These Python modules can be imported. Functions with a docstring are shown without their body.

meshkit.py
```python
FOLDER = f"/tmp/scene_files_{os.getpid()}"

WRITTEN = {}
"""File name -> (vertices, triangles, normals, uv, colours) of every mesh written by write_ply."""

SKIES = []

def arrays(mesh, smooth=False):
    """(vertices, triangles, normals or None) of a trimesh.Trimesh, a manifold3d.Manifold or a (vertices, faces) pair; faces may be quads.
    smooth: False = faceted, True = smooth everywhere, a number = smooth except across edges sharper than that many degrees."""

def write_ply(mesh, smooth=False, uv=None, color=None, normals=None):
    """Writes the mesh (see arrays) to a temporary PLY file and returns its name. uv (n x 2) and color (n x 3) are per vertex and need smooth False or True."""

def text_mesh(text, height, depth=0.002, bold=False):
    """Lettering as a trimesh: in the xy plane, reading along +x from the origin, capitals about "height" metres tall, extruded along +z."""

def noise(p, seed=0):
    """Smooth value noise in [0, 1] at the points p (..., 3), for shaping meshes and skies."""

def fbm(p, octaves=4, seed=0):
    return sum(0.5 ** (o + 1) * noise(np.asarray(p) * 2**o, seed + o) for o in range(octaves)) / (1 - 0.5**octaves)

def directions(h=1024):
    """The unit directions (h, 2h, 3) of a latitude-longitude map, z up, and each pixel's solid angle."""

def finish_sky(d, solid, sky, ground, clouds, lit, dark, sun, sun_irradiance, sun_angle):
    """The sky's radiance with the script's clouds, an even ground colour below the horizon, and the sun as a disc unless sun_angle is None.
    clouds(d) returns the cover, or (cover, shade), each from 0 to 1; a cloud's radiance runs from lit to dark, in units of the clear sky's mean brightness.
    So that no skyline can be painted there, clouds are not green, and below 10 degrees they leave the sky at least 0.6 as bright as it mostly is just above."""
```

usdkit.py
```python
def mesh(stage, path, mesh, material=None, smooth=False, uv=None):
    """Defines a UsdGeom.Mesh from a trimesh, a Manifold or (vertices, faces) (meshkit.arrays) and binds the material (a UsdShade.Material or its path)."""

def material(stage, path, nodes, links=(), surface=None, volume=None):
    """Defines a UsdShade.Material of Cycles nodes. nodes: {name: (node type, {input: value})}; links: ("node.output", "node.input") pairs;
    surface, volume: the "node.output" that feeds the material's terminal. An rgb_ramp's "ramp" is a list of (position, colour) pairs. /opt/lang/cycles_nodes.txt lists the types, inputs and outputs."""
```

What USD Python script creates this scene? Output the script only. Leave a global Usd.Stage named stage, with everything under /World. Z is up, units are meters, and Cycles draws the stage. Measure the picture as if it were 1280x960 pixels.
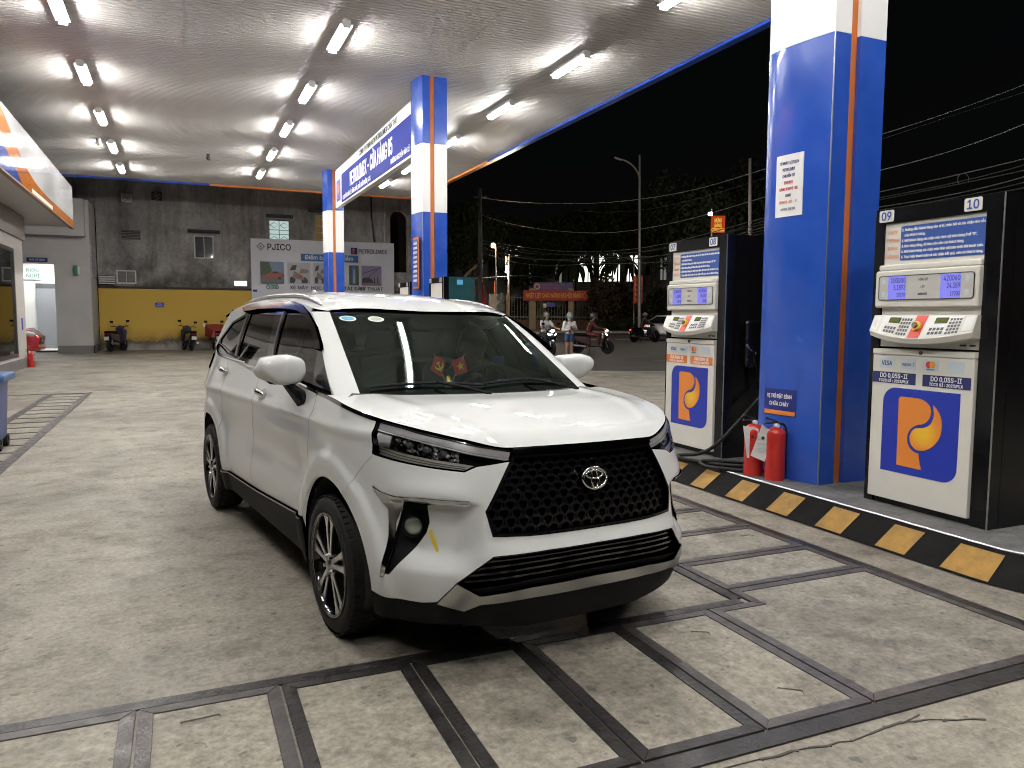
import math, random
import numpy as np, trimesh, manifold3d, shapely, usdkit, meshkit
from pxr import Usd, UsdGeom, UsdShade, UsdLux, Gf, Sdf, Vt
from shapely.geometry import Polygon, MultiPolygon, Point, LineString, box as sbox
from shapely.ops import unary_union
from shapely import affinity, prepare
random.seed(7); np.random.seed(7)
PI = math.pi
stage = Usd.Stage.CreateInMemory()
UsdGeom.SetStageUpAxis(stage, UsdGeom.Tokens.z); UsdGeom.SetStageMetersPerUnit(stage, 1.0)
stage.SetDefaultPrim(UsdGeom.Xform.Define(stage, '/World').GetPrim())
UsdGeom.Scope.Define(stage, '/World/Looks')

# ---------------------------------------------------------------- camera
EYE = 1.4556
PITCH, ROLL, YAW = -.0856, .0052, .4067
_F = np.array([math.sin(YAW) * math.cos(PITCH), math.cos(YAW) * math.cos(PITCH), math.sin(PITCH)])
_R = np.array([math.cos(YAW), -math.sin(YAW), 0.0]); _U = np.cross(_R, _F)
_R, _U = _R * math.cos(ROLL) + _U * math.sin(ROLL), -_R * math.sin(ROLL) + _U * math.cos(ROLL)
cam = UsdGeom.Camera.Define(stage, '/World/camera')
cm = Gf.Matrix4d(*_R, 0, *_U, 0, *(-_F), 0, 0, 0, EYE, 1)
cam.AddTransformOp().Set(cm)
cam.CreateHorizontalApertureAttr(36.0); cam.CreateVerticalApertureAttr(27.0)
cam.CreateFocalLengthAttr(36.0 * 963.94 / 1280)
cam.CreateClippingRangeAttr(Gf.Vec2f(0.05, 2000))
cam.CreateExposureAttr(0.2)

# ---------------------------------------------------------------- night sky
usdkit.material(stage, '/World/Looks/night_sky', {
    's': ('sky_texture', {'sky_type': 'single_scattering', 'sun_disc': False, 'sun_elevation': 0.03, 'sun_rotation': 2.0}),
    'w': ('mix', {'mix_type': 'mix', 'fac': .75, 'color2': (.5, .55, .6)}),
    'b': ('background_shader', {'strength': .0024})}, [('s.color', 'w.color1'), ('w.color', 'b.color')], surface='b.background')
dome = UsdLux.DomeLight.Define(stage, '/World/sky')
UsdShade.MaterialBindingAPI.Apply(dome.GetPrim()).Bind(UsdShade.Material.Get(stage, '/World/Looks/night_sky'))
dome.GetPrim().SetCustomDataByKey('kind', 'structure')

TUBE = 225.0            # emission of the canopy's fluorescent tubes
# ---------------------------------------------------------------- materials
_mats = {}
def mat(name, color, rough=.5, metal=0.0, var=0.0, vscale=3.0, color2=None, bump=0.0, bscale=40.0, coat=0.0, spec=.5, rvar=0.0, space='position', detail=4.0, emit=None, extra=None):
    """A principled material with optional noise in colour (towards color2, or darker), roughness and relief."""
    if name in _mats: return _mats[name]
    p = {'base_color': color, 'roughness': rough, 'metallic': metal, 'specular_ior_level': spec}
    if coat: p['coat_weight'] = coat; p['coat_roughness'] = .03
    if emit: p['emission_color'] = emit[0]; p['emission_strength'] = emit[1]
    n, l = {'p': ('principled_bsdf', p)}, []
    if var or bump or rvar or color2:
        n['g'] = ('geometry', {}) if space == 'position' else ('texture_coordinate', {})
        src = 'g.position' if space == 'position' else 'g.object'
    if var or color2:
        c2 = color2 or tuple(c * (1 - var) for c in color)
        n['n'] = ('noise_texture', {'scale': vscale, 'detail': detail, 'roughness': .62}); l.append((src, 'n.vector'))
        n['r'] = ('rgb_ramp', {'ramp': [(.32, color), (.70, c2)]}); l += [('n.fac', 'r.fac'), ('r.color', 'p.base_color')]
    if rvar:
        n['n3'] = ('noise_texture', {'scale': vscale * 2.3, 'detail': 3.0}); l.append((src, 'n3.vector'))
        n['m3'] = ('map_range', {'from_min': .3, 'from_max': .7, 'to_min': max(.02, rough - rvar), 'to_max': min(1, rough + rvar), 'clamp': True}); l += [('n3.fac', 'm3.value'), ('m3.result', 'p.roughness')]
    if bump:
        n['n2'] = ('noise_texture', {'scale': bscale, 'detail': 3.0}); l.append((src, 'n2.vector'))
        n['b'] = ('bump', {'strength': min(1, bump), 'distance': .01}); l += [('n2.fac', 'b.height'), ('b.normal', 'p.normal')]
    _mats[name] = usdkit.material(stage, '/World/Looks/' + name, n, l, surface='p.BSDF')
    return _mats[name]
def glow(name, color, strength):
    if name not in _mats:
        _mats[name] = usdkit.material(stage, '/World/Looks/' + name, {'e': ('emission', {'color': color, 'strength': strength})}, [], surface='e.emission')
    return _mats[name]
def pane(name, tint, ior=1.5, rough=0.0, gain=1.0):
    """Window glass: clear, tinted, mirror-like at grazing angles."""
    if name not in _mats:
        _mats[name] = usdkit.material(stage, '/World/Looks/' + name, {
            't': ('transparent_bsdf', {'color': tint}), 'g': ('glossy_bsdf', {'color': gain if np.ndim(gain) else (gain,) * 3, 'roughness': rough}),
            'f': ('fresnel', {'IOR': ior}), 'm': ('mix_closure', {})},
            [('f.fac', 'm.fac'), ('t.BSDF', 'm.closure1'), ('g.BSDF', 'm.closure2')], surface='m.closure')
    return _mats[name]

# ---------------------------------------------------------------- prims
_names = {}
def numbered(parent, name):
    k = _names.get((parent, name), 0); _names[(parent, name)] = k + 1
    return f'{parent}/{name}' if k == 0 else f'{parent}/{name}_{k:03d}'
class T:
    """A thing's Xform, its base point and heading."""
    def __init__(s, prim, loc, rz, world): s.prim, s.loc, s.rz, s.world = prim, np.array(loc, float), rz, world
    @property
    def path(s): return str(s.prim.GetPath())
def meta(p, label=None, cat=None, group=None, kind=None):
    for k, v in (('label', label), ('category', cat), ('group', group), ('kind', kind)):
        if v: p.SetCustomDataByKey(k, v)
def thing(name, label, cat, loc=(0, 0, 0), rz=0.0, group=None, world=True, kind=None, rx=0.0):
    """world=True: the parts' meshes come in world coordinates and are moved to the base point here."""
    x = UsdGeom.Xform.Define(stage, numbered('/World', name))
    x.AddTranslateOp().Set(Gf.Vec3d(*map(float, loc)))
    if rz: x.AddRotateZOp().Set(math.degrees(rz))
    if rx: x.AddRotateXOp().Set(math.degrees(rx))
    meta(x.GetPrim(), label, cat, group, kind)
    return T(x.GetPrim(), loc, rz, world)
def _tm(m):
    if isinstance(m, MB): return m.mesh()
    if hasattr(m, 'to_mesh'):
        q = m.to_mesh(); return trimesh.Trimesh(np.array(q.vert_properties[:, :3]), np.array(q.tri_verts), process=False)
    if isinstance(m, (list,)): return trimesh.util.concatenate([_tm(k) for k in m])
    return m
def part(t, name, m, material, smooth=False, label=None, kind=None):
    """One Mesh under a thing (T), a part (Usd prim) or /World (None). A normal array may ride along as (v, f, n)."""
    parent = '/World' if t is None else (t.path if isinstance(t, T) else str(t.GetPath()))
    path = numbered(parent, name)
    owner = t if isinstance(t, T) else getattr(t, '_T', None) if t is not None else None
    off = None
    if isinstance(t, T) and t.world: off = t.loc
    elif t is not None and not isinstance(t, T):
        off = _owners.get(str(t.GetPath()))
    if isinstance(m, tuple):
        v, f, n = m
    else:
        m = _tm(m); v, f, n = meshkit.arrays(m, smooth)
    if off is not None: v = v - off
    g = UsdGeom.Mesh.Define(stage, path)
    g.CreatePointsAttr(Vt.Vec3fArray.FromNumpy(np.ascontiguousarray(v, np.float32)))
    g.CreateFaceVertexCountsAttr(Vt.IntArray.FromNumpy(np.full(len(f), 3, np.int32)))
    g.CreateFaceVertexIndicesAttr(Vt.IntArray.FromNumpy(np.ascontiguousarray(f, np.int32).ravel()))
    g.CreateSubdivisionSchemeAttr('none')
    if n is not None:
        g.CreateNormalsAttr(Vt.Vec3fArray.FromNumpy(np.ascontiguousarray(n, np.float32))); g.SetNormalsInterpolation('vertex')
    UsdShade.MaterialBindingAPI.Apply(g.GetPrim()).Bind(material)
    p = g.GetPrim()
    if off is not None: _owners[str(p.GetPath())] = off
    meta(p, label, None, None, kind)
    return p
_owners = {}
def solo(name, label, cat, m, material, smooth=False, group=None):
    p = part(None, name, m, material, smooth); meta(p, label, cat, group); return p
def struct(name, m, material, smooth=False, label=None, kind='structure'):
    p = part(None, name, m, material, smooth); meta(p, label, None, None, kind); return p
def copy(src, name, label, cat, loc, rz=0.0, group=None):
    x = UsdGeom.Xform.Define(stage, numbered('/World', name))
    x.AddTranslateOp().Set(Gf.Vec3d(*map(float, loc)))
    x.AddRotateZOp().Set(math.degrees(rz))
    x.GetPrim().GetReferences().AddInternalReference(src.prim.GetPath()); x.GetPrim().SetInstanceable(True)
    meta(x.GetPrim(), label, cat, group)
    return x.GetPrim()

from scipy.interpolate import CubicSpline, PchipInterpolator
def spl(pts, n=40):
    pts = np.array(pts, float); s = np.concatenate([[0], np.cumsum(np.linalg.norm(np.diff(pts, axis=0), axis=1))]); q = np.linspace(0, s[-1], n)
    return [tuple(p) for p in np.c_[PchipInterpolator(s, pts[:, 0])(q), PchipInterpolator(s, pts[:, 1])(q)]]

# ---------------------------------------------------------------- mesh builder
def frame_to(p0, p1):
    a = np.asarray(p1, float) - p0; L = np.linalg.norm(a); z = a / L
    x = np.cross([0, 0, 1], z) if abs(z[2]) < .95 else np.cross([0, 1, 0], z)
    x /= np.linalg.norm(x); M = np.eye(4); M[:3, 0], M[:3, 1], M[:3, 2], M[:3, 3] = x, np.cross(z, x), z, p0
    return M, L
def rbox(size, r=.01, seg=2):
    """Rounded box centred on the origin."""
    a = np.maximum(np.array(size, float) / 2 - r, 1e-4)
    s = manifold3d.Manifold.sphere(r, 4 * seg)
    return _tm(manifold3d.Manifold.batch_hull([s.translate(tuple(a * np.array(k))) for k in np.ndindex(2, 2, 2) for k in [tuple(2 * np.array(k) - 1)]]))
def hull(pts_r, seg=12):
    return manifold3d.Manifold.batch_hull([manifold3d.Manifold.sphere(float(r), seg).translate(tuple(map(float, p))) for p, r in pts_r])
class MB:
    def __init__(s): s.l = []
    def add(s, m, M=None):
        m = _tm(m)
        if M is not None: m = m.copy(); m.apply_transform(M)
        s.l.append(m); return s
    def box(s, lo, hi, r=0.0):
        lo, hi = np.minimum(lo, hi).astype(float), np.maximum(lo, hi).astype(float)
        m = rbox(hi - lo, r) if r else trimesh.creation.box(hi - lo)
        m.apply_translation((lo + hi) / 2); s.l.append(m); return s
    def cyl(s, p0, p1, r, n=16, r1=None):
        M, L = frame_to(p0, p1); r1 = r if r1 is None else r1
        m = trimesh.creation.revolve([[0, 0], [r, 0], [r1, L], [0, L]] , sections=n)
        s.l.append(m.apply_transform(M)); return s
    def tube(s, pts, r, n=8):
        v, f = common_tube(np.asarray(pts, float), r, n); s.l.append(trimesh.Trimesh(v, f, process=False)); return s
    def lathe(s, prof, M=None, n=32):
        m = trimesh.creation.revolve(prof, sections=n)
        if M is not None: m.apply_transform(M)
        s.l.append(m); return s
    def ext(s, poly, h, M=None):
        for g in getattr(poly, 'geoms', [poly]):
            if g.geom_type != 'Polygon' or g.area < 1e-9: continue
            m = trimesh.creation.extrude_polygon(g, h, engine='earcut')
            if M is not None: m.apply_transform(M)
            s.l.append(m)
        return s
    def sphere(s, c, r, sub=2):
        m = trimesh.creation.icosphere(sub, 1.0); m.apply_scale(r); m.apply_translation(c); s.l.append(m); return s
    def quad(s, a, b, c, d):
        s.l.append(trimesh.Trimesh(np.array([a, b, c, d], float), [[0, 1, 2], [0, 2, 3]], process=False)); return s
    def mesh(s): return trimesh.util.concatenate(s.l)
def common_tube(p, r, n=8):
    """A closed-ended tube along the points; r a number or one per point."""
    r = np.broadcast_to(np.asarray(r, float), len(p))
    t = np.gradient(p, axis=0); t /= np.maximum(np.linalg.norm(t, axis=1, keepdims=True), 1e-9)
    up = np.array([0, 0, 1.0]) if abs(t[0][2]) < .9 else np.array([0, 1.0, 0])
    V = []
    for i in range(len(p)):
        x = np.cross(up, t[i]); x /= max(np.linalg.norm(x), 1e-9); y = np.cross(t[i], x); up = y if abs(np.dot(y, y)) > .5 else up
        a = np.linspace(0, 2 * PI, n, endpoint=False)
        V.append(p[i] + r[i] * (np.cos(a)[:, None] * x + np.sin(a)[:, None] * y))
    F = []
    for i in range(len(p) - 1):
        for k in range(n):
            a, b = i * n + k, i * n + (k + 1) % n
            F += [[a, b, b + n], [a, b + n, a + n]]
    V = np.vstack(V); c0, c1 = len(V), len(V) + 1; V = np.vstack([V, p[0], p[-1]])
    for k in range(n):
        F += [[c0, (k + 1) % n, k], [c1, (len(p) - 1) * n + k, (len(p) - 1) * n + (k + 1) % n]]
    return V, np.array(F)
def basis(o, x, y, z=None):
    x, y = np.asarray(x, float), np.asarray(y, float)
    z = np.cross(x, y) if z is None else np.asarray(z, float)
    M = np.eye(4); M[:3, 0], M[:3, 1], M[:3, 2], M[:3, 3] = x, y, z, o
    return M
def rrect(x0, y0, x1, y1, r): return sbox(x0 + r, y0 + r, x1 - r, y1 - r).buffer(r, 6)
_txt = {}
def text(s, height, M, width=None, bold=False, depth=.002, align='l', stretch=1.0):
    """Lettering of capitals height tall laid with its baseline start (align l, c, r) at M's origin; width squeezes it to fit."""
    k = (s, bold)
    if k not in _txt: _txt[k] = meshkit.text_mesh(s, 1.0, 1.0, bold)
    m = _txt[k].copy(); w = m.bounds[1][0] - m.bounds[0][0]
    m.apply_translation([-m.bounds[0][0], 0, 0])
    sx = height * stretch if width is None else width / w
    off = {'l': 0, 'c': -w * sx / 2, 'r': -w * sx}[align]
    m.apply_scale([sx, height, depth]); m.apply_translation([off, 0, 0]); m.apply_transform(M)
    return m
def wall_with_holes(o, xd, w, h, holes, thick, nd):
    """A slab w x h in the plane of xd and z at o, with rectangular holes (x0, z0, x1, z1), extruded by thick along nd."""
    p = sbox(0, 0, w, h)
    for a in holes: p = p.difference(a if hasattr(a, 'area') else sbox(*a))
    return MB().ext(p, thick, basis(o, xd, (0, 0, 1), nd)).mesh()
# ---------------------------------------------------------------- shared materials
# concrete with blotches, specks, tyre marks
def concrete(name, c1, c2, speck=(.05, .048, .045), stain=.5, scale=1.0):
    n = {'g': ('geometry', {}), 'big': ('noise_texture', {'scale': .55 * scale, 'detail': 5.0, 'roughness': .6}),
         'mid': ('noise_texture', {'scale': 5.0 * scale, 'detail': 8.0, 'roughness': .68}),
         'fine': ('noise_texture', {'scale': 34.0, 'detail': 4.0, 'roughness': .7}),
         'oil': ('noise_texture', {'scale': .75 * scale, 'detail': 4.0, 'roughness': .65, 'distortion': 1.2}), 'r5': ('rgb_ramp', {'ramp': [(.50, (1, 1, 1)), (.66, (.66, .65, .64)), (.74, (.50, .49, .48))]}), 'm5': ('mix', {'mix_type': 'multiply', 'fac': 1.0}),
         'st': ('noise_texture', {'scale': 1.7 * scale, 'detail': 6.0, 'roughness': .7, 'distortion': .6}),
         'sp': ('noise_texture', {'scale': 17.0, 'detail': 2.0, 'roughness': .5}),
         'r0': ('rgb_ramp', {'ramp': [(.30, c1), (.70, c2)]}),
         'r1': ('rgb_ramp', {'ramp': [(.28, (.48, .47, .46)), (.46, (.94, .94, .93)), (.72, (1.24, 1.23, 1.21))]}),
         'r2': ('rgb_ramp', {'ramp': [(.30, (.50, .50, .50)), (.70, (1.36, 1.36, 1.36))]}),
         'r3': ('rgb_ramp', {'ramp': [(.60, (0, 0, 0)), (.74, (stain, stain, stain))]}),
         'r4': ('rgb_ramp', {'ramp': [(.645, (0, 0, 0)), (.72, (.70, .70, .70))]}),
         'm1': ('mix', {'mix_type': 'multiply', 'fac': 1.0}), 'm2': ('mix', {'mix_type': 'multiply', 'fac': .8}),
         'm3': ('mix', {'mix_type': 'mix', 'color2': (c1[0] * .38, c1[1] * .37, c1[2] * .36)}), 'm4': ('mix', {'mix_type': 'mix', 'color2': speck}),
         'rr': ('rgb_ramp', {'ramp': [(.3, (.42, .42, .42)), (.7, (.72, .72, .72))]}),
         'b': ('bump', {'strength': .35, 'distance': .004}), 'p': ('principled_bsdf', {'specular_ior_level': .35})}
    l = [('g.position', f'{k}.vector') for k in ('big', 'mid', 'fine', 'st', 'sp', 'oil')]
    l += [('big.fac', 'r0.fac'), ('mid.fac', 'r1.fac'), ('fine.fac', 'r2.fac'), ('st.fac', 'r3.fac'), ('sp.fac', 'r4.fac'),
          ('r0.color', 'm1.color1'), ('r1.color', 'm1.color2'), ('m1.color', 'm2.color1'), ('r2.color', 'm2.color2'),
          ('m2.color', 'm3.color1'), ('r3.color', 'm3.fac'), ('m3.color', 'm4.color1'), ('r4.color', 'm4.fac'), ('m4.color', 'm5.color1'), ('oil.fac', 'r5.fac'), ('r5.color', 'm5.color2'), ('m5.color', 'p.base_color'),
          ('st.fac', 'rr.fac'), ('rr.color', 'p.roughness'), ('fine.fac', 'b.height'), ('b.normal', 'p.normal')]
    return usdkit.material(stage, '/World/Looks/' + name, n, l, surface='p.BSDF')
M_GROUND = concrete('forecourt_concrete', (.310, .282, .236), (.178, .161, .137), stain=.66)
M_SLAB = concrete('slab_concrete', (.335, .306, .255), (.205, .188, .158), stain=.85, scale=1.6)
M_SLABB = concrete('slab_concrete_dark', (.255, .237, .202), (.172, .160, .136), stain=.85, scale=1.3)
M_ISLAND = concrete('island_concrete', (.15, .15, .15), (.09, .09, .092), stain=.5, scale=2.0)
M_ASPHALT = mat('asphalt', (.050, .046, .044), .75, var=.4, vscale=.6, bump=.4, bscale=90)
M_STEEL = mat('worn_steel', (.092, .083, .083), .44, .3, var=.5, vscale=7, bump=.25, bscale=60, rvar=.14)
M_STEELD = mat('dark_oily_steel', (.034, .031, .031), .40, .3, var=.5, vscale=7, bump=.3, bscale=50, rvar=.12)
M_HOLE = mat('slot_dark', (.040, .038, .034), .9, var=.6, vscale=30)
M_WHITE = mat('white_panel', (.80, .80, .80), .32, var=.06, vscale=2)
M_BLUE = mat('blue_panel', (.022, .085, .46), .24, var=.16, vscale=1.1, coat=.3, rvar=.08)
M_ORANGE = mat('orange_panel', (.72, .22, .045), .3, var=.08, vscale=2)
M_ORANGED = mat('orange_strip', (.60, .17, .025), .35)
M_BLACK = mat('black_paint', (.006, .006, .007), .14, spec=.3, var=.3, vscale=4)
M_RUBBER = mat('rubber', (.0085, .0085, .0085), .65, spec=.3, bump=.2, bscale=80)
M_CREAM = mat('cream_enamel', (.66, .64, .58), .38, var=.05, vscale=6)
M_CHROME = mat('chrome', (.82, .82, .83), .07, 1.0)
M_ALU = mat('aluminium', (.62, .62, .63), .3, 1.0, var=.1, vscale=8)
M_INK = mat('ink_navy', (.012, .02, .12), .5)
M_INKBLK = mat('ink_black', (.02, .02, .022), .5)
M_INKW = mat('ink_white', (.82, .82, .82), .5)
M_INKOR = mat('ink_orange', (.75, .26, .08), .5)
M_INKRED = mat('ink_red', (.55, .03, .03), .5)
M_YEL = mat('yellow_ink', (.80, .52, .05), .5)

# ---------------------------------------------------------------- the ground: forecourt, road beyond it, far pavement
def fg(lat, dep, z=0.0):                    # a point by its distance ahead of and beside the viewing direction on the ground
    return np.array([math.sin(YAW) * dep + math.cos(YAW) * lat, math.cos(YAW) * dep - math.sin(YAW) * lat, z])
RISE = lambda d: float(np.interp(d, [0, 36, 44, 54, 62, 200], [0, 0, .12, .42, .50, .6]))
struct('ground', trimesh.Trimesh(np.array([[-60, -30, 0], [9.7, -30, 0], [9.7, 19.1, 0], [9.7, 70, 0], [-60, 70, 0], [40, -30, 0], [40, 7.0, 0]], float),
       [[0, 1, 2], [0, 2, 3], [0, 3, 4], [1, 5, 6], [1, 6, 2]], process=False), M_GROUND)
_d = [21.4, 26, 31, 36, 40, 44, 49, 54.0]
v, f = [], []
for d in _d:
    for lat in (-2, 8, 20, 40, 70): v.append(fg(lat - (d - 21.4) * .15 * (lat < 0), d, RISE(d) + .004))
for i in range(len(_d) - 1):
    for k in range(4): a = i * 5 + k; f += [[a, a + 1, a + 6], [a, a + 6, a + 5]]
struct('road', trimesh.Trimesh(np.array(v), f, process=False), M_ASPHALT)
M_PAVE = mat('pavement', (.26, .235, .20), .8, var=.3, vscale=2)
struct('pavement', MB().quad(fg(-8, 54.2, .55), fg(70, 54.2, .55), fg(70, 61, .56), fg(-8, 61, .56)).quad(fg(-8, 54.2, .40), fg(70, 54.2, .40), fg(70, 54.2, .55), fg(-8, 54.2, .55)).mesh(), M_PAVE)
struct('far_ground', MB().quad(fg(-60, 61.01, .55), fg(120, 61.01, .55), fg(200, 190, .6), fg(-120, 190, .6)).mesh(), mat('dark_earth', (.05, .055, .035), .9, var=.4, vscale=.5))
M_LINE = mat('road_paint', (.55, .52, .46), .7, var=.4, vscale=4)
mb = MB()
for k in range(14):
    a = -1 + k * 2.4
    mb.quad(fg(a, 46.0, RISE(46) + .012), fg(a + 1.3, 46.0, RISE(46) + .012), fg(a + 1.3, 46.35, RISE(46.35) + .012), fg(a, 46.35, RISE(46.35) + .012))
struct('road_marking', mb.mesh(), M_LINE)
mb = MB()
for lat, dep, w in ((4.9, 26.8, 1.0), (6.6, 26.3, .9), (8.3, 25.6, .9), (4.2, 29.6, .9), (6.1, 29.2, 1.1)):
    mb.quad(fg(lat, dep, .012), fg(lat + w, dep - .08, .012), fg(lat + w, dep + .08, .012), fg(lat, dep + .16, .012))
struct('road_marking', mb.mesh(), mat('worn_road_paint', (.24, .22, .20), .7, var=.5, vscale=5))

# ---------------------------------------------------------------- trench cover slabs with their steel edges
def slab(name, poly, label, m=M_SLAB, group=None, steel=M_STEEL, w=.052, slots=()):
    c = poly.centroid
    t = thing(name, label, 'trench cover', (c.x, c.y, 0), group=group)
    inner = poly.buffer(-.004, join_style=2)
    core = inner.buffer(-w, join_style=2)
    body = core
    for (sx, sy, L, a) in slots:
        s_ = affinity.translate(affinity.rotate(sbox(-L / 2, -.014, L / 2, .014).buffer(.008, 2), a), sx, sy); body = body.difference(s_)
    def plate(p, z): return MB().ext(p, .05, basis((0, 0, z - .05), (1, 0, 0), (0, 1, 0))).mesh()
    part(t, 'slab', plate(body, .006), m)
    cs = list(inner.exterior.coords)[:-1]; ci = list(core.exterior.coords)[:-1]
    if len(cs) == len(ci):
        for k in range(len(cs)):                       # one steel flat per edge, mitred
            q = Polygon([cs[k], cs[(k + 1) % len(cs)], ci[(k + 1) % len(cs)], ci[k]]).buffer(-.0012, join_style=2)
            if q.area > 1e-4: part(t, 'steel_edge', plate(q, .010 if k % 2 else .0105), steel)
    for (sx, sy, L, a) in slots:
        s_ = affinity.translate(affinity.rotate(sbox(-L / 2, -.014, L / 2, .014).buffer(.012, 2), a), sx, sy)
        part(t, 'lifting_slot', MB().ext(s_, .02, basis((0, 0, -.024), (1, 0, 0), (0, 1, 0))).mesh(), mat('slot_dirt', (.022, .02, .018), .9, var=.6, vscale=30))
    return t
_xs = [-1.21, -.695, -.183, .325, .852, 1.356, 1.868, 2.385]
_lab = ['concrete trench cover slab at the left picture edge, mostly out of sight', 'narrow concrete trench cover slab cut by the bottom left corner', 'concrete trench cover slab with a long dark slot at lower left',
        'clean concrete trench cover slab left of the car nose, between dark bars', 'concrete trench cover slab in front of the car, with dark oily right bar',
        'stained concrete trench cover slab right below the car nose', 'concrete trench cover slab with two worn lifting holes']
for k in range(7):
    sl = [(.03, 2.885, .12, 4)] if k == 2 else [(2.175, 2.83, .07, -30), (2.155, 2.235, .08, -38)] if k == 6 else []
    slab('trench_cover', sbox(_xs[k], 2.04, _xs[k + 1], 3.052), _lab[k], steel=M_STEELD if k in (3, 4, 5) else M_STEEL, slots=sl)
slab('trench_cover', Polygon([(2.385, 2.04), (3.652, 2.04), (3.652, 3.242), (2.655, 3.242), (2.655, 3.052), (2.385, 3.052)]), 'largest concrete trench cover slab, pitted and stained, right of the car nose', M_SLABB)
_ys = [3.242, 3.70, 4.225, 4.75, 5.28, 5.81, 6.34, 6.87]
_lab2 = ['narrow trench cover slab just beyond the largest slab', 'trench cover slab with a dark lifting hole near its right end', 'third trench cover slab from the largest one, beside the car bumper',
         'fourth trench cover slab from the largest one, beside the car bumper', 'trench cover slab beside the car, next to the hose on the kerb', 'trench cover slab beside the car wheel, level with the near pump island hose', 'farthest trench cover slab beside the car']
for k in range(7):
    slab('trench_cover', sbox(2.655, _ys[k], 3.652, _ys[k + 1]), _lab2[k], M_SLABB, slots=[(3.46, 4.03, .07, 5)] if k == 1 else [])
mb = MB()                                                # the frame set into the forecourt round the covers
for x0, y0, x1, y1 in ((-3.2, 3.056, 2.62, 3.118), (-3.2, 1.955, 3.72, 2.036), (3.656, 2.04, 3.72, 7.0), (2.59, 3.12, 2.651, 7.0)):
    mb.box((x0, y0, -.05), (x1, y1, .008))
fr = thing('cover_surround', 'dark steel frame bars set in the forecourt round the trench covers', 'steel frame', (0, 2, 0))
for m in mb.l: part(fr, 'frame_bar', m, M_STEELD)
# the long drain by the shop
gr = thing('drain_grating', 'long drain with two steel rails and thin rungs left of the car', 'drain', (-1.9, 12, 0))
for x in (-1.60, -2.21): part(gr, 'rail', MB().box((x - .055, 5.0, -.03), (x + .055, 16.55, .006)).mesh(), M_STEEL)
part(gr, 'rail', MB().box((-4.0, 16.40, -.03), (-1.55, 16.47, .007)).mesh(), M_STEEL)
for k in range(22):
    y = 5.3 + k * .525
    part(gr, 'rung', MB().box((-2.154, y, -.03), (-1.656, y + .045, .005)).mesh(), M_STEELD)
# the crack in the old concrete at lower right
pts = [(1.15, 1.93), (1.37, 1.925), (1.72, 1.915), (1.93, 1.90), (2.10, 1.885), (2.36, 1.895), (2.52, 1.86), (2.66, 1.80), (2.70, 1.72), (2.86, 1.66), (3.02, 1.55)]
rr = random.Random(3); P2 = []
for a, b in zip(pts[:-1], pts[1:]):
    for t_ in (0, .34, .67): P2.append((a[0] + (b[0] - a[0]) * t_ + rr.uniform(-.008, .008), a[1] + (b[1] - a[1]) * t_ + rr.uniform(-.008, .008)))
P2 = P2[:22]; ck = unary_union([LineString([P2[i], P2[i + 1]]).buffer(rr.uniform(.0012, .0055), 1) for i in range(len(P2) - 1)] + [LineString([(2.36, 1.895), (2.47, 1.915)]).buffer(.003, 1)] + [Point(P2[i][0] + rr.uniform(-.02, .02), P2[i][1] + rr.uniform(-.015, .015)).buffer(rr.uniform(.003, .009), 1) for i in range(0, len(P2), 2)])
struct('ground_crack', MB().ext(ck, .003, basis((0, 0, .001), (1, 0, 0), (0, 1, 0))).mesh(), mat('crack_dirt', (.085, .078, .07), .9, var=.5, vscale=25))

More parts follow.
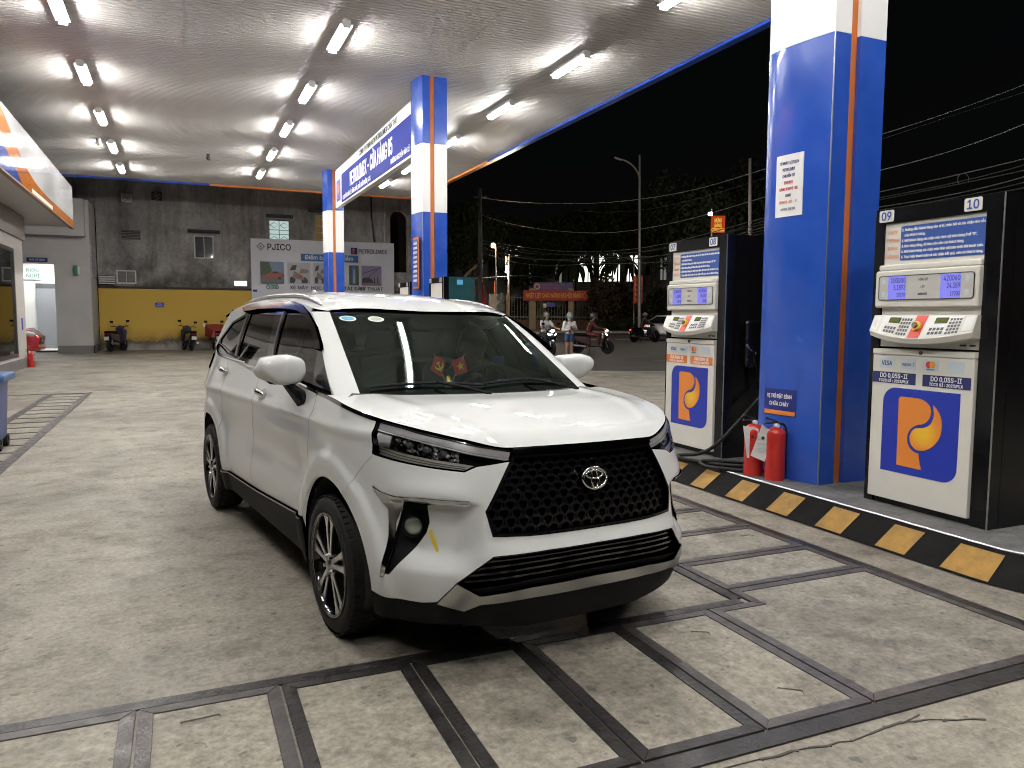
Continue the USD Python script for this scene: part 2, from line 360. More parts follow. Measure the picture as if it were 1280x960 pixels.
# ---------------------------------------------------------------- pump island and its painted kerb
def isl_pts(off, z):                          # outline of the island: the long edge at x = 4.26 with a rounded near end
    L = [(4.26 - off, 30.0)]
    for a in np.linspace(0, PI / 2, 14): L.append((4.66 - (.40 + off) * math.cos(a), 2.86 - (.40 + off) * math.sin(a)))
    L.append((5.5, 2.46 - off))
    return L
top, bot = isl_pts(0, .16), isl_pts(.22, 0)
it = thing('pump_island', 'raised concrete pump island with a black and yellow striped kerb', 'kerb', (4.6, 10, 0))
deck = Polygon(top + [(5.5, 30.0)])
part(it, 'deck', MB().ext(deck, .16, basis((0, 0, 0), (1, 0, 0), (0, 1, 0))).mesh(), M_ISLAND)
M_KBLK = mat('kerb_black', (.010, .010, .010), .75, spec=.06, var=.4, vscale=6, bump=.3, bscale=40)
M_KYEL = mat('kerb_yellow', (.35, .19, .025), .65, color2=(.18, .10, .02), vscale=9, bump=.3, bscale=40, detail=8)
def along(L):
    L = np.array(L); s = np.concatenate([[0], np.cumsum(np.linalg.norm(np.diff(L, axis=0), axis=1))]); return L, s
TL, ts = along(top[::-1]); BL, bs = along(bot[::-1])
mid_len = ts[-1]
def kp(s, w, lift=0.0):                       # s along the kerb's top edge from the near end, w 0 at the foot and 1 at the top
    a = np.array([np.interp(s, ts, TL[:, 0]), np.interp(s, ts, TL[:, 1])]); b = np.array([np.interp(s, ts, BL[:, 0]), np.interp(s, ts, BL[:, 1])])
    p = b + (a - b) * w; n = (b - a) / np.linalg.norm(b - a)
    return np.array([*(p + n * lift), .005 + (.155 - .005) * w + lift])
def kstrip(s0, s1, w0, w1, lift, n):
    V, Fc = [], []
    for i, s in enumerate(np.linspace(s0, s1, n + 1)):
        V += [kp(s, w0, lift), kp(s, w1, lift)]
        if i: Fc += [[2 * i - 2, 2 * i, 2 * i + 1], [2 * i - 2, 2 * i + 1, 2 * i - 1]]
    return trimesh.Trimesh(np.array(V), Fc, process=False)
part(it, 'kerb_face', kstrip(0, mid_len, 0, 1, 0, 220), M_KBLK)
part(it, 'nosing', MB().tube([kp(s, 1.0, .004) for s in np.linspace(0, mid_len, 160)], .007, 6).mesh(), M_ALU)
s_of = lambda y: float(np.interp(-y, -TL[:, 1], ts)) if y > 2.86 else None
_sy = lambda y: ts[-1] - (30.0 - y)
for y0, y1 in ((2.80, 3.06), (3.30, 3.52), (3.80, 4.03), (4.30, 4.52), (4.79, 5.00), (5.28, 5.47), (5.74, 5.94), (6.22, 6.42), (6.70, 6.9), (7.2, 7.4), (7.7, 7.9), (8.2, 8.4), (8.7, 8.9)):
    part(it, 'yellow_stripe', kstrip(_sy(y0), _sy(y1), .06, .86, .003, 4), M_KYEL)

# ---------------------------------------------------------------- canopy
CEIL = 6.3
cp = thing('canopy', 'wide station canopy with corrugated metal ceiling and blue orange edge', 'canopy', (0, 12, CEIL))
M_CORR = mat('corrugated_sheet', (.62, .605, .585), .48, .0, var=.10, vscale=.5, rvar=.06)
ys, zs = [], []
y = -7.0
while y < 30.9:
    ys += [y, y + .066, y + .070, y + .100]; zs += [0, 0, .042, .042]; y += .104
ys = np.array(ys); zs = np.array(zs)
def sheet(x0, x1, dz):
    V = np.vstack([np.c_[np.full(len(ys), x0), ys, CEIL + zs + dz], np.c_[np.full(len(ys), x1), ys, CEIL + zs + dz]]); n = len(ys)
    return trimesh.Trimesh(V, [t for i in range(n - 1) for t in ([i, i + 1, n + i + 1], [i, n + i + 1, n + i])], process=False)
for x0, x1, dz in ((-9.0, -4.6, .0), (-4.63, .2, -.003), (.17, 4.9, .0), (4.87, 9.0, -.003)):
    part(cp, 'corrugated_ceiling', sheet(x0, x1, dz), M_CORR)
part(cp, 'roof_deck', MB().box((-9, -7, 6.42), (9.05, 30.95, 6.5)).mesh(), M_BLACK)
def fas(lo, hi, m): part(cp, 'fascia', MB().box(lo, hi).mesh(), m)
M_FBLUE = mat('fascia_blue', (.02, .07, .42), .25)
fas((9.0, -7, 6.26), (9.1, 22.7, 7.3), M_FBLUE); fas((9.0, 22.7, 6.26), (9.1, 31.0, 7.3), M_ORANGE)
fas((8.90, -7, 6.245), (9.0, 22.7, 6.30), M_FBLUE); fas((8.90, 22.7, 6.245), (9.0, 30.9, 6.30), M_ORANGE)
fas((-9, 30.9, 6.24), (1.175, 31.0, 7.3), M_FBLUE); fas((1.175, 30.9, 6.24), (9.0, 31.0, 7.3), M_ORANGE)
fas((-9, -7.1, 6.26), (9.1, -7, 7.3), M_FBLUE)
# small round ceiling devices
for (x, y), l in (((.95, 25.3), 'small black ceiling camera dome beyond the middle of the canopy'), ((-1.9, 24.4), 'small silver spotlight under the canopy near the shop awning')):
    t = thing('ceiling_camera', l, 'camera', (x, y, CEIL))
    part(t, 'mount', MB().cyl((x, y, CEIL + .01), (x, y, CEIL - .10), .05).mesh(), M_INKBLK if x > 0 else M_ALU); part(t, 'dome', MB().sphere((x, y, CEIL - .12), .07).mesh(), M_INKBLK if x > 0 else M_CHROME, True)

# ceiling lamps: three rows
M_TUBE = glow('fluorescent_tube', (1.0, .975, .93), TUBE)
M_LAMP = mat('lamp_enamel', (.75, .75, .74), .4)
rows = [(-1.59, [-7.6 + 3.55 * k for k in range(11)], 'row nearest the shop'), (2.65, [-7.95 + 3.48 * k for k in range(11)], 'row above the driveway'), (6.94, [-7.4 + 3.46 * k for k in range(11)], 'row beyond the columns')]
ordn = ['first', 'second', 'third', 'fourth', 'fifth', 'sixth', 'seventh', 'eighth', 'ninth', 'tenth', 'eleventh']
rows = [(-1.585, [-3.4, .15, 3.7, 7.1, 10.15, 13.45, 17.05, 20.7, 24.25, 27.7], rows[0][2]), (2.65, [-4.6, -1.3, 2.1, 5.55, 9.4, 13.02, 16.6, 20.07, 23.45, 26.8], rows[1][2]),
        (6.93, [-1.45, 2.0, 5.5, 9.0, 12.7, 16.15, 19.75, 23.85, 26.9], rows[2][2])]
lamp0 = None
for x, yl, rn in rows:
    for k, y in enumerate(yl):
        lab = f'{ordn[len(yl) - 1 - k]} lit tube lamp from the back wall in the {rn}'
        if lamp0 is None:
            lamp0 = t = thing('ceiling_lamp', lab, 'ceiling lamp', (x, y, CEIL), world=False, group='tube lamps under the canopy')
            part(t, 'housing', MB().box((-.108, .02, -.098), (.108, 1.34, -.080), .006).box((-.035, .03, -.081), (.035, 1.33, .03)).mesh(), M_LAMP)
            for s in (-.030, .030): part(t, 'tube', MB().cyl((s, .04, -.128), (s, 1.30, -.128), .022, 8).mesh(), M_TUBE, True)
            for yy in (.012, 1.312): part(t, 'end_cap', MB().box((-.070, yy, -.155), (.070, yy + .018, -.02), .006).mesh(), M_LAMP)
            g = MB()
            for s in (-.06, 0, .06): g.tube([(s * .8, 1.33, -.11), (s * .8, 1.42, -.10), (s * .8, 1.46, .02)], .007, 5)
            part(t, 'wire_guard', g.mesh(), M_ALU)
        else: copy(lamp0, 'ceiling_lamp', lab, 'ceiling lamp', (x, y, CEIL), group='tube lamps under the canopy')
# ---------------------------------------------------------------- columns
def col_poly(grow=0.0):
    L = [(-.30, 0), (-.145, 0), (-.145, .055), (-.045, .055), (-.045, 0), (.18, 0), (.28, 0)]
    L = [(0, 0), (.16, 0), (.16, .06), (.255, .06), (.255, 0), (.52, 0)]
    R_ = [(.52 + .075 * math.sin(t * PI / 2), t * .55) for t in np.linspace(.06, 1, 20)] + [(.595 - .10 * (1 - math.cos(a)), .55 + .14 * math.sin(a)) for a in np.linspace(.3, PI / 2, 6)]
    Lf = [(-x + .52, y) for x, y in R_][::-1]
    return Polygon(L + R_ + Lf)
def column(x, y, label):
    t = thing('canopy_column', label, 'column', (x, y, .16))
    p = affinity.translate(col_poly(), x, y)
    for nm, z0, z1, m in (('blue_cladding', .16, 3.60, M_BLUE), ('white_cladding', 3.602, 4.972, M_WHITE), ('blue_cladding', 4.974, CEIL, M_BLUE)):
        part(t, nm, MB().ext(p, z1 - z0, basis((0, 0, z0), (1, 0, 0), (0, 1, 0))).mesh(), m, 25)
    part(t, 'orange_strip', MB().box((x + .162, y + .035, .16), (x + .253, y + .058, CEIL)).mesh(), M_ORANGED)
    part(t, 'corner_trim', MB().cyl((x, y, .16), (x, y, 3.6), .006, 8).mesh(), M_ALU)
    return t
column(4.56, 4.52, 'nearest blue and white canopy column, between the two near fuel dispensers')
column(4.62, 15.36, 'middle canopy column of the three, holding the near end of the overhead sign')
column(4.62, 26.2, 'farthest canopy column, holding the far end of the overhead sign')

# ---------------------------------------------------------------- the overhead sign
sg = thing('overhead_sign', 'long blue overhead sign with white lettering between two columns', 'sign', (4.6, 20, 4.8))
part(sg, 'board', MB().box((4.585, 15.98, 4.82), (4.72, 24.6, 5.97), .01).mesh(), M_WHITE)
FX = lambda y, z, d=.0: basis((4.585 - d, y, z), (0, -1, 0), (0, 0, 1))       # lettering facing the driveway, reading towards the viewer
part(sg, 'blue_field', MB().ext(rrect(15.98, 4.87, 23.62, 5.70, .06), .006, basis((4.58, 0, 0), (0, 1, 0), (0, 0, 1), (1, 0, 0))).mesh(), mat('sign_blue', (.014, .026, .22), .6, spec=.08))
part(sg, 'lettering', text('PETROLIMEX - CỬA HÀNG 05', .37, FX(22.35, 5.18, .004), width=4.75, bold=True, depth=.008), M_INKW)
part(sg, 'lettering', text('CÔNG TY TNHH MTV PETROLIMEX CẦN THƠ', .13, FX(21.1, 5.77, .004), width=3.9, depth=.006), M_INKBLK)
part(sg, 'lettering', text('CHUYÊN BÁN LẺ: XĂNG DẦU, DẦU MỠ NHỜN, GAS', .12, FX(23.4, 4.93, .004), width=3.6, depth=.008), M_INKW)
part(sg, 'lettering', text('ĐƯỜNG NGUYỄN VĂN CỪ', .11, FX(17.75, 4.96, .004), width=1.6, depth=.008), M_INKW)
# the petrol company's mark: blue square with two round corners, orange P, yellow drop
def logo_shapes():
    sq = sbox(0, 0, 1, 1); r = .17
    c1 = sbox(0, 1 - r, r, 1).difference(Point(r, 1 - r).buffer(r, 12)); c2 = sbox(1 - r, 0, 1, r).difference(Point(1 - r, r).buffer(r, 12))
    sq = sq.difference(c1).difference(c2)
    def closed(L, n=60):
        L = np.array(L + [L[0]], float); t_ = np.concatenate([[0], np.cumsum(np.linalg.norm(np.diff(L, axis=0), axis=1))]); q = np.linspace(0, t_[-1], n)
        from scipy.interpolate import CubicSpline as CS
        return [tuple(p_) for p_ in CS(t_, L, bc_type='periodic')(q)]
    top_ = [(.222, .879), (.248, .902), (.378, .904), (.508, .900)]
    curve = spl([(.508, .900), (.593, .865), (.646, .807), (.655, .753), (.637, .690), (.570, .622), (.494, .600)], 16)[1:] + spl([(.494, .600), (.426, .562), (.372, .489), (.358, .416), (.382, .342), (.442, .287), (.520, .269)], 16)[1:]
    p = Polygon(top_ + curve + [(.530, .201), (.545, .14), (.566, .088), (.229, .092)]).buffer(0)
    drop = Polygon(spl([(.674, .844), (.734, .794), (.782, .710), (.799, .624), (.789, .528), (.745, .435), (.671, .358), (.580, .311)], 20) + spl([(.580, .311), (.503, .306), (.441, .335), (.401, .386), (.391, .449)], 12)[1:] + spl([(.391, .449), (.412, .507), (.465, .555), (.572, .575), (.640, .612), (.679, .673), (.693, .736), (.684, .797), (.674, .844)], 22)[1:-1]).buffer(0)
    return sq, p, drop
LOGO = logo_shapes()
def grad_orange(c, r):
    k = f'logo_drop_{len([m for m in _mats if m.startswith("logo_drop")])}'
    _mats[k] = usdkit.material(stage, '/World/Looks/' + k, {'g': ('geometry', {}), 'v': ('mapping', {'mapping_type': 'point', 'location': tuple(-np.array(c) / r), 'scale': (1 / r,) * 3}), 's': ('gradient_texture', {'gradient_type': 'spherical'}),
        'r': ('rgb_ramp', {'ramp': [(0, (.72, .22, .03)), (.25, (.74, .27, .03)), (.75, (.80, .48, .03))]}), 'p': ('principled_bsdf', {'roughness': .4})}, [('g.position', 'v.vector'), ('v.vector', 's.vector'), ('s.fac', 'r.fac'), ('r.color', 'p.base_color')], surface='p.BSDF')
    return _mats[k]
M_LOGOB = mat('logo_blue', (.014, .035, .36), .35); M_LOGOO = mat('logo_orange', (.74, .235, .035), .4)
def logo(t, M, w, h, d=.003):
    S = np.diag([w, h, 1, 1.0])
    for nm, s, k, m in (('emblem_field', LOGO[0], 1, M_LOGOB), ('emblem_letter', LOGO[1], 2, M_LOGOO), ('emblem_drop', LOGO[2], 2, grad_orange((M @ S @ np.array([.56, .52, 0, 1]))[:3], .26 * w))):
        part(t, nm, MB().ext(s, d * k, M @ S).mesh(), m)
part(sg, 'emblem_back', MB().ext(rrect(23.78, 4.98, 24.42, 5.62, .05), .006, basis((4.58, 0, 0), (0, 1, 0), (0, 0, 1), (1, 0, 0))).mesh(), M_LOGOB)
part(sg, 'emblem_letter', MB().ext(LOGO[1], .01, FX(24.36, 5.02, .003) @ np.diag([.5, .55, 1, 1.0])).mesh(), mat('emblem_red', (.62, .07, .10), .4))
part(sg, 'emblem_drop', MB().ext(LOGO[2], .01, FX(24.36, 5.02, .003) @ np.diag([.5, .55, 1, 1.0])).mesh(), M_LOGOO)

# ---------------------------------------------------------------- fuel dispensers
M_LCD = glow('lcd_backlight', (.30, .30, 1.0), .75)
M_LCDG = glow('keypad_display', (.30, .42, .05), .35)
M_BBLUE = mat('instruction_blue', (.030, .085, .33), .4, var=.1, vscale=5)
M_STICK = mat('sticker_pale', (.52, .60, .66), .4)
M_GREY = mat('bezel_grey', (.50, .49, .46), .4)
def dispenser(x, y0, label, nums, prod, prodm, detail=True, side=M_BLACK, w=.94, depth=.62):
    """Front in the plane x facing -x; y0 its near (right) end; a runs from 0 at the left to w."""
    t = thing('fuel_dispenser', label, 'fuel dispenser', (x + depth / 2, y0 + w / 2, .16))
    G = lambda a, z, d=0.0: basis((x - d, y0 + w - a, z), (0, -1, 0), (0, 0, 1))
    B = lambda mb, a0, z0, a1, z1, d0, d1, r=0.0: mb.box((x - d1, y0 + w - a1, z0), (x - d0, y0 + w - a0, z1), r)
    Z0 = .16
    # casing: sides, top, back, posts of the front frame
    c = MB(); B(c, .0, Z0, w, 2.225, -depth, -.10); part(t, 'casing', c.mesh(), side)
    for nm, a0, z0, a1, z1, d in (('frame_post', 0, Z0, .075, 2.225, .0), ('frame_post', w - .12, Z0, w, 2.225, .0), ('frame_head', .0755, 2.118, w - .1205, 2.2245, .0), ('plinth', .0755, Z0, w - .1205, .205, -.012)):
        m = MB(); B(m, a0, z0, a1, z1, -.0995, d, .004); part(t, nm, m.mesh(), M_BLACK)
    part(t, 'edge_trim', MB().cyl((x - .001, y0 + .004, Z0), (x - .001, y0 + .004, 2.22), .005, 6).mesh(), M_ALU)
    # lit instruction panel
    m = MB(); B(m, .0765, 1.835, w - .1215, 2.1175, -.09, -.015); pb = part(t, 'instruction_panel', m.mesh(), M_CREAM)
    if detail:
        part(pb, 'blue_notice', MB().ext(rrect(.205, 1.86, w - .123, 2.092, .012), .003, basis((x + .015, y0 + w, 0), (0, -1, 0), (0, 0, 1), (-1, 0, 0))).mesh(), M_BBLUE)
        for k, s in enumerate(('QUY', 'TRÌNH', 'BÁN', 'HÀNG')):
            part(pb, 'lettering', text(s, .024, G(.14, 2.045 - k * .055, -.0145), width=.075 if len(s) < 4 else .105, depth=.002, align='c'), M_INKOR)
        for k, (s, wd) in enumerate((('1. Hướng dẫn khách hàng vào vị trí, chào hỏi và xác nhận nhu cầu', .595), ('    của khách hàng.', .16), ('2. Mời khách hàng xác nhận màn hình cột bơm đang ở số "0".', .545), ('3. Bơm hàng đúng, đủ theo yêu cầu của khách hàng.', .46), ('4. Mời khách hàng xác nhận màn hình cột bơm trước khi thanh toán.', .59), ('5. Thực hiện thanh toán và xác nhận kết quả, cảm ơn khách hàng.', .59))):
            part(pb, 'lettering', text(s, .017, G(.215 + (.02 if k == 1 else 0), 2.058 - k * .0365, -.0115), width=wd * (w / .94), depth=.002, bold=True), M_INKW)
    # header moulding, display, keypad shelf, lower door
    m = MB(); B(m, .065, 1.795, w - .118, 1.8335, -.09, .02, .008); part(t, 'header_moulding', m.mesh(), M_CREAM, 30)
    m = MB(); B(m, .052, 1.54, w - .116, 1.793, -.09, .035, .012); dp = part(t, 'display_head', m.mesh(), M_CREAM, 30)
    part(dp, 'display_window', MB().ext(rrect(.085, 1.59, w - .145, 1.757, .02), .004, basis((x - .0345, y0 + w, 0), (0, -1, 0), (0, 0, 1), (-1, 0, 0))).mesh(), M_GREY)
    bz = rrect(.085, 1.59, w - .145, 1.757, .02); part(dp, 'display_rim', MB().ext(bz.difference(bz.buffer(-.005)), .006, basis((x - .0345, y0 + w, 0), (0, -1, 0), (0, 0, 1), (-1, 0, 0))).mesh(), M_INKBLK)
    for a0, L in ((.163, ('100000', '5.1892', '19270')), (.563, ('420060', '24.389', '17200'))):
        part(dp, 'lcd_screen', MB().ext(sbox(a0, 1.596, a0 + .142, 1.752), .0055, basis((x - .0345, y0 + w, 0), (0, -1, 0), (0, 0, 1), (-1, 0, 0))).mesh(), M_LCD)
        if detail:
            for k, s in enumerate(L): part(dp, 'lcd_digits', text(s, .034 if k < 2 else .026, G(a0 + .138, 1.706 - k * .047, .0395), width=.115 if k == 0 else .09 if k == 1 else .065, align='r', depth=.002), M_INK)
    for k, s in enumerate(('TỔNG SỐ', 'LÍT', 'ĐƠN GIÁ')):
        if detail: part(dp, 'lettering', text(s, .014, G(.435, 1.715 - k * .047, .0385), align='c', width=.03 * max(1, len(s) / 3), depth=.0015), M_INKBLK)
    for a, zb_ in ((.115, 1.70), (.735, 1.70), (.115, 1.615), (.735, 1.615)): part(dp, 'badge', MB().ext(sbox(a, zb_, a + .026, zb_ + .035), .006, basis((x - .0345, y0 + w, 0), (0, -1, 0), (0, 0, 1), (-1, 0, 0))).mesh(), M_STICK)
    m = MB(); B(m, .08, 1.27, w - .1215, 1.5385, -.09, -.01); part(t, 'recess_panel', m.mesh(), M_CREAM)
    # keypad shelf: bowed front, sloping face
    n = 13; V, Fc = [], []
    for i in range(n):
        u = i / (n - 1); a = .055 + u * (w - .17); bow = .075 + .055 * (1 - (2 * u - 1) ** 2); zb = 1.36 - .05 * (1 - (2 * u - 1) ** 2)
        V += [(x + .02, y0 + w - a, 1.488), (x - .03, y0 + w - a, 1.488), (x - bow, y0 + w - a, zb + .022), (x - bow + .012, y0 + w - a, zb - .012), (x + .02, y0 + w - a, zb - .02)]
    for i in range(n - 1):
        for k in range(5): a, b = i * 5 + k, i * 5 + (k + 1) % 5; Fc += [[a, b, b + 5], [a, b + 5, a + 5]]
    Fc += [[0, 1, 2], [0, 2, 3], [0, 3, 4]] + [[(n - 1) * 5 + i for i in q] for q in ((2, 1, 0), (3, 2, 0), (4, 3, 0))]
    sh = part(t, 'keypad_shelf', trimesh.Trimesh(np.array(V), Fc, process=False), M_CREAM, 35)
    def shelf(a, q, lift=.002):               # a point on the sloping face: q 0 at its top, 1 at its lip
        u = (a - .055) / (w - .17); bow = .075 + .055 * (1 - (2 * u - 1) ** 2); zb = 1.36 - .05 * (1 - (2 * u - 1) ** 2)
        p, r_ = np.array([x - .03, y0 + w - a, 1.488]), np.array([x - bow, y0 + w - a, zb + .022]); nn = np.array([-(1.488 - zb - .022), 0, -(bow - .03)]); nn = np.array([-(1.488 - zb), 0, bow - .03]); nn /= np.linalg.norm(nn)
        return p + (r_ - p) * q + nn * lift
    def pad(nm, a0, q0, a1, q1, m, lift=.003):
        a_, b_, c_, d_ = shelf(a0, q1, lift), shelf(a1, q1, lift), shelf(a1, q0, lift), shelf(a0, q0, lift)
        o_ = (a_ - shelf(a0, q1, 0)); V_ = np.array([a_, b_, c_, d_, a_ - o_ * 1.5, b_ - o_ * 1.5, c_ - o_ * 1.5, d_ - o_ * 1.5])
        return part(sh, nm, trimesh.Trimesh(V_, [[0, 1, 2], [0, 2, 3], [0, 4, 5], [0, 5, 1], [1, 5, 6], [1, 6, 2], [2, 6, 7], [2, 7, 3], [3, 7, 4], [3, 4, 0]], process=False), m)
    M_PAD = mat('keypad_white', (.70, .70, .69), .4); M_KEY = mat('key_grey', (.09, .09, .095), .5)
    pad('stop_plate', .405, .02, .487, .97, mat('stop_red', (.62, .06, .04), .4))
    c0 = shelf(.446, .5, .004); part(sh, 'stop_button', MB().cyl(c0, c0 + np.array([-.02, 0, .008]), .032, 20).mesh(), M_YEL, 30); part(sh, 'stop_button_cap', MB().cyl(c0 + np.array([-.02, 0, .008]), c0 + np.array([-.034, 0, .013]), .018, 16).mesh(), mat('cap_dark', (.10, .05, .03), .4))
    for a0 in (.145, .50):
        pad('keypad_plate', a0, .05, a0 + .245, .95, M_PAD, .002)
        pad('keypad_screen', a0 + .055, .12, a0 + .145, .38, M_INKBLK, .004); pad('keypad_display', a0 + .066, .17, a0 + .135, .33, M_LCDG, .0055)
        k = MB()
        for i in range(4):
            for j in range(5):
                if j < 2: cells = [(a0 + .04 + i * .026, .56 + j * .17, .02, .12)]
                else: cells = []
                cells += [(a0 + .158 + i * .021, .16 + j * .155, .016, .11)] if j < 5 else []
                for (aa, qq, dw, dq) in cells:
                    p_ = [shelf(aa, qq + dq, .0045), shelf(aa + dw, qq + dq, .0045), shelf(aa + dw, qq, .0045), shelf(aa, qq, .0045)]; k.quad(*p_)
        part(sh, 'keys', k.mesh(), M_KEY, kind='stuff')
    for a0 in (.062, .755): pad('side_sticker', a0, .1, a0 + .06, .85, M_PAD, .002)
    m = MB(); B(m, .052, 1.215, w - .12, 1.255, -.09, .03, .006); part(t, 'door_head', m.mesh(), M_CREAM, 30)
    part(t, 'lock', MB().cyl((x - .028, y0 + w - .44, 1.237), (x - .037, y0 + w - .44, 1.237), .013, 14).mesh(), M_INKBLK)
    for a in (.70, .765): 
        m = MB(); B(m, a, 1.29, a + .035, 1.302, 0, .012); part(t, 'latch', m.mesh(), M_INKBLK)
    m = MB(); B(m, .0535, .206, w - .122, 1.213, -.09, .024, .004); dr = part(t, 'lower_door', m.mesh(), M_CREAM, 30)
    for k, a in enumerate((.115, .285, .455, .635)):
        part(dr, 'sticker', MB().ext(sbox(a, 1.122, a + .115, 1.19), .002, basis((x - .0238, y0 + w, 0), (0, -1, 0), (0, 0, 1), (-1, 0, 0))).mesh(), M_STICK)
        if k == 0: part(dr, 'lettering', text('VISA', .030, G(a + .0575, 1.142, .0255), width=.085, align='c', depth=.0015, bold=True), M_INK)
        if k == 1: part(dr, 'lettering', text('napas 2', .024, G(a + .0575, 1.145, .0255), width=.095, align='c', depth=.0015), M_INK)
        if k == 2:
            for q, mm in ((.044, mat('disc_red', (.60, .04, .03), .4)), (.071, mat('disc_orange', (.78, .33, .03), .4))): part(dr, 'disc', MB().cyl((x - .0238, y0 + w - a - q, 1.162), (x - .0262 - (q > .05) * .0006, y0 + w - a - q, 1.162), .022, 20).mesh(), mm)
            part(dr, 'lettering', text('mastercard', .009, G(a + .0575, 1.127, .0255), width=.06, align='c', depth=.0015), M_INKBLK)
    for a0, a1 in ((.058, .405), (.458, .80)):
        part(dr, 'product_label', MB().ext(sbox(a0, 1.018, a1, 1.095), .0022, basis((x - .0238, y0 + w, 0), (0, -1, 0), (0, 0, 1), (-1, 0, 0))).mesh(), prodm)
        part(dr, 'lettering', text(prod[0], .030, G((a0 + a1) / 2, 1.056, .0256), width=.22, align='c', depth=.0015, bold=True), M_INKW)
        part(dr, 'lettering', text(prod[1], .019, G((a0 + a1) / 2, 1.026, .0256), width=.24, align='c', depth=.0015, bold=True), M_INKW)
    logo(dr, G(.155, .405, .0235), .58, .585, .002)
    for a, s in ((.035, nums[0]), (.675, nums[1])):
        tg = part(t, 'number_plate', MB().ext(rrect(a, 2.132, a + .118, 2.213, .012), .004, basis((x - .0005, y0 + w, 0), (0, -1, 0), (0, 0, 1), (-1, 0, 0))).mesh(), M_CREAM)
        part(tg, 'lettering', text(s, .055, G(a + .059, 2.146, .0045), width=.08, align='c', depth=.002, bold=True), mat('plate_blue', (.02, .07, .32), .5))
    return t
d9 = dispenser(4.55, 3.13, 'near fuel dispenser numbered 09 and 10 at the right picture edge', ('09', '10'), ('DO 0,05S-II', 'TCCS 03 : 2023/PLX'), M_INK)
d7 = dispenser(4.60, 5.74, 'fuel dispenser numbered 07 and 08 behind the near column, orange product labels', ('07', '08'), ('XĂNG RON95-III', 'TCCS 01 : 2022/PLX'), mat('label_orange', (.66, .20, .05), .4))
M_TEAL = mat('teal_casing', (.020, .075, .085), .2, var=.2, vscale=3)
d5 = dispenser(4.60, 13.95, 'far fuel dispenser with a teal side panel, above the car roof', ('05', '06'), ('XĂNG RON95-III', 'TCCS 01 : 2022/PLX'), M_INK, detail=False, side=M_TEAL)
d3 = dispenser(4.60, 16.3, 'farthest fuel dispenser, black, left of the middle column over the car roof', ('03', '04'), ('XĂNG RON95-III', 'TCCS 01 : 2022/PLX'), M_INK, detail=False)
part(d5, 'side_label', MB().ext(sbox(4.86, 2.08, 4.98, 2.17), .004, basis((0, 13.948, 0), (1, 0, 0), (0, 0, 1), (0, -1, 0))).mesh(), mat('label_sky', (.12, .42, .72), .4))

# hose of dispenser 07/08, its nozzle in the holster and the loops on the kerb
hs = thing('fuel_hose', 'black fuel hose hanging from the dispenser side and looping over the kerb', 'hose', (4.5, 5.6, .16))
def spline(P, n=60):
    from scipy.interpolate import CubicSpline as CS
    P = np.array(P, float); s = np.concatenate([[0], np.cumsum(np.linalg.norm(np.diff(P, axis=0), axis=1))]); return CS(s, P)(np.linspace(0, s[-1], n))
HP = [(4.95, 5.66, .75), (4.80, 5.66, .62), (4.62, 5.68, .46), (4.48, 5.78, .28), (4.38, 5.94, .195), (4.30, 6.05, .19), (4.20, 5.98, .20), (4.22, 5.72, .185), (4.40, 5.45, .18), (4.60, 5.26, .18), (4.62, 5.12, .18), (4.45, 5.12, .18), (4.28, 5.24, .182), (4.17, 5.40, .19), (4.12, 5.55, .17), (4.16, 5.70, .17), (4.30, 5.72, .18), (4.5, 5.60, .18)]
HP = [(4.98, 5.62, .80), (4.82, 5.60, .66), (4.64, 5.60, .50), (4.48, 5.66, .32), (4.36, 5.80, .21), (4.25, 5.92, .185), (4.19, 5.85, .185), (4.24, 5.62, .18), (4.40, 5.36, .178), (4.56, 5.20, .178), (4.60, 5.08, .178), (4.48, 5.06, .178), (4.32, 5.16, .178), (4.22, 5.30, .178), (4.18, 5.45, .178), (4.22, 5.55, .19), (4.36, 5.45, .205), (4.5, 5.30, .205), (4.7, 5.2, .18)]
part(hs, 'hose', MB().tube(spline(HP, 150), .017, 10).mesh(), M_RUBBER, True)
nz = MB(); nz.tube(spline([(4.90, 5.70, 1.30), (4.86, 5.68, 1.20), (4.90, 5.67, 1.06), (4.93, 5.66, .92), (4.97, 5.64, .80)], 20), .02, 8)
part(hs, 'nozzle', nz.mesh(), M_BLACK, True); part(hs, 'spout', MB().tube([(4.80, 5.68, 1.22), (4.84, 5.675, 1.17), (4.90, 5.67, 1.14)], .012, 8).mesh(), M_ALU, True)
part(hs, 'holster', MB().box((4.80, 5.665, 1.0), (5.05, 5.735, 1.45), .03).mesh(), M_BLACK)

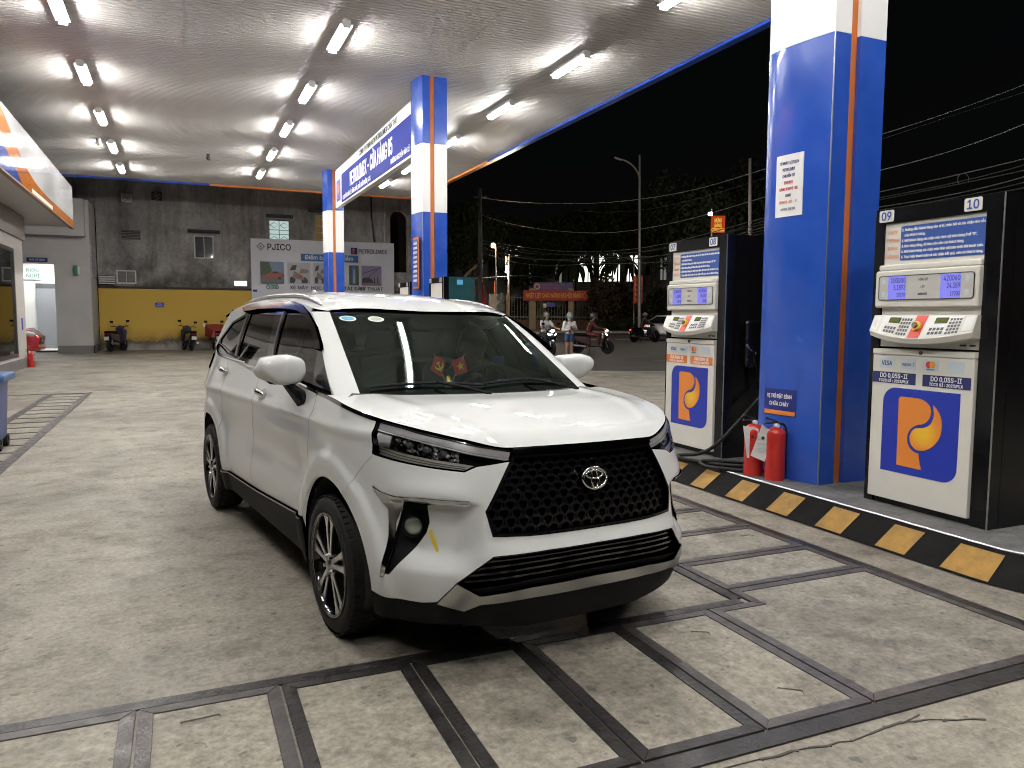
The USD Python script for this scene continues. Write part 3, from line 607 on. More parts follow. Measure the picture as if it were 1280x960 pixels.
# ---------------------------------------------------------------- extinguishers, notices on the near column
M_RED = mat('extinguisher_red', (.50, .022, .018), .28, coat=.4, var=.12, vscale=6)
M_TAG = mat('paper_tag', (.62, .61, .62), .55, var=.08, vscale=20)
def extinguisher(x, y, z, label, h=.43, r=.078, tagrot=0.0, tagoff=(-.09, 0), hose=True):
    t = thing('fire_extinguisher', label, 'extinguisher', (x, y, z))
    prof = [(0, 0), (r * .93, 0), (r, .012), (r, h * .86), (r * .9, h * .93), (r * .6, h * .98), (.02, h), (0, h)]
    part(t, 'cylinder', MB().lathe(prof, basis((x, y, z), (1, 0, 0), (0, 1, 0))).mesh(), M_RED, 40)
    part(t, 'foot_ring', MB().lathe([(r * .95, -.0), (r * 1.01, 0), (r * 1.01, .02), (r * .95, .02)], basis((x, y, z + .001), (1, 0, 0), (0, 1, 0))).mesh(), M_RED, 40)
    m = MB().cyl((x, y, z + h - .005), (x, y, z + h + .03), .022, 14)
    part(t, 'valve', m.mesh(), M_ALU, 30)
    part(t, 'handle', MB().box((x - .12, y - .012, z + h + .028), (x + .02, y + .012, z + h + .04), .004).add(trimesh.creation.box((.13, .022, .010)).apply_transform(trimesh.transformations.rotation_matrix(.3, [0, 1, 0], [0, 0, 0])).apply_translation((x - .055, y, z + h + .062))).mesh(), M_INKBLK)
    part(t, 'gauge', MB().cyl((x - .02, y - .022, z + h + .015), (x - .02, y - .045, z + h + .015), .017, 14).mesh(), M_INKW)
    if hose: part(t, 'discharge_hose', MB().tube(spline([(x + .02, y, z + h + .02), (x + .07, y - .01, z + h + .015), (x + r + .02, y - .015, z + h - .06), (x + r + .022, y - .015, z + .14), (x + r + .018, y - .015, z + .06)], 24), .009, 8).mesh(), M_RUBBER, True)
    if tagoff is not None:
        a, b, c = tagoff
        P = Polygon([(0, 0), (.12, -.03), (.14, -.27), (.02, -.27), ]); P = affinity.rotate(P, tagrot, origin=(0.06, 0))
        dirx = np.array([.72, -.69, 0]); M_ = basis((a, b, c), dirx, (0, 0, 1), np.cross(dirx, (0, 0, 1)))
        tg = part(t, 'inspection_tag', MB().ext(P, .003, M_).mesh(), M_TAG)
        c_ = P.centroid; part(tg, 'tag_stud', MB().cyl((M_ @ [c_.x, c_.y + .05, .003, 1])[:3], (M_ @ [c_.x, c_.y + .05, .012, 1])[:3], .013, 12).mesh(), M_INKBLK)
        part(tg, 'lettering', trimesh.util.concatenate([text('BIÊN BẢN', .014, M_ @ basis((c_.x - .035, c_.y - .01 - .03 * k, .0035), (1, 0, 0), (0, 1, 0)), width=.07, depth=.001) for k in range(3)]), mat('ink_pale', (.45, .45, .47), .5))
    return t
extinguisher(4.405, 4.83, .16, 'front red fire extinguisher with tilted white tag, at the foot of the near column', tagrot=-22, tagoff=(4.30, 4.88, .585))
extinguisher(4.375, 5.05, .16, 'rear red fire extinguisher half hidden by its white tag, beside the front one', tagrot=4, tagoff=(4.265, 5.06, .58), hose=False)
extinguisher(-3.87, 25.30, 0, 'red fire extinguisher standing on the floor by the shop corner', h=.42, r=.085, tagrot=0, tagoff=(-3.80, 25.2, .46), hose=False)

nx = lambda y: 4.56 - .075 * math.sin(min(1, max(0, (y - 4.52) / .55)) * PI / 2) - .004
def on_col(y0, y1, z0, z1, name, label, cat, m):
    """A sheet on the near column's rounded flank, from y1 (left) to y0 (right)."""
    Y = np.linspace(y1, y0, 7); V = [[nx(y), y, z] for y in Y for z in (z0, z1)]; V += [[nx(y) + .01, y, z] for y in Y for z in (z0, z1)]
    n = 14; Fc = []
    for i in range(6): a = 2 * i; Fc += [[a, a + 2, a + 3], [a, a + 3, a + 1], [a + n, a + 1 + n, a + 3 + n], [a + n, a + 3 + n, a + 2 + n], [a, a + n, a + n + 2], [a, a + n + 2, a + 2], [a + 1, a + 3, a + n + 3], [a + 1, a + n + 3, a + n + 1]]
    Fc += [[0, 1, n + 1], [0, n + 1, n], [12, n + 12, n + 13], [12, n + 13, 13]]
    t = thing(name, label, cat, (nx((y0 + y1) / 2), (y0 + y1) / 2, z0)); part(t, 'sheet', trimesh.Trimesh(np.array(V), Fc, process=False), m); return t
def col_text(t, s, h, y, z, width, m, bold=True, lift=.002):
    q = text(s, h, np.eye(4), width=width, align='c', bold=bold, depth=.0015)
    v = q.vertices.copy(); Y = y - v[:, 0]; X = np.array([nx(a) for a in Y]) - lift - v[:, 2]
    q.vertices = np.c_[X, Y, z + v[:, 1]]; part(t, 'lettering', q, m)
nt = on_col(4.745, 5.01, 2.275, 2.762, 'paper_notice', 'white paper notice with dark and red lines taped on the near column', 'notice', M_WHITE)
for k, (s, wd, m) in enumerate((('TỪ NGÀY 1/7/2024', .19, M_INK), ('PETROLIMEX', .12, M_INK), ('CHUYỂN TỪ', .12, M_INK), ('E5RON92', .085, M_INKRED), ('XĂNG RON95-III', .18, M_INKRED), ('SANG', .055, M_INK), ('RON95-III - V', .17, M_INKOR))):
    col_text(nt, s, .022, 4.88, 2.685 - k * .051, wd, m)
col_text(nt, '☎ 1900 2828'[2:], .018, 4.88, 2.325, .14, M_INK, False)
sn = on_col(4.735, 5.06, .672, .888, 'safety_sign', 'small blue sign with orange foot above the fire extinguishers', 'sign', mat('safety_blue', (.018, .03, .20), .35))
col_text(sn, 'VỊ TRÍ ĐẶT BÌNH', .030, 4.90, .815, .255, M_INKW); col_text(sn, 'CHỮA CHÁY', .030, 4.90, .752, .20, M_INKW)
Yq = np.linspace(5.055, 4.74, 7); part(sn, 'orange_band', trimesh.Trimesh(np.array([[nx(y) - .002, y, z] for y in Yq for z in (.678, .712)]), [q for i in range(6) for q in ([2 * i, 2 * i + 2, 2 * i + 3], [2 * i, 2 * i + 3, 2 * i + 1])], process=False), M_LOGOO)
bd = thing('notice_board', 'small blue notice with orange border on the middle column', 'notice', (4.53, 15.6, 2.2))
part(bd, 'board', MB().box((4.535, 15.42, 2.05), (4.555, 15.80, 3.1)).mesh(), M_ORANGED); part(bd, 'sheet', MB().box((4.528, 15.45, 2.09), (4.534, 15.77, 3.06)).mesh(), M_BBLUE)
for k in range(9): part(bd, 'lettering', text('AN TOÀN PHÒNG CHÁY', .05, basis((4.527, 15.75, 2.95 - k * .095), (0, -1, 0), (0, 0, 1)), width=.28, depth=.003), M_INKW)
# ---------------------------------------------------------------- the white car: its surfaces as functions
from scipy.interpolate import CubicSpline, PchipInterpolator
_zk = np.array([.15, .30, .42, .55, .70, .85, .95, 1.05, 1.15, 1.28])
_sp = lambda v, k=_zk: CubicSpline(k, v, bc_type='natural')
CW = _sp([.79, .828, .846, .849, .851, .856, .846, .822, .798, .76])
CXF = _sp([.77, .845, .872, .868, .855, .825, .795, .74, .65, .52])
CXR = _sp([-3.44, -3.57, -3.60, -3.60, -3.59, -3.57, -3.54, -3.50, -3.45, -3.37])
CN = PchipInterpolator(_zk, [3.2, 3.1, 3.0, 2.9, 2.75, 2.6, 2.5, 2.4, 2.4, 2.4])
X0, X1 = 0.0, -2.55
def _ray(th, n):
    c, s = np.abs(np.cos(th)), np.abs(np.sin(th))
    r = (np.maximum(c, 1e-9) ** n + np.maximum(s, 1e-9) ** n) ** (1 / n)
    return c / r, s / r
_th = np.linspace(0, np.pi / 2, 600)
_u, _v = _ray(_th, 2.75)
_fx, _fy = .83 * _u, .855 * _v
_fs = np.concatenate([[0], np.cumsum(np.hypot(np.diff(_fx), np.diff(_fy)))])
LF = _fs[-1]
_u2, _v2 = _ray(_th, 4.0)
_rx, _ry = X1 - 1.03 * _u2[::-1], .855 * _v2[::-1]
_rs = np.concatenate([[0], np.cumsum(np.hypot(np.diff(_rx), np.diff(_ry)))])
LS = LF + (X0 - X1)
LT = LS + _rs[-1]
def s_y(y): return float(np.interp(y, _fy, _fs))                      # chart position of a front point by its |y|
def s_x(x):                                                            # of a side point by its x
    if x > X0: return float(np.interp(-x, -_fx, _fs))
    if x > X1: return LF + X0 - x
    return LS + float(np.interp(-x, -_rx, _rs))
def x_of(s): return np.where(s < LF, np.interp(s, _fs, _fx), np.where(s < LS, X0 - (s - LF), np.interp(s - LS, _rs, _rx)))
def y_of(s): return np.where(s < LF, np.interp(s, _fs, _fy), np.where(s < LS, .855, np.interp(s - LS, _rs, _ry)))
def ss(a, b, x):
    t = np.clip((x - a) / (b - a), 0, 1); return t * t * (3 - 2 * t)
def _raw(s, z):
    s, z = np.broadcast_arrays(np.asarray(s, float), np.asarray(z, float))
    sg, s = np.where(s < 0, -1.0, 1.0), np.abs(s)
    W, n = CW(z), CN(z)
    th = np.interp(s, _fs, _th)
    u, v = _ray(th, n)
    th2 = np.interp(LT - s, (_rs[-1] - _rs)[::-1], _th)
    u2, v2 = _ray(th2, 4.0)
    x = np.where(s < LF, X0 + (CXF(z) - X0) * u, np.where(s < LS, X0 - (s - LF), X1 - (X1 - CXR(z)) * u2))
    y = np.where(s < LF, W * v, np.where(s < LS, W, W * v2))
    y = y * (1 - .05 * ss(-2.7, -3.8, x))
    return x, y * sg, z
def _disp(s, z):
    s = np.abs(s)
    x, y = x_of(s), y_of(s)
    side = ss(.75, .45, x)
    d = np.zeros(np.broadcast(s, z).shape)
    for xc in (0.0, -2.75):                                            # wheel arch flares
        r = np.hypot(x - xc, z - .32)
        d = d + side * (.015 * ss(.36, .40, r) * ss(.56, .44, r) + .012 * ss(.520, .470, r)) * (1 - .5 * ss(.9, 1.0, z))
    door = ss(-.30, -.55, x) * ss(-2.45, -2.15, x)
    d = d - door * .016 * np.exp(-((z - .68) / .12) ** 2)              # hollow doors above a fuller sill
    d = d + side * .012 * np.exp(-((z - .945 - .012 * x) / .028) ** 2)    # shoulder crease
    d = d + .022 * np.exp(-((x + 2.75) / .5) ** 2 - ((z - .93) / .16) ** 2) * ss(.75, .8, y)
    # front bumper: full lip under the grille, cheeks hollowed beside it
    front = ss(.42, .58, x)
    ch = ss(.485, .62, y) * ss(.88, .74, y) * ss(.42, .54, z) * ss(.718, .692, z)
    d = d - front * .056 * ch
    d = d + front * .018 * np.exp(-((z - .50) / .05) ** 2) * ss(.7, .3, y)
    d = d + front * .012 * np.exp(-((z - .745) / .05) ** 2) * ss(.5, .62, y)
    return d
def _n(x, y, z, f, a, b, h=3e-3):
    pu = [(p - q) for p, q in zip(f(a + h, b), f(a - h, b))]
    pv = [(p - q) for p, q in zip(f(a, b + h), f(a, b - h))]
    n = np.stack([pu[1] * pv[2] - pu[2] * pv[1], pu[2] * pv[0] - pu[0] * pv[2], pu[0] * pv[1] - pu[1] * pv[0]], -1)
    return n / np.maximum(np.linalg.norm(n, axis=-1, keepdims=True), 1e-12)
def body(s, z):
    """The lower body, +y side: s runs from the nose's middle round the corner and along the side to the tail's middle."""
    s, z = np.broadcast_arrays(np.asarray(s, float), np.asarray(z, float))
    x, y, z = _raw(s, z)
    n = _n(x, y, z, _raw, s, z)
    d = _disp(s, z)
    return x + n[..., 0] * d, y + n[..., 1] * d, z + n[..., 2] * d
BELT = PchipInterpolator([-3.62, -3.3, -2.75, -2.42, -2.2, -1.4, -.72, -.3, 0, .25, .40], [1.225, 1.222, 1.158, 1.147, 1.142, 1.138, 1.102, 1.077, 1.056, 1.033, 1.018])
_zt_s = [0, s_y(.38), s_y(.55), s_y(.70), s_x(.40)]
_zt = PchipInterpolator(_zt_s + [s_x(.25), s_x(0)], [.923, .923, .954, .986, 1.016, 1.033, 1.056])
def ztop(s): return np.where(s <= s_x(0), _zt(np.clip(s, 0, s_x(0))), BELT(np.clip(x_of(s), -3.62, .4)))
# greenhouse
def xc_(z): return -.06 - 1.50 * (z - 1.06) - .25 * (z - 1.06) ** 2
def xs_(z): return -.17 - 1.69 * (z - 1.079) - .1 * (z - 1.079) ** 2
def yw_(z): return .655 - .20 * (z - 1.079)
YS = CubicSpline([1.0, 1.06, 1.15, 1.27, 1.40, 1.50, 1.56], [.848, .834, .810, .765, .706, .655, .62])
XP = PchipInterpolator([1.0, 1.063, 1.136, 1.274, 1.39, 1.471, 1.51, 1.56], [-.12, -.215, -.349, -.564, -.765, -.95, -1.18, -1.5])
def side(x, z):
    """Side glass and pillars, +y side."""
    x, z = np.broadcast_arrays(np.asarray(x, float), np.asarray(z, float))
    return x, YS(z) * (1 - .10 * ss(-1.6, -3.7, x)) * (1 - .08 * ss(-1.5, -.2, x)), z
def shield(q, z):
    """Windscreen, q from -1 to 1."""
    q, z = np.broadcast_arrays(np.asarray(q, float), np.asarray(z, float))
    return xc_(z) - (xc_(z) - xs_(z)) * np.abs(q) ** 2.2, q * yw_(z), z
def pillar(q, z):
    """Front pillar, q 0 at the windscreen and 1 at the side glass."""
    q, z = np.broadcast_arrays(np.asarray(q, float), np.asarray(z, float))
    p0, p1 = np.stack([xs_(z), yw_(z)]), np.stack([XP(z), side(XP(z), z)[1]])
    L = np.linalg.norm(p1 - p0, axis=0)
    t0 = np.stack([-2.2 * (xc_(z) - xs_(z)), yw_(z)]); t0 = t0 / np.linalg.norm(t0, axis=0) * L * 1.1
    ch = (p1 - p0) / L
    t1 = ch + np.stack([-np.ones_like(z), np.zeros_like(z)]) * .8; t1 = t1 / np.linalg.norm(t1, axis=0) * L
    a, b, c, d = 2 * q ** 3 - 3 * q ** 2 + 1, q ** 3 - 2 * q ** 2 + q, -2 * q ** 3 + 3 * q ** 2, q ** 3 - q ** 2
    r = a * p0 + b * t0 + c * p1 + d * t1
    return r[0], r[1], z
# ---------------------------------------------------------------- panels cut out of those surfaces
def panel(fn, poly, step=(.03, .02), off=0.0, flange=.012, out=1, mirror=False, thick=0.0):
    """The part of the surface fn(a, b) inside poly (a, b), as (vertices, faces, normals); off pushes it outward, flange turns its edges inward."""
    V, N, F, idx = [], [], [], {}
    def vert(a, b):
        k = (round(a, 5), round(b, 5))
        if k not in idx: idx[k] = len(V); V.append(k)
        return idx[k]
    for pl in getattr(poly, 'geoms', [poly]):
        if pl.is_empty or pl.area < 1e-7: continue
        prepare(pl); x0, y0, x1, y1 = pl.bounds; sx, sy = step
        i0, i1, j0, j1 = math.floor(x0 / sx), math.ceil(x1 / sx), math.floor(y0 / sy), math.ceil(y1 / sy)
        I, J = (q.ravel() for q in np.meshgrid(np.arange(i0, i1), np.arange(j0, j1), indexing='ij'))
        cells_ = shapely.box(I * sx, J * sy, (I + 1) * sx, (J + 1) * sy); whole = shapely.contains_properly(pl, cells_); cut = ~whole & shapely.intersects(pl, cells_)
        for i, j in zip(I[whole], J[whole]):
            q = [vert(i * sx, j * sy), vert((i + 1) * sx, j * sy), vert((i + 1) * sx, (j + 1) * sy), vert(i * sx, (j + 1) * sy)]
            F += [[q[0], q[1], q[2]], [q[0], q[2], q[3]]]
        for g in shapely.intersection(pl, cells_[cut]):
            for h in getattr(g, 'geoms', [g]):
                if h.geom_type != 'Polygon' or h.area < 1e-9: continue
                r_ = h.exterior.coords[:-1]
                if not h.interiors and (len(r_) == 3 or (len(r_) == 4 and h.convex_hull.area - h.area < 1e-12)):
                    m = [vert(*p) for p in r_]; F += [[m[0], m[k], m[k + 1]] for k in range(1, len(m) - 1)]; continue
                try: tv, tf = trimesh.creation.triangulate_polygon(h, engine='earcut')
                except Exception: continue
                m = [vert(*p) for p in tv]; F += [[m[k] for k in t] for t in tf]
    ab = np.array(V); P = np.stack(fn(ab[:, 0], ab[:, 1]), -1); n = out * _n(None, None, None, fn, ab[:, 0], ab[:, 1])
    if off: P = P + n * off
    F = np.array(F)
    g = np.cross(P[F[:, 1]] - P[F[:, 0]], P[F[:, 2]] - P[F[:, 0]])
    bad = (g * n[F].mean(1)).sum(1) < 0; F[bad] = F[bad][:, ::-1]
    P, n, F = [P], [n], [F]; base = len(ab)
    if thick:
        P.append(P[0] - n[0] * thick); n.append(-n[0]); F.append(F[0][:, ::-1] + base); base *= 2
    if flange or thick:
        for pl in getattr(poly, 'geoms', [poly]):
            for ring in [pl.exterior, *pl.interiors]:
                L = ring.length; r = np.array(ring.segmentize(.03).coords)
                X = np.stack(fn(r[:, 0], r[:, 1]), -1); m = out * _n(None, None, None, fn, r[:, 0], r[:, 1]); X = X + m * off
                tg = np.gradient(X, axis=0); sn = np.cross(tg, m); sn /= np.maximum(np.linalg.norm(sn, axis=1, keepdims=True), 1e-9)
                k = len(r); P += [X, X - m * max(flange, thick)]; n += [sn, sn]
                F.append(np.array([q for i in range(k - 1) for q in ([base + i, base + i + 1, base + k + i + 1], [base + i, base + k + i + 1, base + k + i])])); base += 2 * k
    P, n, F = np.vstack(P), np.vstack(n), np.vstack(F)
    if mirror: P, n, F = P * [1, -1, 1], n * [1, -1, 1], F[:, ::-1]
    return P, F, n
def polyline_strip(fn, pts, w, off=.004, out=1, mirror=False, step=(.03, .02)):
    return panel(fn, LineString(pts).buffer(w / 2, cap_style=2, join_style=1), step, off, .006, out, mirror)
neg = lambda p: affinity.scale(p, -1, 1, origin=(0, 0))
# materials
def paint():
    n = {'g': ('texture_coordinate', {}), 'f': ('noise_texture', {'scale': 900.0, 'detail': 2.0}), 'r': ('rgb_ramp', {'ramp': [(.3, (.62, .635, .63)), (.7, (.70, .712, .705))]}),
         'd': ('noise_texture', {'scale': 5.0, 'detail': 5.0}), 'dr': ('map_range', {'from_min': .3, 'from_max': .7, 'to_min': .42, 'to_max': .52, 'clamp': True}),
         'p': ('principled_bsdf', {'coat_weight': 1.0, 'coat_roughness': .02, 'specular_ior_level': .15})}
    return usdkit.material(stage, '/World/Looks/pearl_white_paint', n, [('g.object', 'f.vector'), ('f.fac', 'r.fac'), ('r.color', 'p.base_color'), ('g.object', 'd.vector'), ('d.fac', 'dr.value'), ('dr.result', 'p.roughness')], surface='p.BSDF')
C_PAINT = paint()
C_BLK = mat('gloss_black', (.006, .006, .007), .10, coat=.6)
C_PLA = mat('black_plastic', (.008, .008, .009), .55, spec=.12, bump=.15, bscale=300, space='object')
C_CHR = mat('bright_chrome', (.86, .86, .87), .07, 1.0)
C_SIL = mat('satin_silver', (.42, .415, .405), .24, .95)
C_DARK = mat('lining_dark', (.012, .012, .013), .8)
C_TRIM = mat('cabin_grey', (.022, .022, .023), .8)
C_WS = pane('windscreen_glass', (.56, .65, .61), 1.7, gain=(.74, .90, .83))
C_SG = pane('side_glass_tint', (.13, .15, .145), 1.5)
C_LENS = pane('lamp_lens', (.93, .94, .95), 1.45)
C_REF = mat('lamp_reflector', (.90, .90, .93), .25, .12)
C_SMOKE = mat('smoked_visor', (.010, .006, .008), .12, spec=.25)
C_SEAT = mat('seat_fabric', (.012, .012, .012), .9)

HEAD = 2.9929; ROLLC = math.radians(-.994)
CAR = np.array([1.4482, 3.6412, 0.0])
car = thing('car', 'white seven-seat family car with chrome trim and big black grille parked at the pump island', 'car', tuple(CAR), world=False)
_b = [math.sin(HEAD), math.cos(HEAD), 0]; _l = [-math.cos(HEAD), math.sin(HEAD), 0]
xf = UsdGeom.Xformable(car.prim); xf.ClearXformOpOrder()
car.prim.RemoveProperty('xformOp:translate')
op = xf.AddTransformOp()
Fv, Lv, Zv = np.array(_b), np.array(_l), np.array([0, 0, 1.0])
op.Set(Gf.Matrix4d(*Fv, 0, *Lv, 0, *Zv, 0, *CAR, 1))
# the sprung body leans a little on its springs: bake that into the body parts, wheels stay upright
RL = np.array([[1, 0, 0], [0, math.cos(ROLLC), -math.sin(ROLLC)], [0, math.sin(ROLLC), math.cos(ROLLC)]])
def cpart(name, m, material, parent=None, smooth=False, lean=True, label=None):
    if not isinstance(m, tuple):
        m = meshkit.arrays(_tm(m), smooth)
    v, f, n = m
    if lean: v = v @ RL.T; n = None if n is None else n @ RL.T
    return part(car if parent is None else parent, name, (v, f, n), material, label=label)

# ---- lower body
ARC_F, ARC_R = (.02, .325, .388), (-2.75, .325, .388)
def sxz(pts): return [(s_x(x), z) for x, z in pts]
def arch(c, grow=0.0, n=48):
    """Wheel opening in the chart, open downward."""
    cx, cz, r = c; r += grow
    L = [(s_x(cx + r * math.cos(a)), cz + r * math.sin(a) * (1.0)) for a in np.linspace(0, PI, n)]
    return Polygon(L + [(s_x(cx - r), .05), (s_x(cx + r), .05)]).buffer(0)
HL = Polygon([(.362, .919), (.369, .915), (.516, .937), (.636, .961), (.742, .977), (.862, .998), (.950, 1.007), (1.003, 1.010), (1.006, .96), (.996, .874), (.857, .859), (.702, .845), (.573, .835), (.522, .856), (.374, .876)])
GR = Polygon([(-.371, .90), (.371, .90), (.376, .885), (.50, .681), (.474, .583), (.30, .578), (-.30, .578), (-.474, .583), (-.50, .681), (-.376, .885)])
GBAR = Polygon([(-.366, .926), (.366, .926), (.373, .900), (-.373, .900)])
POD = Polygon([(.862, .690), (.76, .703), (.748, .625), (.763, .581), (.899, .403), (.912, .405), (.893, .566)])
CHR7 = Polygon([(1.005, .745), (.955, .728), (.87, .720), (.752, .728), (.562, .722), (.558, .708), (.762, .704), (.862, .692), (.893, .609), (.893, .566), (.912, .399), (.930, .388), (.918, .563), (.922, .66), (.955, .70)])
INT = Polygon([(-.475, .508), (-.43, .511), (-.25, .519), (0, .521), (.25, .519), (.43, .511), (.475, .508), (.615, .402), (.585, .365), (.3, .394), (0, .399), (-.3, .394), (-.585, .365), (-.615, .402)])
SIL = Polygon([(.613, .402), (.524, .350), (.31, .372), (0, .378), (-.31, .372), (-.524, .350), (-.613, .402), (-.69, .312), (-.583, .284), (-.522, .312), (-.305, .325), (0, .326), (.305, .325), (.522, .312), (.583, .284), (.69, .312)])
SLOT = Polygon([(.585, .365), (.524, .350), (.31, .372), (0, .378), (-.31, .372), (-.524, .350), (-.585, .365), (-.3, .394), (0, .399), (.3, .394)])
GAPL = [(.996, .874), (1.006, .866), (1.06, .822), (1.113, .776), (1.168, .703)]
def half_bumper():
    L = [(0, .52), (.25, .519), (.43, .511), (.475, .508), (.615, .402), (.692, .314), (.757, .303), (.891, .300), (1.0, .318), (1.06, .33), (1.30, .35)]
    return Polygon([(0, .90), (0, .52)] + L[1:] + [(1.30, .70), (1.168, .703), (1.113, .776), (1.06, .822), (1.006, .866), (1.006, .874), (.996, .874), (.9, .90), (.371, .90)])
HB = half_bumper().difference(arch(ARC_F)).difference(HL.buffer(.003)).difference(POD.buffer(.002)).difference(Polygon([(1.006, .866), (1.06, .822), (1.113, .776), (1.168, .703), (1.5, .6), (1.5, 1.0), (1.0, 1.0)]))
HB = max(getattr(HB, 'geoms', [HB]), key=lambda g: g.area)
BUMP = unary_union([HB, neg(HB)]).buffer(.0005).difference(GR.buffer(.001))
FINE = (.0125, .0105)
cpart('front_bumper', panel(body, BUMP, FINE), C_PAINT)
LOW = unary_union([q for h in [Polygon([(0, .326), (.305, .325), (.522, .312), (.583, .284), (.69, .312), (.757, .303), (.891, .300), (1.0, .318), (1.06, .33), (1.3, .35), (1.3, .24), (1.0, .215), (.90, .20), (.77, .205), (.59, .215), (.3, .178), (0, .178)]).difference(arch(ARC_F, .004))] for q in (h, neg(h))]).buffer(-.0015)
cpart('lower_lip', panel(body, LOW, FINE, off=.004), C_PLA)
cpart('silver_trim', panel(body, SIL.buffer(-.001), FINE, off=.012, flange=.03), C_SIL)
cpart('trim_shadow_gap', panel(body, SLOT, FINE, off=-.012), C_PLA)
# grille: dark backing, raised cells in rows that grow downward, chrome-black bar, emblem
gb = cpart('grille', panel(body, GR.buffer(.004), FINE, off=-.055, flange=0), C_DARK)
ring = GR.difference(GR.buffer(-.012, join_style=2))
cpart('grille_frame', panel(body, ring, (.02, .01), off=.002, flange=.06), C_BLK, gb)
cells = []
rows_ = 11; zz = .893
for r in range(rows_):
    hgt = .0235 + .0016 * r; zc = zz - hgt / 2; zz -= hgt
    wd = .056
    for k in range(-10, 11):
        c = k * wd + (wd / 2 if r % 2 else 0)
        if abs(c) > .53: continue
        o = Polygon([(c - wd * .50, zc + hgt * .18), (c - wd * .24, zc + hgt * .52), (c + wd * .24, zc + hgt * .52), (c + wd * .50, zc + hgt * .18), (c + wd * .40, zc - hgt * .52), (c + wd * .10, zc - hgt * .30), (c - wd * .10, zc - hgt * .30), (c - wd * .40, zc - hgt * .52)])
        o2 = affinity.translate(affinity.scale(o, .72, .58), 0, -.004)
        cells.append((o.difference(o2).intersection(GR.buffer(-.008)), c))
for s0, s1 in ((-.6, 0), (0, .6)):
    q = unary_union([c.buffer(.0002) for c, x in cells if s0 <= x < s1 + 1e-6 and not c.is_empty])
    cpart('grille_mesh', panel(lambda a, b: body(a, b), q, (.04, .03), off=-.022, flange=.03), mat('grille_black', (.006, .006, .007), .22, spec=.35), gb)
cpart('grille_bar', panel(body, GBAR, FINE, off=.010, flange=.04), mat('black_chrome', (.22, .22, .23), .08, 1.0), gb)
def torus_ell(cx, cz, a, b, r, n=36):
    A = np.linspace(0, 2 * PI, n + 1); P = np.c_[cx + a * np.cos(A), cz + b * np.sin(A)]
    X = np.stack(body(P[:, 0], P[:, 1]), -1); X[:, 0] += .012
    return common_tube(X, r, 8)
eb = MB()
for a, b, cz, r in ((.062, .043, .787, .0062), (.0175, .040, .785, .0050), (.043, .0165, .802, .0048)):
    v_, f_ = torus_ell(0, cz, a, b, r); eb.l.append(trimesh.Trimesh(v_, f_, process=False))
cpart('emblem', eb.mesh(), C_CHR, gb, smooth=True)
cpart('emblem_back', panel(body, affinity.scale(Point(0, .787).buffer(1, 24), .060, .041), FINE, off=-.006, flange=.01), C_BLK, gb)
# lower intake
ib = cpart('lower_intake', panel(body, INT.buffer(.002), FINE, off=-.07, flange=0), C_DARK)
cpart('intake_rim', panel(body, INT.difference(INT.buffer(-.006, join_style=2)), (.02, .01), off=-.002, flange=.075), C_PLA, ib)
for k in range(4):
    z = .418 + k * .025; bar = sbox(-.62, z - .0045, .62, z + .0045).intersection(affinity.scale(INT, 1, 1)).buffer(-.0002)
    bend = lambda a, b: body(a, b - .022 * np.clip((np.abs(a) - .0) / .6, 0, 1) ** 2 * (1 if True else 0))
    cpart('intake_slat', panel(bend, bar, (.03, .02), off=-.022, flange=.03), C_BLK, ib)
# both sides
def dsill(x): return float(np.interp(x, [-2.5, -1.375, -.36], [.345, .385, .445]))
DOORF = spl([(-.315, 1.055), (-.312, .98), (-.330, .88), (-.362, .72), (-.372, .58), (-.372, .45)], 20)
def fender_poly():
    top = [(s_x(x), ztop(s_x(x)) - .010) for x in np.linspace(.36, -.30, 14)]
    door = sxz(DOORF + [(-.366, .40)])
    p = Polygon([(1.006, .872)] + [(1.006, 1.008)] + top + door + [(s_x(-.366), .30), (1.168, .30), (1.168, .703), (1.113, .776), (1.06, .822), (1.006, .866)]).buffer(0)
    return p.difference(arch(ARC_F)).difference(HL.buffer(.003))
def big(p): return max(getattr(p, 'geoms', [p]), key=lambda g: g.area)
FEN = big(fender_poly()).buffer(-.002)
MID = spl([(-1.475, 1.14), (-1.462, 1.0), (-1.50, .80), (-1.545, .60), (-1.56, .36)], 24)
REAR = spl([(-2.42, 1.16), (-2.33, .95), (-2.355, .80), (-2.41, .62), (-2.45, .30)], 24)
ZB = lambda x: float(BELT(x)) - .012
FD = Polygon(sxz([(-.315, ZB(-.315))] + DOORF[1:]) + sxz([(x, dsill(x)) for x in np.linspace(-.40, -1.55, 12)]) + sxz(MID[::-1][1:]) + sxz([(x, ZB(x)) for x in np.linspace(-1.44, -.31, 14)])).buffer(-.002)
RD = Polygon(sxz([(x, ZB(x)) for x in np.linspace(-1.46, -2.43, 12)]) + sxz(REAR[1:]) + sxz([(x, dsill(x)) for x in np.linspace(-2.45, -1.56, 10)]) + sxz(MID[::-1][1:-1])).buffer(0).difference(arch(ARC_R)).buffer(-.002)
RD = big(RD)
SH = LT
QP = Polygon(sxz([(-2.42, ZB(-2.42))] + REAR[1:]) + [(s_x(-3.3), .26), (LT - .02, .26), (LT - .02, 1.20), (s_x(-3.4), ZB(-3.4))] + sxz([(x, ZB(x)) for x in np.linspace(-3.3, -2.46, 12)])).buffer(0).difference(arch(ARC_R)).buffer(-.002)
QP = big(QP)
TAILP = Polygon([(s_x(-3.02), 1.135), (s_x(-3.30), 1.15), (LT - .35, 1.14), (LT - .38, 1.06), (s_x(-3.42), 1.00), (s_x(-3.22), 1.02), (s_x(-3.06), 1.06)])
QP = QP.difference(TAILP.buffer(.003))
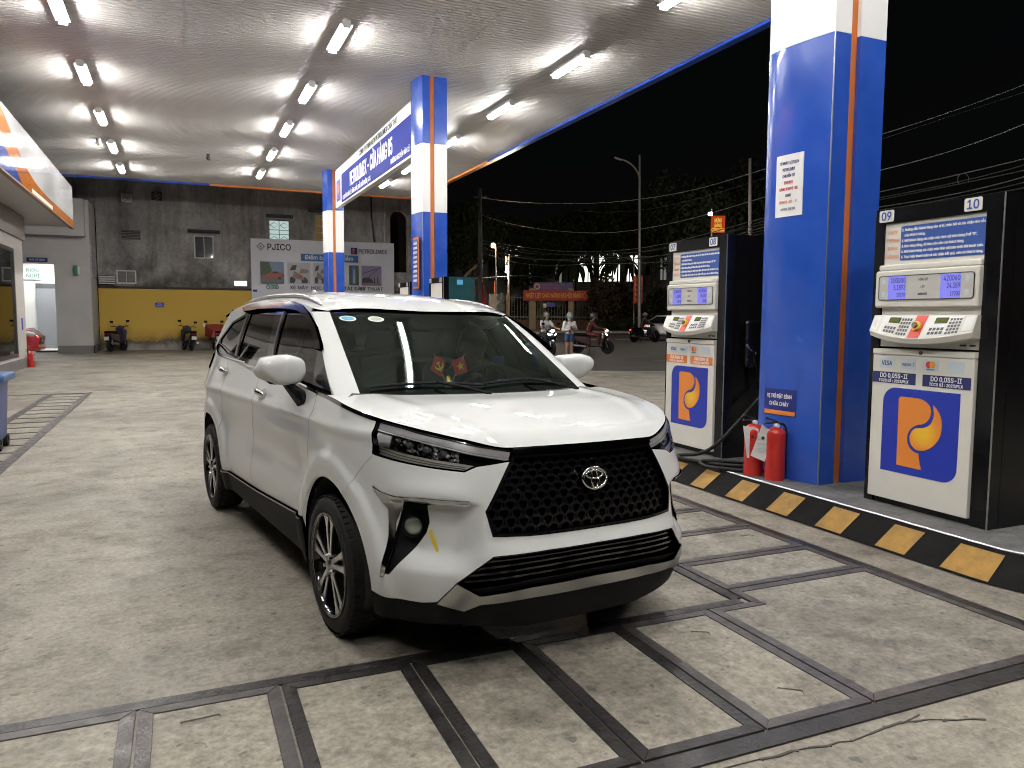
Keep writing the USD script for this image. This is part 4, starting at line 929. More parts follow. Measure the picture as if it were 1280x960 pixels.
for sg in (-1, 1):
    f_ = (lambda p: neg(p)) if sg < 0 else (lambda p: p)
    mir = sg < 0
    fe = cpart('front_fender', panel(body, f_(FEN), FINE), C_PAINT)
    fd = cpart('front_door', panel(body, f_(FD), FINE), C_PAINT)
    rd = cpart('rear_door', panel(body, f_(RD), FINE), C_PAINT)
    qp = cpart('rear_quarter_panel', panel(body, f_(QP), (.016, .012)), C_PAINT)
    cpart('tail_lamp', panel(body, f_(TAILP), (.03, .02), off=.012, flange=.03), mat('tail_lamp_red', (.30, .015, .015), .1, coat=.8))
    SILL = Polygon(sxz([(x, dsill(x) - .012) for x in np.linspace(-.372, -2.44, 20)]) + sxz([(-2.42, .22), (-.39, .22)])).buffer(0).difference(arch(ARC_F, .012)).difference(arch(ARC_R, .012))
    cpart('sill_cladding', panel(body, f_(big(SILL)), (.04, .02), off=.010, flange=.03), C_PLA)
    cpart('sill_chrome_strip', panel(body, f_(Polygon(sxz([(x, dsill(x) - .001) for x in np.linspace(-.40, -2.40, 20)] + [(x, dsill(x) - .010) for x in np.linspace(-2.40, -.40, 20)]))), (.04, .02), off=.014, flange=.01), C_SIL)
    # arch lips in black, wheel well
    for nm, A_ in (('front', ARC_F), ('rear', ARC_R)):
        w = trimesh.creation.cylinder(radius=A_[2] + .012, height=.34, sections=48)
        w = MB()
        a = np.linspace(-.25, PI + .25, 30); r = A_[2] + .004
        Y0, Y1 = .845, .50
        V = np.array([[A_[0] + r * math.cos(t_), y_, A_[1] + r * math.sin(t_)] for t_ in a for y_ in (Y0, Y1)]); k = len(a)
        Fq = [q for i in range(k - 1) for q in ([2 * i, 2 * i + 1, 2 * i + 3], [2 * i, 2 * i + 3, 2 * i + 2])]
        V = np.vstack([V, [[A_[0], Y1, A_[1]]]]); Fq += [[2 * i + 1, 2 * k, 2 * i + 3] for i in range(k - 1)]
        V[:, 1] *= sg; cpart('wheel_well', trimesh.Trimesh(V, Fq, process=False), C_DARK)
    # belt strip
    bl = [(x, float(BELT(x)) + .0) for x in np.linspace(.375, -3.30, 70)]
    pts = [(s_x(x), float(ztop(s_x(x))) - .004) for x, z in bl]
    cpart('belt_strip', panel(body, f_(LineString(pts).buffer(.0075, cap_style=2)), (.03, .02), off=.003, flange=.01), C_BLK)
    cpart('belt_chrome', panel(body, f_(LineString([(s_, z_ + .003) for s_, z_ in pts[13:]]).buffer(.0035, cap_style=2)), (.03, .02), off=.007, flange=.006), C_CHR)
    # headlamp
    hl = f_(HL)
    hp = cpart('headlamp', panel(body, hl.buffer(.002), FINE, off=-.06, flange=0), mat('lamp_dark', (.03, .03, .034), .2, .6))
    rim = HL.difference(HL.buffer(-.005, join_style=2))
    cpart('lamp_rim', panel(body, f_(rim), (.02, .012), off=-.004, flange=.055), C_BLK, hp)
    brow = [(.375, .910), (.516, .932), (.636, .955), (.742, .971), (.862, .992), (.990, 1.004)]; brow2 = [(.990, .982), (.862, .966), (.742, .945), (.636, .928), (.516, .905), (.385, .884)]
    cpart('lamp_brow', panel(body, f_(Polygon(brow + brow2)), (.02, .012), off=-.010, flange=.03), mat('smoked_chrome', (.55, .53, .54), .28, .2), hp)
    cpart('lamp_brow_edge', panel(body, f_(Polygon([(a, b - .002) for a, b in brow2] + [(a, b - .008) for a, b in brow2[::-1]])), (.02, .012), off=-.008, flange=.02), C_REF, hp)
    gl0 = [(.570, .839), (.702, .849), (.857, .863), (.975, .877)]; gl1 = [(.965, .908), (.857, .895), (.702, .878), (.600, .868), (.530, .858)]
    cpart('lamp_light_guide', panel(body, f_(Polygon(gl0 + gl1)), (.02, .012), off=-.012, flange=.03), mat('guide_frost', (.78, .76, .68), .4, .0), hp)
    for dq in (.30, .62):
        ln = [(a, b0 + dq * (.022 + .006 * k)) for k, (a, b0) in enumerate(gl0)]
        cpart('guide_line', panel(body, f_(LineString(ln).buffer(.0009)), (.02, .012), off=-.0105, flange=.0015), C_BLK, hp)
    rf = random.Random(17)
    for k in range(84):
        a = rf.uniform(.60, .90); lo_, hi_ = float(np.interp(a, [.5, .7, .87], [.868, .884, .902])), float(np.interp(a, [.5, .7, .87], [.902, .930, .955])); b = rf.uniform(lo_, hi_)
        q = affinity.translate(affinity.rotate(affinity.scale(Polygon([(-.5, -.5), (.5, -.4), (.4, .5), (-.3, .5)]), rf.uniform(.006, .024), rf.uniform(.005, .013)), rf.uniform(-30, 40)), a, b)
        cpart('lamp_facet', panel(lambda s_, z_, t_=rf.uniform(-.5, .5), a_=a: (lambda r: (r[0] + t_ * (np.abs(s_) - a_), r[1], r[2] ))(body(s_, z_)), f_(q), (.03, .03), off=-.026 - rf.uniform(0, .012), flange=.012), (C_REF, C_SIL, mat('facet_clear', (.60, .62, .63), .12, .2, coat=1.0))[k % 3], hp)
    cpart('lamp_side_reflector', panel(body, f_(Polygon([(.900, .968), (.993, .985), (.996, .95), (.985, .890), (.958, .885), (.955, .908), (.925, .905)])), (.02, .012), off=-.02, flange=.03), C_REF, hp)
    for i, (a0, a1) in enumerate(((.63, .69), (.71, .77), (.79, .86))):
        up = lambda s: float(np.interp(s, [.5, .7, .87], [.915, .943, .968])); dn = lambda s: float(np.interp(s, [.5, .7, .87], [.868, .880, .893]))
        mm = (a0 + a1) / 2; P_ = np.stack(body(np.array([sg * mm]), np.array([(dn(mm) + up(mm)) / 2])), -1)[0]; nn = _n(None, None, None, body, np.array([sg * mm]), np.array([.92]))[0]
        cpart('lamp_projector', MB().sphere(P_ - nn * .042, .021).mesh(), mat('projector_glass', (.20, .21, .22), .04, .4, coat=1.0), hp, smooth=True)
    cpart('lamp_lens', panel(body, hl.buffer(-.003), FINE, off=.0, flange=0), C_LENS, hp)
    # fog lamp pod and its chrome hook
    pp = cpart('fog_lamp_pod', panel(body, f_(POD.buffer(.003)), FINE, off=-.022, flange=0), C_PLA)
    cpart('pod_edge', panel(body, f_(POD.difference(POD.buffer(-.004, join_style=2))), (.02, .012), off=-.001, flange=.025), C_PLA, pp)
    c = np.array([.830, .600]); P_ = np.stack(body(np.array([sg * c[0]]), np.array([c[1]])), -1)[0]; nn = _n(None, None, None, body, np.array([sg * c[0]]), np.array([c[1]]))[0]
    Mf = frame_to(P_ - nn * .03, P_ + nn * .1)[0]
    cpart('fog_lamp_ring', MB().lathe([(.040, 0), (.047, 0), (.047, .032), (.040, .030)], Mf, 28).mesh(), C_PLA, pp, smooth=30)
    cpart('fog_lamp', MB().lathe([(0, .012), (.034, .016), (.040, .006), (.0, .004)], Mf, 24).mesh(), C_REF, pp, smooth=30)
    cpart('fog_lamp_lens', MB().lathe([(0, .024), (.02, .0235), (.034, .021), (.0405, .015), (.04, .013), (0, .021)], Mf, 24).mesh(), mat('fog_glass', (.34, .40, .35), .08, .45, coat=1.0), pp, smooth=40)
    cpart('chrome_hook', panel(body, f_(CHR7.buffer(-.0008)), (.02, .012), off=.008, flange=.02), mat('hook_chrome', (.56, .56, .58), .09, 1.0))
    # door handles
    for par, x0, x1, z0, z1 in ((fd, -1.36, -1.21, .994, .984), (rd, -2.45, -2.29, 1.060, 1.048)):
        pts = []
        for q in np.linspace(0, 1, 9):
            x = x0 + (x1 - x0) * q; s_ = s_x(x); P_ = np.stack(body(np.array([s_]), np.array([z0 + (z1 - z0) * q])), -1)[0]; n_ = _n(None, None, None, body, np.array([s_]), np.array([z0]))[0]
            pts.append((P_ + n_ * (.012 + .022 * math.sin(PI * q))) * [1, sg, 1])
        cpart('door_handle', MB().tube(pts, [.012, .017, .019, .019, .019, .019, .019, .017, .012], 8).mesh(), C_CHR, par, smooth=True)
        xm = (x0 + x1) / 2
        cpart('handle_cup', panel(body, f_(affinity.scale(Point(s_x(xm + .02), (z0 + z1) / 2).buffer(1, 16), .055, .026)), (.03, .02), off=.001, flange=.004), mat('cup_shade', (.45, .455, .45), .25, coat=.6), par)
    # tyre well lining behind shut lines
    lin = Polygon(sxz([(x, ZB(x)) for x in np.linspace(.30, -3.3, 30)]) + [(LT - .05, 1.1), (LT - .05, .25), (s_x(.30), .25)]).buffer(0).difference(arch(ARC_F, .01)).difference(arch(ARC_R, .01))
    cpart('body_lining', panel(body, f_(big(lin)), (.12, .06), off=-.030, flange=0), C_DARK)
cpart('nose_lining', panel(body, sbox(-.96, .2, .96, .88), (.08, .06), off=-.09, flange=0), C_DARK)
cpart('underbody', MB().box((-3.4, -.70, .24), (.60, .70, .27)).box((-1.9, -.78, .22), (-.5, .78, .26)).mesh(), C_DARK)
cpart('undertray', MB().box((.35, -.52, .17), (.66, .52, .19), .008).mesh(), C_PLA)
tg = Polygon([(LT - .02, .26), (LT + .02, .26), (LT + .02, 1.20), (LT - .02, 1.20)])
# tailgate
xr_ = lambda z: -3.32 + .30 * (np.asarray(z) - 1.2)
def tail(a, b):
    a, b = np.broadcast_arrays(np.asarray(a, float), np.asarray(b, float)); x = xr_(b)
    return x - .17 * (1 - np.abs(a) ** 3.5), a * side(x, b)[1], b
cpart('tailgate', panel(tail, sbox(-1, 1.19, 1, 1.50), (.08, .05), out=-1), C_PAINT)
cpart('rear_window', panel(tail, sbox(-.84, 1.23, .84, 1.46), (.08, .05), out=-1, off=.005), C_SG)

# ---- bonnet
_us = [s_x(-.17), s_x(.1), s_x(.30), s_x(.36), 1.0, .862, .742, .636, .516, .366]
_uk = np.linspace(0, 1, len(_us)); S_OF = PchipInterpolator(_uk, _us)
_E = np.stack(body(np.array(_us), ztop(np.array(_us)) + .006), -1); _E[0] = (-.17, .830, 1.072)
EX, EY, EZ = (PchipInterpolator(_uk, _E[:, k]) for k in range(3))
_ed = lambda u: np.stack(body(S_OF(u), ztop(S_OF(u)) + .004), -1)
CXc = PchipInterpolator([0, .2, .45, .65, .80, .92, 1], [-.005, .20, .44, .60, .70, .765, .800])
CZc = PchipInterpolator([0, .2, .45, .65, .80, .92, 1], [1.070, 1.056, 1.028, 1.000, .976, .952, .930])
def hood(u, w):
    u, w = np.broadcast_arrays(np.asarray(u, float), np.asarray(w, float)); uc = np.clip(u, 0, 1)
    e = _ed(uc); ex, ey, ez = e[..., 0], e[..., 1], e[..., 2]
    a = np.abs(w); cx, cz = CXc(uc), CZc(uc)
    x = cx + (ex - cx) * a ** 2; y = ey * w
    z = cz + (ez - cz) * a ** 3 + .007 * np.exp(-((a - .74) / .07) ** 2) * ss(.95, .55, u) + .014 * (1 - a ** 4) * ss(0, .3, u) * ss(1, .8, u)
    return x, y, z
cpart('bonnet', panel(hood, sbox(.0, -.998, 1, .998), (.02, .03), off=0, flange=.02), C_PAINT)

# ---- cabin: windscreen, pillars, side glass, roof
WSP = Polygon([(-1.0, 1.068), (-.5, 1.052), (0, 1.046), (.5, 1.052), (1.0, 1.068), (1.0, 1.470), (.6, 1.474), (0, 1.476), (-.6, 1.474), (-1.0, 1.470)])
def hs(fn, m): return fn
ws = cpart('windscreen', panel(shield, WSP, (.06, .03), off=0, flange=0), C_WS)
frit = WSP.difference(Polygon([(-.965, 1.105), (-.5, 1.098), (.5, 1.098), (.965, 1.105), (.965, 1.452), (.25, 1.456), (.16, 1.40), (-.16, 1.40), (-.25, 1.456), (-.965, 1.452)]))
cpart('windscreen_border', panel(shield, frit, (.06, .03), off=-.004, flange=0), mat('frit_black', (.008, .008, .009), .25), ws)
for q, m, nm in ((-.865, mat('sticker_blue', (.10, .36, .50), .4), 'sticker'), (-.615, mat('sticker_green', (.32, .42, .30), .4), 'sticker')):
    e = affinity.scale(Point(q, 1.437).buffer(1, 20), .072, .0150)
    cpart('inspection_sticker', panel(shield, e, (.03, .02), off=.0022, flange=0), M_INKW, ws); cpart('sticker_centre', panel(shield, affinity.scale(e, .78, .72), (.03, .02), off=.0034, flange=0), m, ws)
cowl = lambda q, z: (xc_(1.046) - (xc_(1.05) - xs_(1.06)) * np.abs(q) ** 2.2 + .12 - (z - 0) * .16, q * (.655 + .085 * (1 - z)), 1.052 + .014 * z + np.abs(q) ** 2 * .01 + 0 * z)
cpart('cowl', panel(cowl, sbox(-1.05, -.1, 1.05, 1.15), (.08, .2), flange=.02), C_PLA)
# wipers lying along the screen's foot
for q0, q1, zl in ((-.92, .02, .0), (-.02, .86, .006)):
    P_ = []
    for q in np.linspace(q0, q1, 12):
        z_ = 1.098 + zl + .016 * math.sin(PI * (q - q0) / (q1 - q0)); x_, y_, z2 = shield(np.array([q]), np.array([z_])); P_.append((x_[0] + .02, y_[0], z2 + .006 if np.ndim(z2) == 0 else z2[0] + .006))
    wp = cpart('wiper', MB().tube(P_, [.004] + [.008] * 10 + [.004], 6).mesh(), C_PLA)
    b_ = np.array(P_[6]); e_ = np.array([cowl(np.array([q1 - .05]), np.array([.4]))[k][0] for k in range(3)]) + [0, 0, .012]
    cpart('wiper_arm', MB().tube([b_ + [.008, 0, .006], (b_ + e_) / 2 + [.015, 0, .008], e_], .008, 6).mesh(), C_PLA, wp)
ROOFZ = PchipInterpolator([-3.40, -3.0, -2.6, -2.1, -1.6, -1.2, -.95, -.86], [1.45, 1.515, 1.545, 1.557, 1.553, 1.527, 1.493, 1.478])
def xrear(z): return -3.32 + .30 * (np.asarray(z) - 1.2)
ZR = lambda x: float(ROOFZ(x))
GL_F = Polygon([(-.535, 1.085), (-1.20, 1.155), (-1.395, 1.475), (-1.22, 1.478), (-1.07, 1.468), (-.94, 1.430), (-.79, 1.355), (-.67, 1.285), (-.61, 1.25)])
GL_R = Polygon([(-1.335, 1.165), (-2.165, 1.168), (-2.36, 1.465), (-2.0, 1.483), (-1.63, 1.485)])
GL_Q = Polygon([(-2.285, 1.178), (-2.62, 1.190), (-3.13, 1.232), (-3.15, 1.262), (-2.93, 1.39), (-2.50, 1.448)])
def mirrored(fn): return lambda a, b: (lambda r: (r[0], -r[1], r[2]))(fn(a, b))
band_lo = [(x, float(BELT(x)) - .022) for x in np.linspace(-.20, -3.30, 40)]
SIDEP = Polygon([(float(XP(z)), z) for z in np.linspace(1.05, 1.474, 14)] + [(x, ZR(x)) for x in np.linspace(-.955, -3.24, 40)] + [(float(xrear(z)), z) for z in np.linspace(1.44, 1.225, 6)] + band_lo[::-1]).buffer(0)
DARKF = Polygon([(-.235, 1.055), (-.52, 1.045), (-.9, 1.08), (-1.2, 1.11), (-2.2, 1.150), (-2.62, 1.165), (-3.22, 1.222), (-3.18, 1.27), (-2.95, 1.405), (-2.53, 1.470), (-2.1, 1.498), (-1.62, 1.506), (-1.26, 1.492), (-1.0, 1.464), (-.775, 1.385), (-.56, 1.275)]).intersection(SIDEP)
VIS = Polygon([(-2.70, 1.500), (-2.55, 1.524), (-2.1, 1.534), (-1.64, 1.538), (-1.26, 1.526), (-1.12, 1.509), (-.95, 1.465), (-.74, 1.388), (-.58, 1.305), (-.53, 1.270), (-.61, 1.266), (-.68, 1.315), (-.80, 1.375), (-.96, 1.436), (-1.11, 1.466), (-1.28, 1.480), (-1.62, 1.487), (-2.1, 1.485), (-2.55, 1.470)])
for sg in (-1, 1):
    fn = side if sg > 0 else mirrored(side); o = -1 if sg > 0 else 1
    P_ = lambda p, **k: panel(fn, p, (.05, .03), out=o, **k)
    cpart('side_frame', P_(SIDEP.difference(DARKF), flange=.02), C_PAINT)
    fr_ = DARKF.difference(unary_union([GL_F, GL_R, GL_Q]))
    cpart('window_frame', P_(fr_, off=-.001, flange=.015), C_BLK)
    for nm, g in (('front_side_window', GL_F), ('rear_side_window', GL_R), ('quarter_window', GL_Q)):
        cpart(nm, P_(g, off=-.008, flange=0), C_SG)
    cpart('pillar_trim', P_(Polygon([(-2.205, 1.165), (-2.265, 1.165), (-2.49, 1.452), (-2.42, 1.458)]), off=.003, flange=.006), C_SIL)
    cpart('pillar_trim', P_(Polygon([(-1.215, 1.155), (-1.255, 1.157), (-1.465, 1.478), (-1.43, 1.48)]), off=.003, flange=.006), C_SIL)
    cpart('window_visor', P_(VIS.buffer(-.001), off=.022, flange=.022), C_SMOKE)
    pf = pillar
    cpart('front_pillar', panel(pf, sbox(0, 1.058, 1, 1.474), (.08, .02), out=1, mirror=sg < 0, flange=.015), C_PAINT)
    cpart('pillar_foot', panel(pillar, sbox(-.05, 1.0, 1.0, 1.056), (.08, .02), out=1, mirror=sg < 0, flange=0), C_PLA)
    def ledge(x, w):
        x, w = np.broadcast_arrays(np.asarray(x, float), np.asarray(w, float)); s_ = LF + X0 - x
        s_ = np.array([s_x(v) for v in np.ravel(x)]).reshape(x.shape)
        a, b = np.stack(body(s_, ztop(s_) - .004), -1), np.stack(side(x, BELT(np.clip(x, -3.62, .4)) - .015), -1)
        r = a + (b - a) * w[..., None]; return r[..., 0], r[..., 1], r[..., 2]
    cpart('window_sill', panel(ledge, sbox(-3.3, 0, -.16, 1), (.08, .5), out=-1, mirror=sg < 0, flange=0), C_BLK)
    # dark inner faces
    lin = SIDEP.difference(unary_union([GL_F, GL_R, GL_Q])).buffer(-.002)
    cpart('pillar_lining', panel(fn, lin, (.1, .06), out=-o, off=.028, flange=0), C_TRIM)
    cpart('pillar_lining', panel(pillar, sbox(.03, 1.0, .97, 1.478), (.1, .05), out=-1, off=.018, mirror=sg < 0, flange=0), C_TRIM)
    # mirror
    mx, my, mz = -.585, .93, 1.168
    hb = hull([((mx + .03, .865, mz - .028), .030), ((mx + .03, .868, mz + .022), .035), ((mx + .055, .93, mz + .030), .040), ((mx + .04, .99, mz + .015), .042), ((mx + .05, .94, mz - .03), .034), ((mx + .01, 1.015, mz - .005), .026), ((mx - .03, 1.01, mz + .0), .02), ((mx - .05, .86, mz - .025), .02), ((mx - .05, .86, mz + .035), .02), ((mx - .05, .99, mz + .035), .02), ((mx - .05, .99, mz - .025), .02)], 24)
    tri = _tm(hb.refine_to_length(.012)); bb_ = tri.bounds.copy(); trimesh.smoothing.filter_laplacian(tri, .5, 9); tri.vertices = bb_[0] + (tri.vertices - tri.bounds[0]) * (bb_[1] - bb_[0]) / (tri.bounds[1] - tri.bounds[0]); MC = np.array([mx, .935, mz]); tri.vertices = MC + (tri.vertices - MC) * [1.17, 1.22, 1.16] + [0, -.006, 0]
    tri.apply_transform(np.diag([1, sg, 1, 1])); mr = cpart('door_mirror', tri, C_PAINT, smooth=True)
    low = hull([((mx + .055, .89, mz - .062), .016), ((mx + .035, .98, mz - .052), .018), ((mx - .04, .88, mz - .055), .014), ((mx - .04, .985, mz - .045), .014), ((mx + .0, .855, mz - .056), .016)], 16)
    q = _tm(low); q.apply_transform(np.diag([1, sg, 1, 1])); cpart('mirror_base', q, C_PLA, mr, smooth=40)
    foot = hull([((mx + .03, .885, mz - .075), .020), ((mx - .03, .885, mz - .075), .020), ((mx + .10, .832, 1.02), .022), ((mx + .03, .832, 1.0), .022), ((mx + .09, .84, 1.055), .018), ((mx + .0, .84, 1.05), .018)], 16)
    q = _tm(foot); q.apply_transform(np.diag([1, sg, 1, 1])); cpart('mirror_foot', q, C_PLA, mr, smooth=40)
    g = MB().box((mx - .074, .87, mz - .035), (mx - .070, .99, mz + .04)).mesh(); g.apply_transform(np.diag([1, sg, 1, 1])); cpart('mirror_glass', g, C_CHR, mr)
    # roof rail
    rp = []
    for x in np.linspace(-.98, -3.05, 26):
        y_ = float(side(np.array([x]), np.array([ZR(x)]))[1][0]) - .055; q = (x + .98) / (-2.07)
        rp.append((x, sg * y_, ZR(x) + .014 + .016 * min(1, 6 * min(q + .02, 1.02 - q))))
    rr_ = cpart('roof_rail', MB().tube(rp, [.006] + [.013] * 24 + [.006], 8).mesh(), mat('rail_silver', (.40, .40, .41), .3, .9), smooth=True)
def roof(t, w):
    t, w = np.broadcast_arrays(np.asarray(t, float), np.asarray(w, float)); a = np.abs(w)
    yf = .62 * a; xf = xc_(1.478) - (xc_(1.478) - xs_(1.478)) * (np.minimum(yf, .60) / .575) ** 2.2
    x = xf + t * (-3.40 - xf)
    zs = ROOFZ(np.clip(x, -3.4, -.86)); ye = side(x, zs)[1]
    ye = np.where(x > -.95, .575 + (ye - .575) * ss(-.86, -.95, x), ye)
    zc = PchipInterpolator([-3.42, -3.2, -2.6, -2.0, -1.5, -1.15, -.9, -.70, -.5], [1.545, 1.585, 1.620, 1.630, 1.615, 1.580, 1.533, 1.481, 1.42])(x)
    return x, ye * w, zs + (zc - zs) * (1 - a ** 3.2)
cpart('roof', panel(roof, sbox(0, -1, 1, 1), (.02, .04), out=-1, flange=.015), C_PAINT)
cpart('headliner', panel(roof, sbox(.01, -.98, .98, .98), (.05, .1), out=1, off=.022, flange=0), C_TRIM)
cpart('antenna_fin', hull([((-2.98, 0, 1.60), .012), ((-2.80, 0, 1.60), .012), ((-2.97, 0, 1.672), .008), ((-2.93, .0, 1.665), .008), ((-2.98, .03, 1.602), .008), ((-2.98, -.03, 1.602), .008), ((-2.84, .02, 1.605), .008), ((-2.84, -.02, 1.605), .008)], 12), C_PAINT, smooth=40)

# ---- cabin fittings
db = hull([((-.20, -.66, .98), .03), ((-.20, .66, .98), .03), ((-.58, -.70, 1.00), .03), ((-.58, .70, 1.00), .03), ((-.64, -.70, .80), .03), ((-.64, .70, .80), .03), ((-.2, .66, .8), .03), ((-.2, -.66, .8), .03)], 10)
cpart('dashboard', db, mat('dashboard', (.009, .010, .010), .65, bump=.2, bscale=200, space='object'), smooth=40)
cpart('instrument_hood', hull([((-.46, .24, 1.02), .03), ((-.46, .50, 1.02), .03), ((-.60, .22, 1.05), .025), ((-.60, .52, 1.05), .025)], 10), C_DARK, smooth=40)
A = np.linspace(0, 2 * PI, 33); Mw = basis((-.78, .37, 1.00), (0, 1, 0), np.array([.42, 0, .91]))
ring_ = np.array([(Mw @ [.185 * math.cos(a), .185 * math.sin(a), 0, 1])[:3] for a in A])
sw = cpart('steering_wheel', MB().tube(ring_, .015, 8).mesh(), C_DARK, smooth=True)
cpart('wheel_spokes', MB().tube([(Mw @ [-.18, .0, 0, 1])[:3], (Mw @ [0, -.01, -.02, 1])[:3], (Mw @ [.18, .0, 0, 1])[:3]], .018, 6).tube([(Mw @ [0, -.18, 0, 1])[:3], (Mw @ [0, 0, -.02, 1])[:3]], .018, 6).mesh(), C_DARK, sw)
for x, y in ((-1.18, -.37), (-1.18, .37), (-2.05, -.40), (-2.05, .40), (-2.05, 0), (-2.85, -.35), (-2.85, .35)):
    st = cpart('seat', MB().add(hull([((x - .24, y - .20, .56), .06), ((x + .26, y - .20, .58), .06), ((x - .24, y + .20, .56), .06), ((x + .26, y + .20, .58), .06)], 10)).add(hull([((x - .26, y - .20, .62), .055), ((x - .26, y + .20, .62), .055), ((x - .42, y - .16, 1.10), .05), ((x - .42, y + .16, 1.10), .05)], 10)).mesh(), C_SEAT, smooth=40)
    cpart('headrest', hull([((x - .44, y - .09, 1.22), .045), ((x - .44, y + .09, 1.22), .045), ((x - .45, y - .08, 1.32), .04), ((x - .45, y + .08, 1.32), .04)], 10), C_SEAT, st, smooth=40)
rm = cpart('rear_view_mirror', hull([((-.80, -.10, 1.395), .02), ((-.80, .10, 1.395), .02), ((-.80, -.10, 1.43), .02), ((-.80, .10, 1.43), .02)], 10), C_DARK, smooth=40)
cpart('camera_pod', hull([((-.74, -.06, 1.445), .02), ((-.74, .06, 1.445), .02), ((-.86, -.05, 1.45), .02), ((-.86, .05, 1.45), .02)], 10), C_TRIM, rm, smooth=40)
cpart('grab_handle', MB().tube([(-.95, .585, 1.43), (-1.05, .57, 1.40), (-1.2, .565, 1.40), (-1.3, .57, 1.43)], .012, 6).mesh(), mat('cabin_light', (.32, .32, .31), .6), smooth=True)

# ---- wheels
def wheel(x, sg, steer=0.0):
    W = MB()
    R_, wd, yo = .319, .205, .865
    def place(m):
        v = m[0] if isinstance(m, tuple) else m.vertices
        return v
    Mx = basis((x, sg * yo, R_), (1, 0, 0), (0, 0, 1), (0, sg, 0))     # local z points outward
    tp = [(.232, -.19), (.245, -.205), (.285, -.205), (.308, -.195), (.319, -.17), (.319, -.045), (.309, -.016), (.290, -.002), (.262, .0), (.246, -.006), (.238, -.012), (.232, -.03), (.232, -.19)]
    ty = _tm(MB().lathe(tp, Mx, 64))
    t_ = cpart('wheel', ty, M_RUBBER, smooth=35, lean=False)
    tr = MB()
    for k in range(56):
        a = 2 * PI * k / 56
        for z0, z1, da in ((-.05, -.012, 0.0), (-.10, -.058, .03), (-.16, -.112, .05)):
            c = basis((0, 0, 0), (math.cos(a + da), math.sin(a + da), 0), (-math.sin(a + da), math.cos(a + da), 0), (0, 0, 1))
            b_ = trimesh.creation.box((.006, .022, z1 - z0)); b_.apply_translation((.319 if z1 < -.02 else .3155, 0, (z0 + z1) / 2)); tr.add(b_, Mx @ c)
    cpart('tread', tr.mesh(), M_RUBBER, t_, lean=False)
    cpart('rim_barrel', MB().lathe([(.236, -.008), (.240, -.002), (.232, .001), (.226, -.006), (.218, -.03), (.205, -.10), (.20, -.19), (.232, -.19)], Mx, 48).mesh(), C_BLK, t_, smooth=35, lean=False)
    cpart('rim_lip', MB().lathe([(.226, -.004), (.2365, .0005), (.240, -.003), (.236, -.012), (.226, -.010)], Mx, 64).mesh(), C_SIL, t_, smooth=35, lean=False)
    cpart('rim_back', MB().lathe([(0, -.075), (.21, -.075), (.21, -.085), (0, -.085)], Mx, 32).mesh(), C_DARK, t_, lean=False)
    for k in range(10):
        a = 2 * PI * (k // 2) / 5 + (.19 if k % 2 else -.19) + .31
        tilt = .10 if k % 2 else -.10
        P_ = affinity.rotate(Polygon([(.045, -.010), (.13, -.0105), (.19, -.018), (.2265, -.040), (.2285, -.012), (.2265, .026), (.19, .012), (.13, .0095), (.045, .010)]) if k % 2 else Polygon([(.045, -.010), (.13, -.0095), (.19, -.012), (.2265, -.026), (.2285, .012), (.2265, .040), (.19, .018), (.13, .0105), (.045, .010)]), math.degrees(a), origin=(0, 0))
        cpart('spoke', MB().ext(P_, .005, Mx @ basis((0, 0, -.016), (1, 0, 0), (0, 1, 0))).mesh(), mat('machined_alloy', (.70, .70, .70), .22, 1.0), t_, lean=False)
        cpart('spoke_back', MB().ext(P_.buffer(.004), .022, Mx @ basis((0, 0, -.040), (1, 0, 0), (0, 1, 0))).mesh(), C_BLK, t_, lean=False)
    cpart('hub', MB().lathe([(0, -.004), (.028, -.004), (.034, -.010), (.058, -.016), (.060, -.04), (0, -.04)], Mx, 28).mesh(), C_SIL, t_, smooth=35, lean=False)
    for k in range(5):
        a = 2 * PI * k / 5 + .9; c = (Mx @ [.047 * math.cos(a), .047 * math.sin(a), -.014, 1])[:3]; e = (Mx @ [.047 * math.cos(a), .047 * math.sin(a), .002, 1])[:3]
        cpart('wheel_nut', MB().cyl(c, e, .009, 6).mesh(), C_CHR, t_, lean=False)
    cpart('hub_cap', MB().lathe([(0, .002), (.022, .001), (.027, -.004), (0, -.006)], Mx, 24).mesh(), C_SIL, t_, smooth=35, lean=False)
for x in (0.0, -2.75):
    for sg in (-1, 1): wheel(x, sg)
cpart('mud_flap', MB().box((-3.175, -.825, .20), (-3.165, -.66, .42)).mesh(), C_PLA); cpart('mud_flap', MB().box((-3.175, .66, .20), (-3.165, .825, .42)).mesh(), C_PLA)
# yellow scuff on the bumper corner
cpart('yellow_scuff', panel(body, neg(Polygon([(.752, .585), (.738, .60), (.715, .552), (.700, .515), (.708, .508), (.730, .535)])), (.02, .012), off=.0015, flange=0), mat('yellow_scuff', (.72, .55, .06), .4))
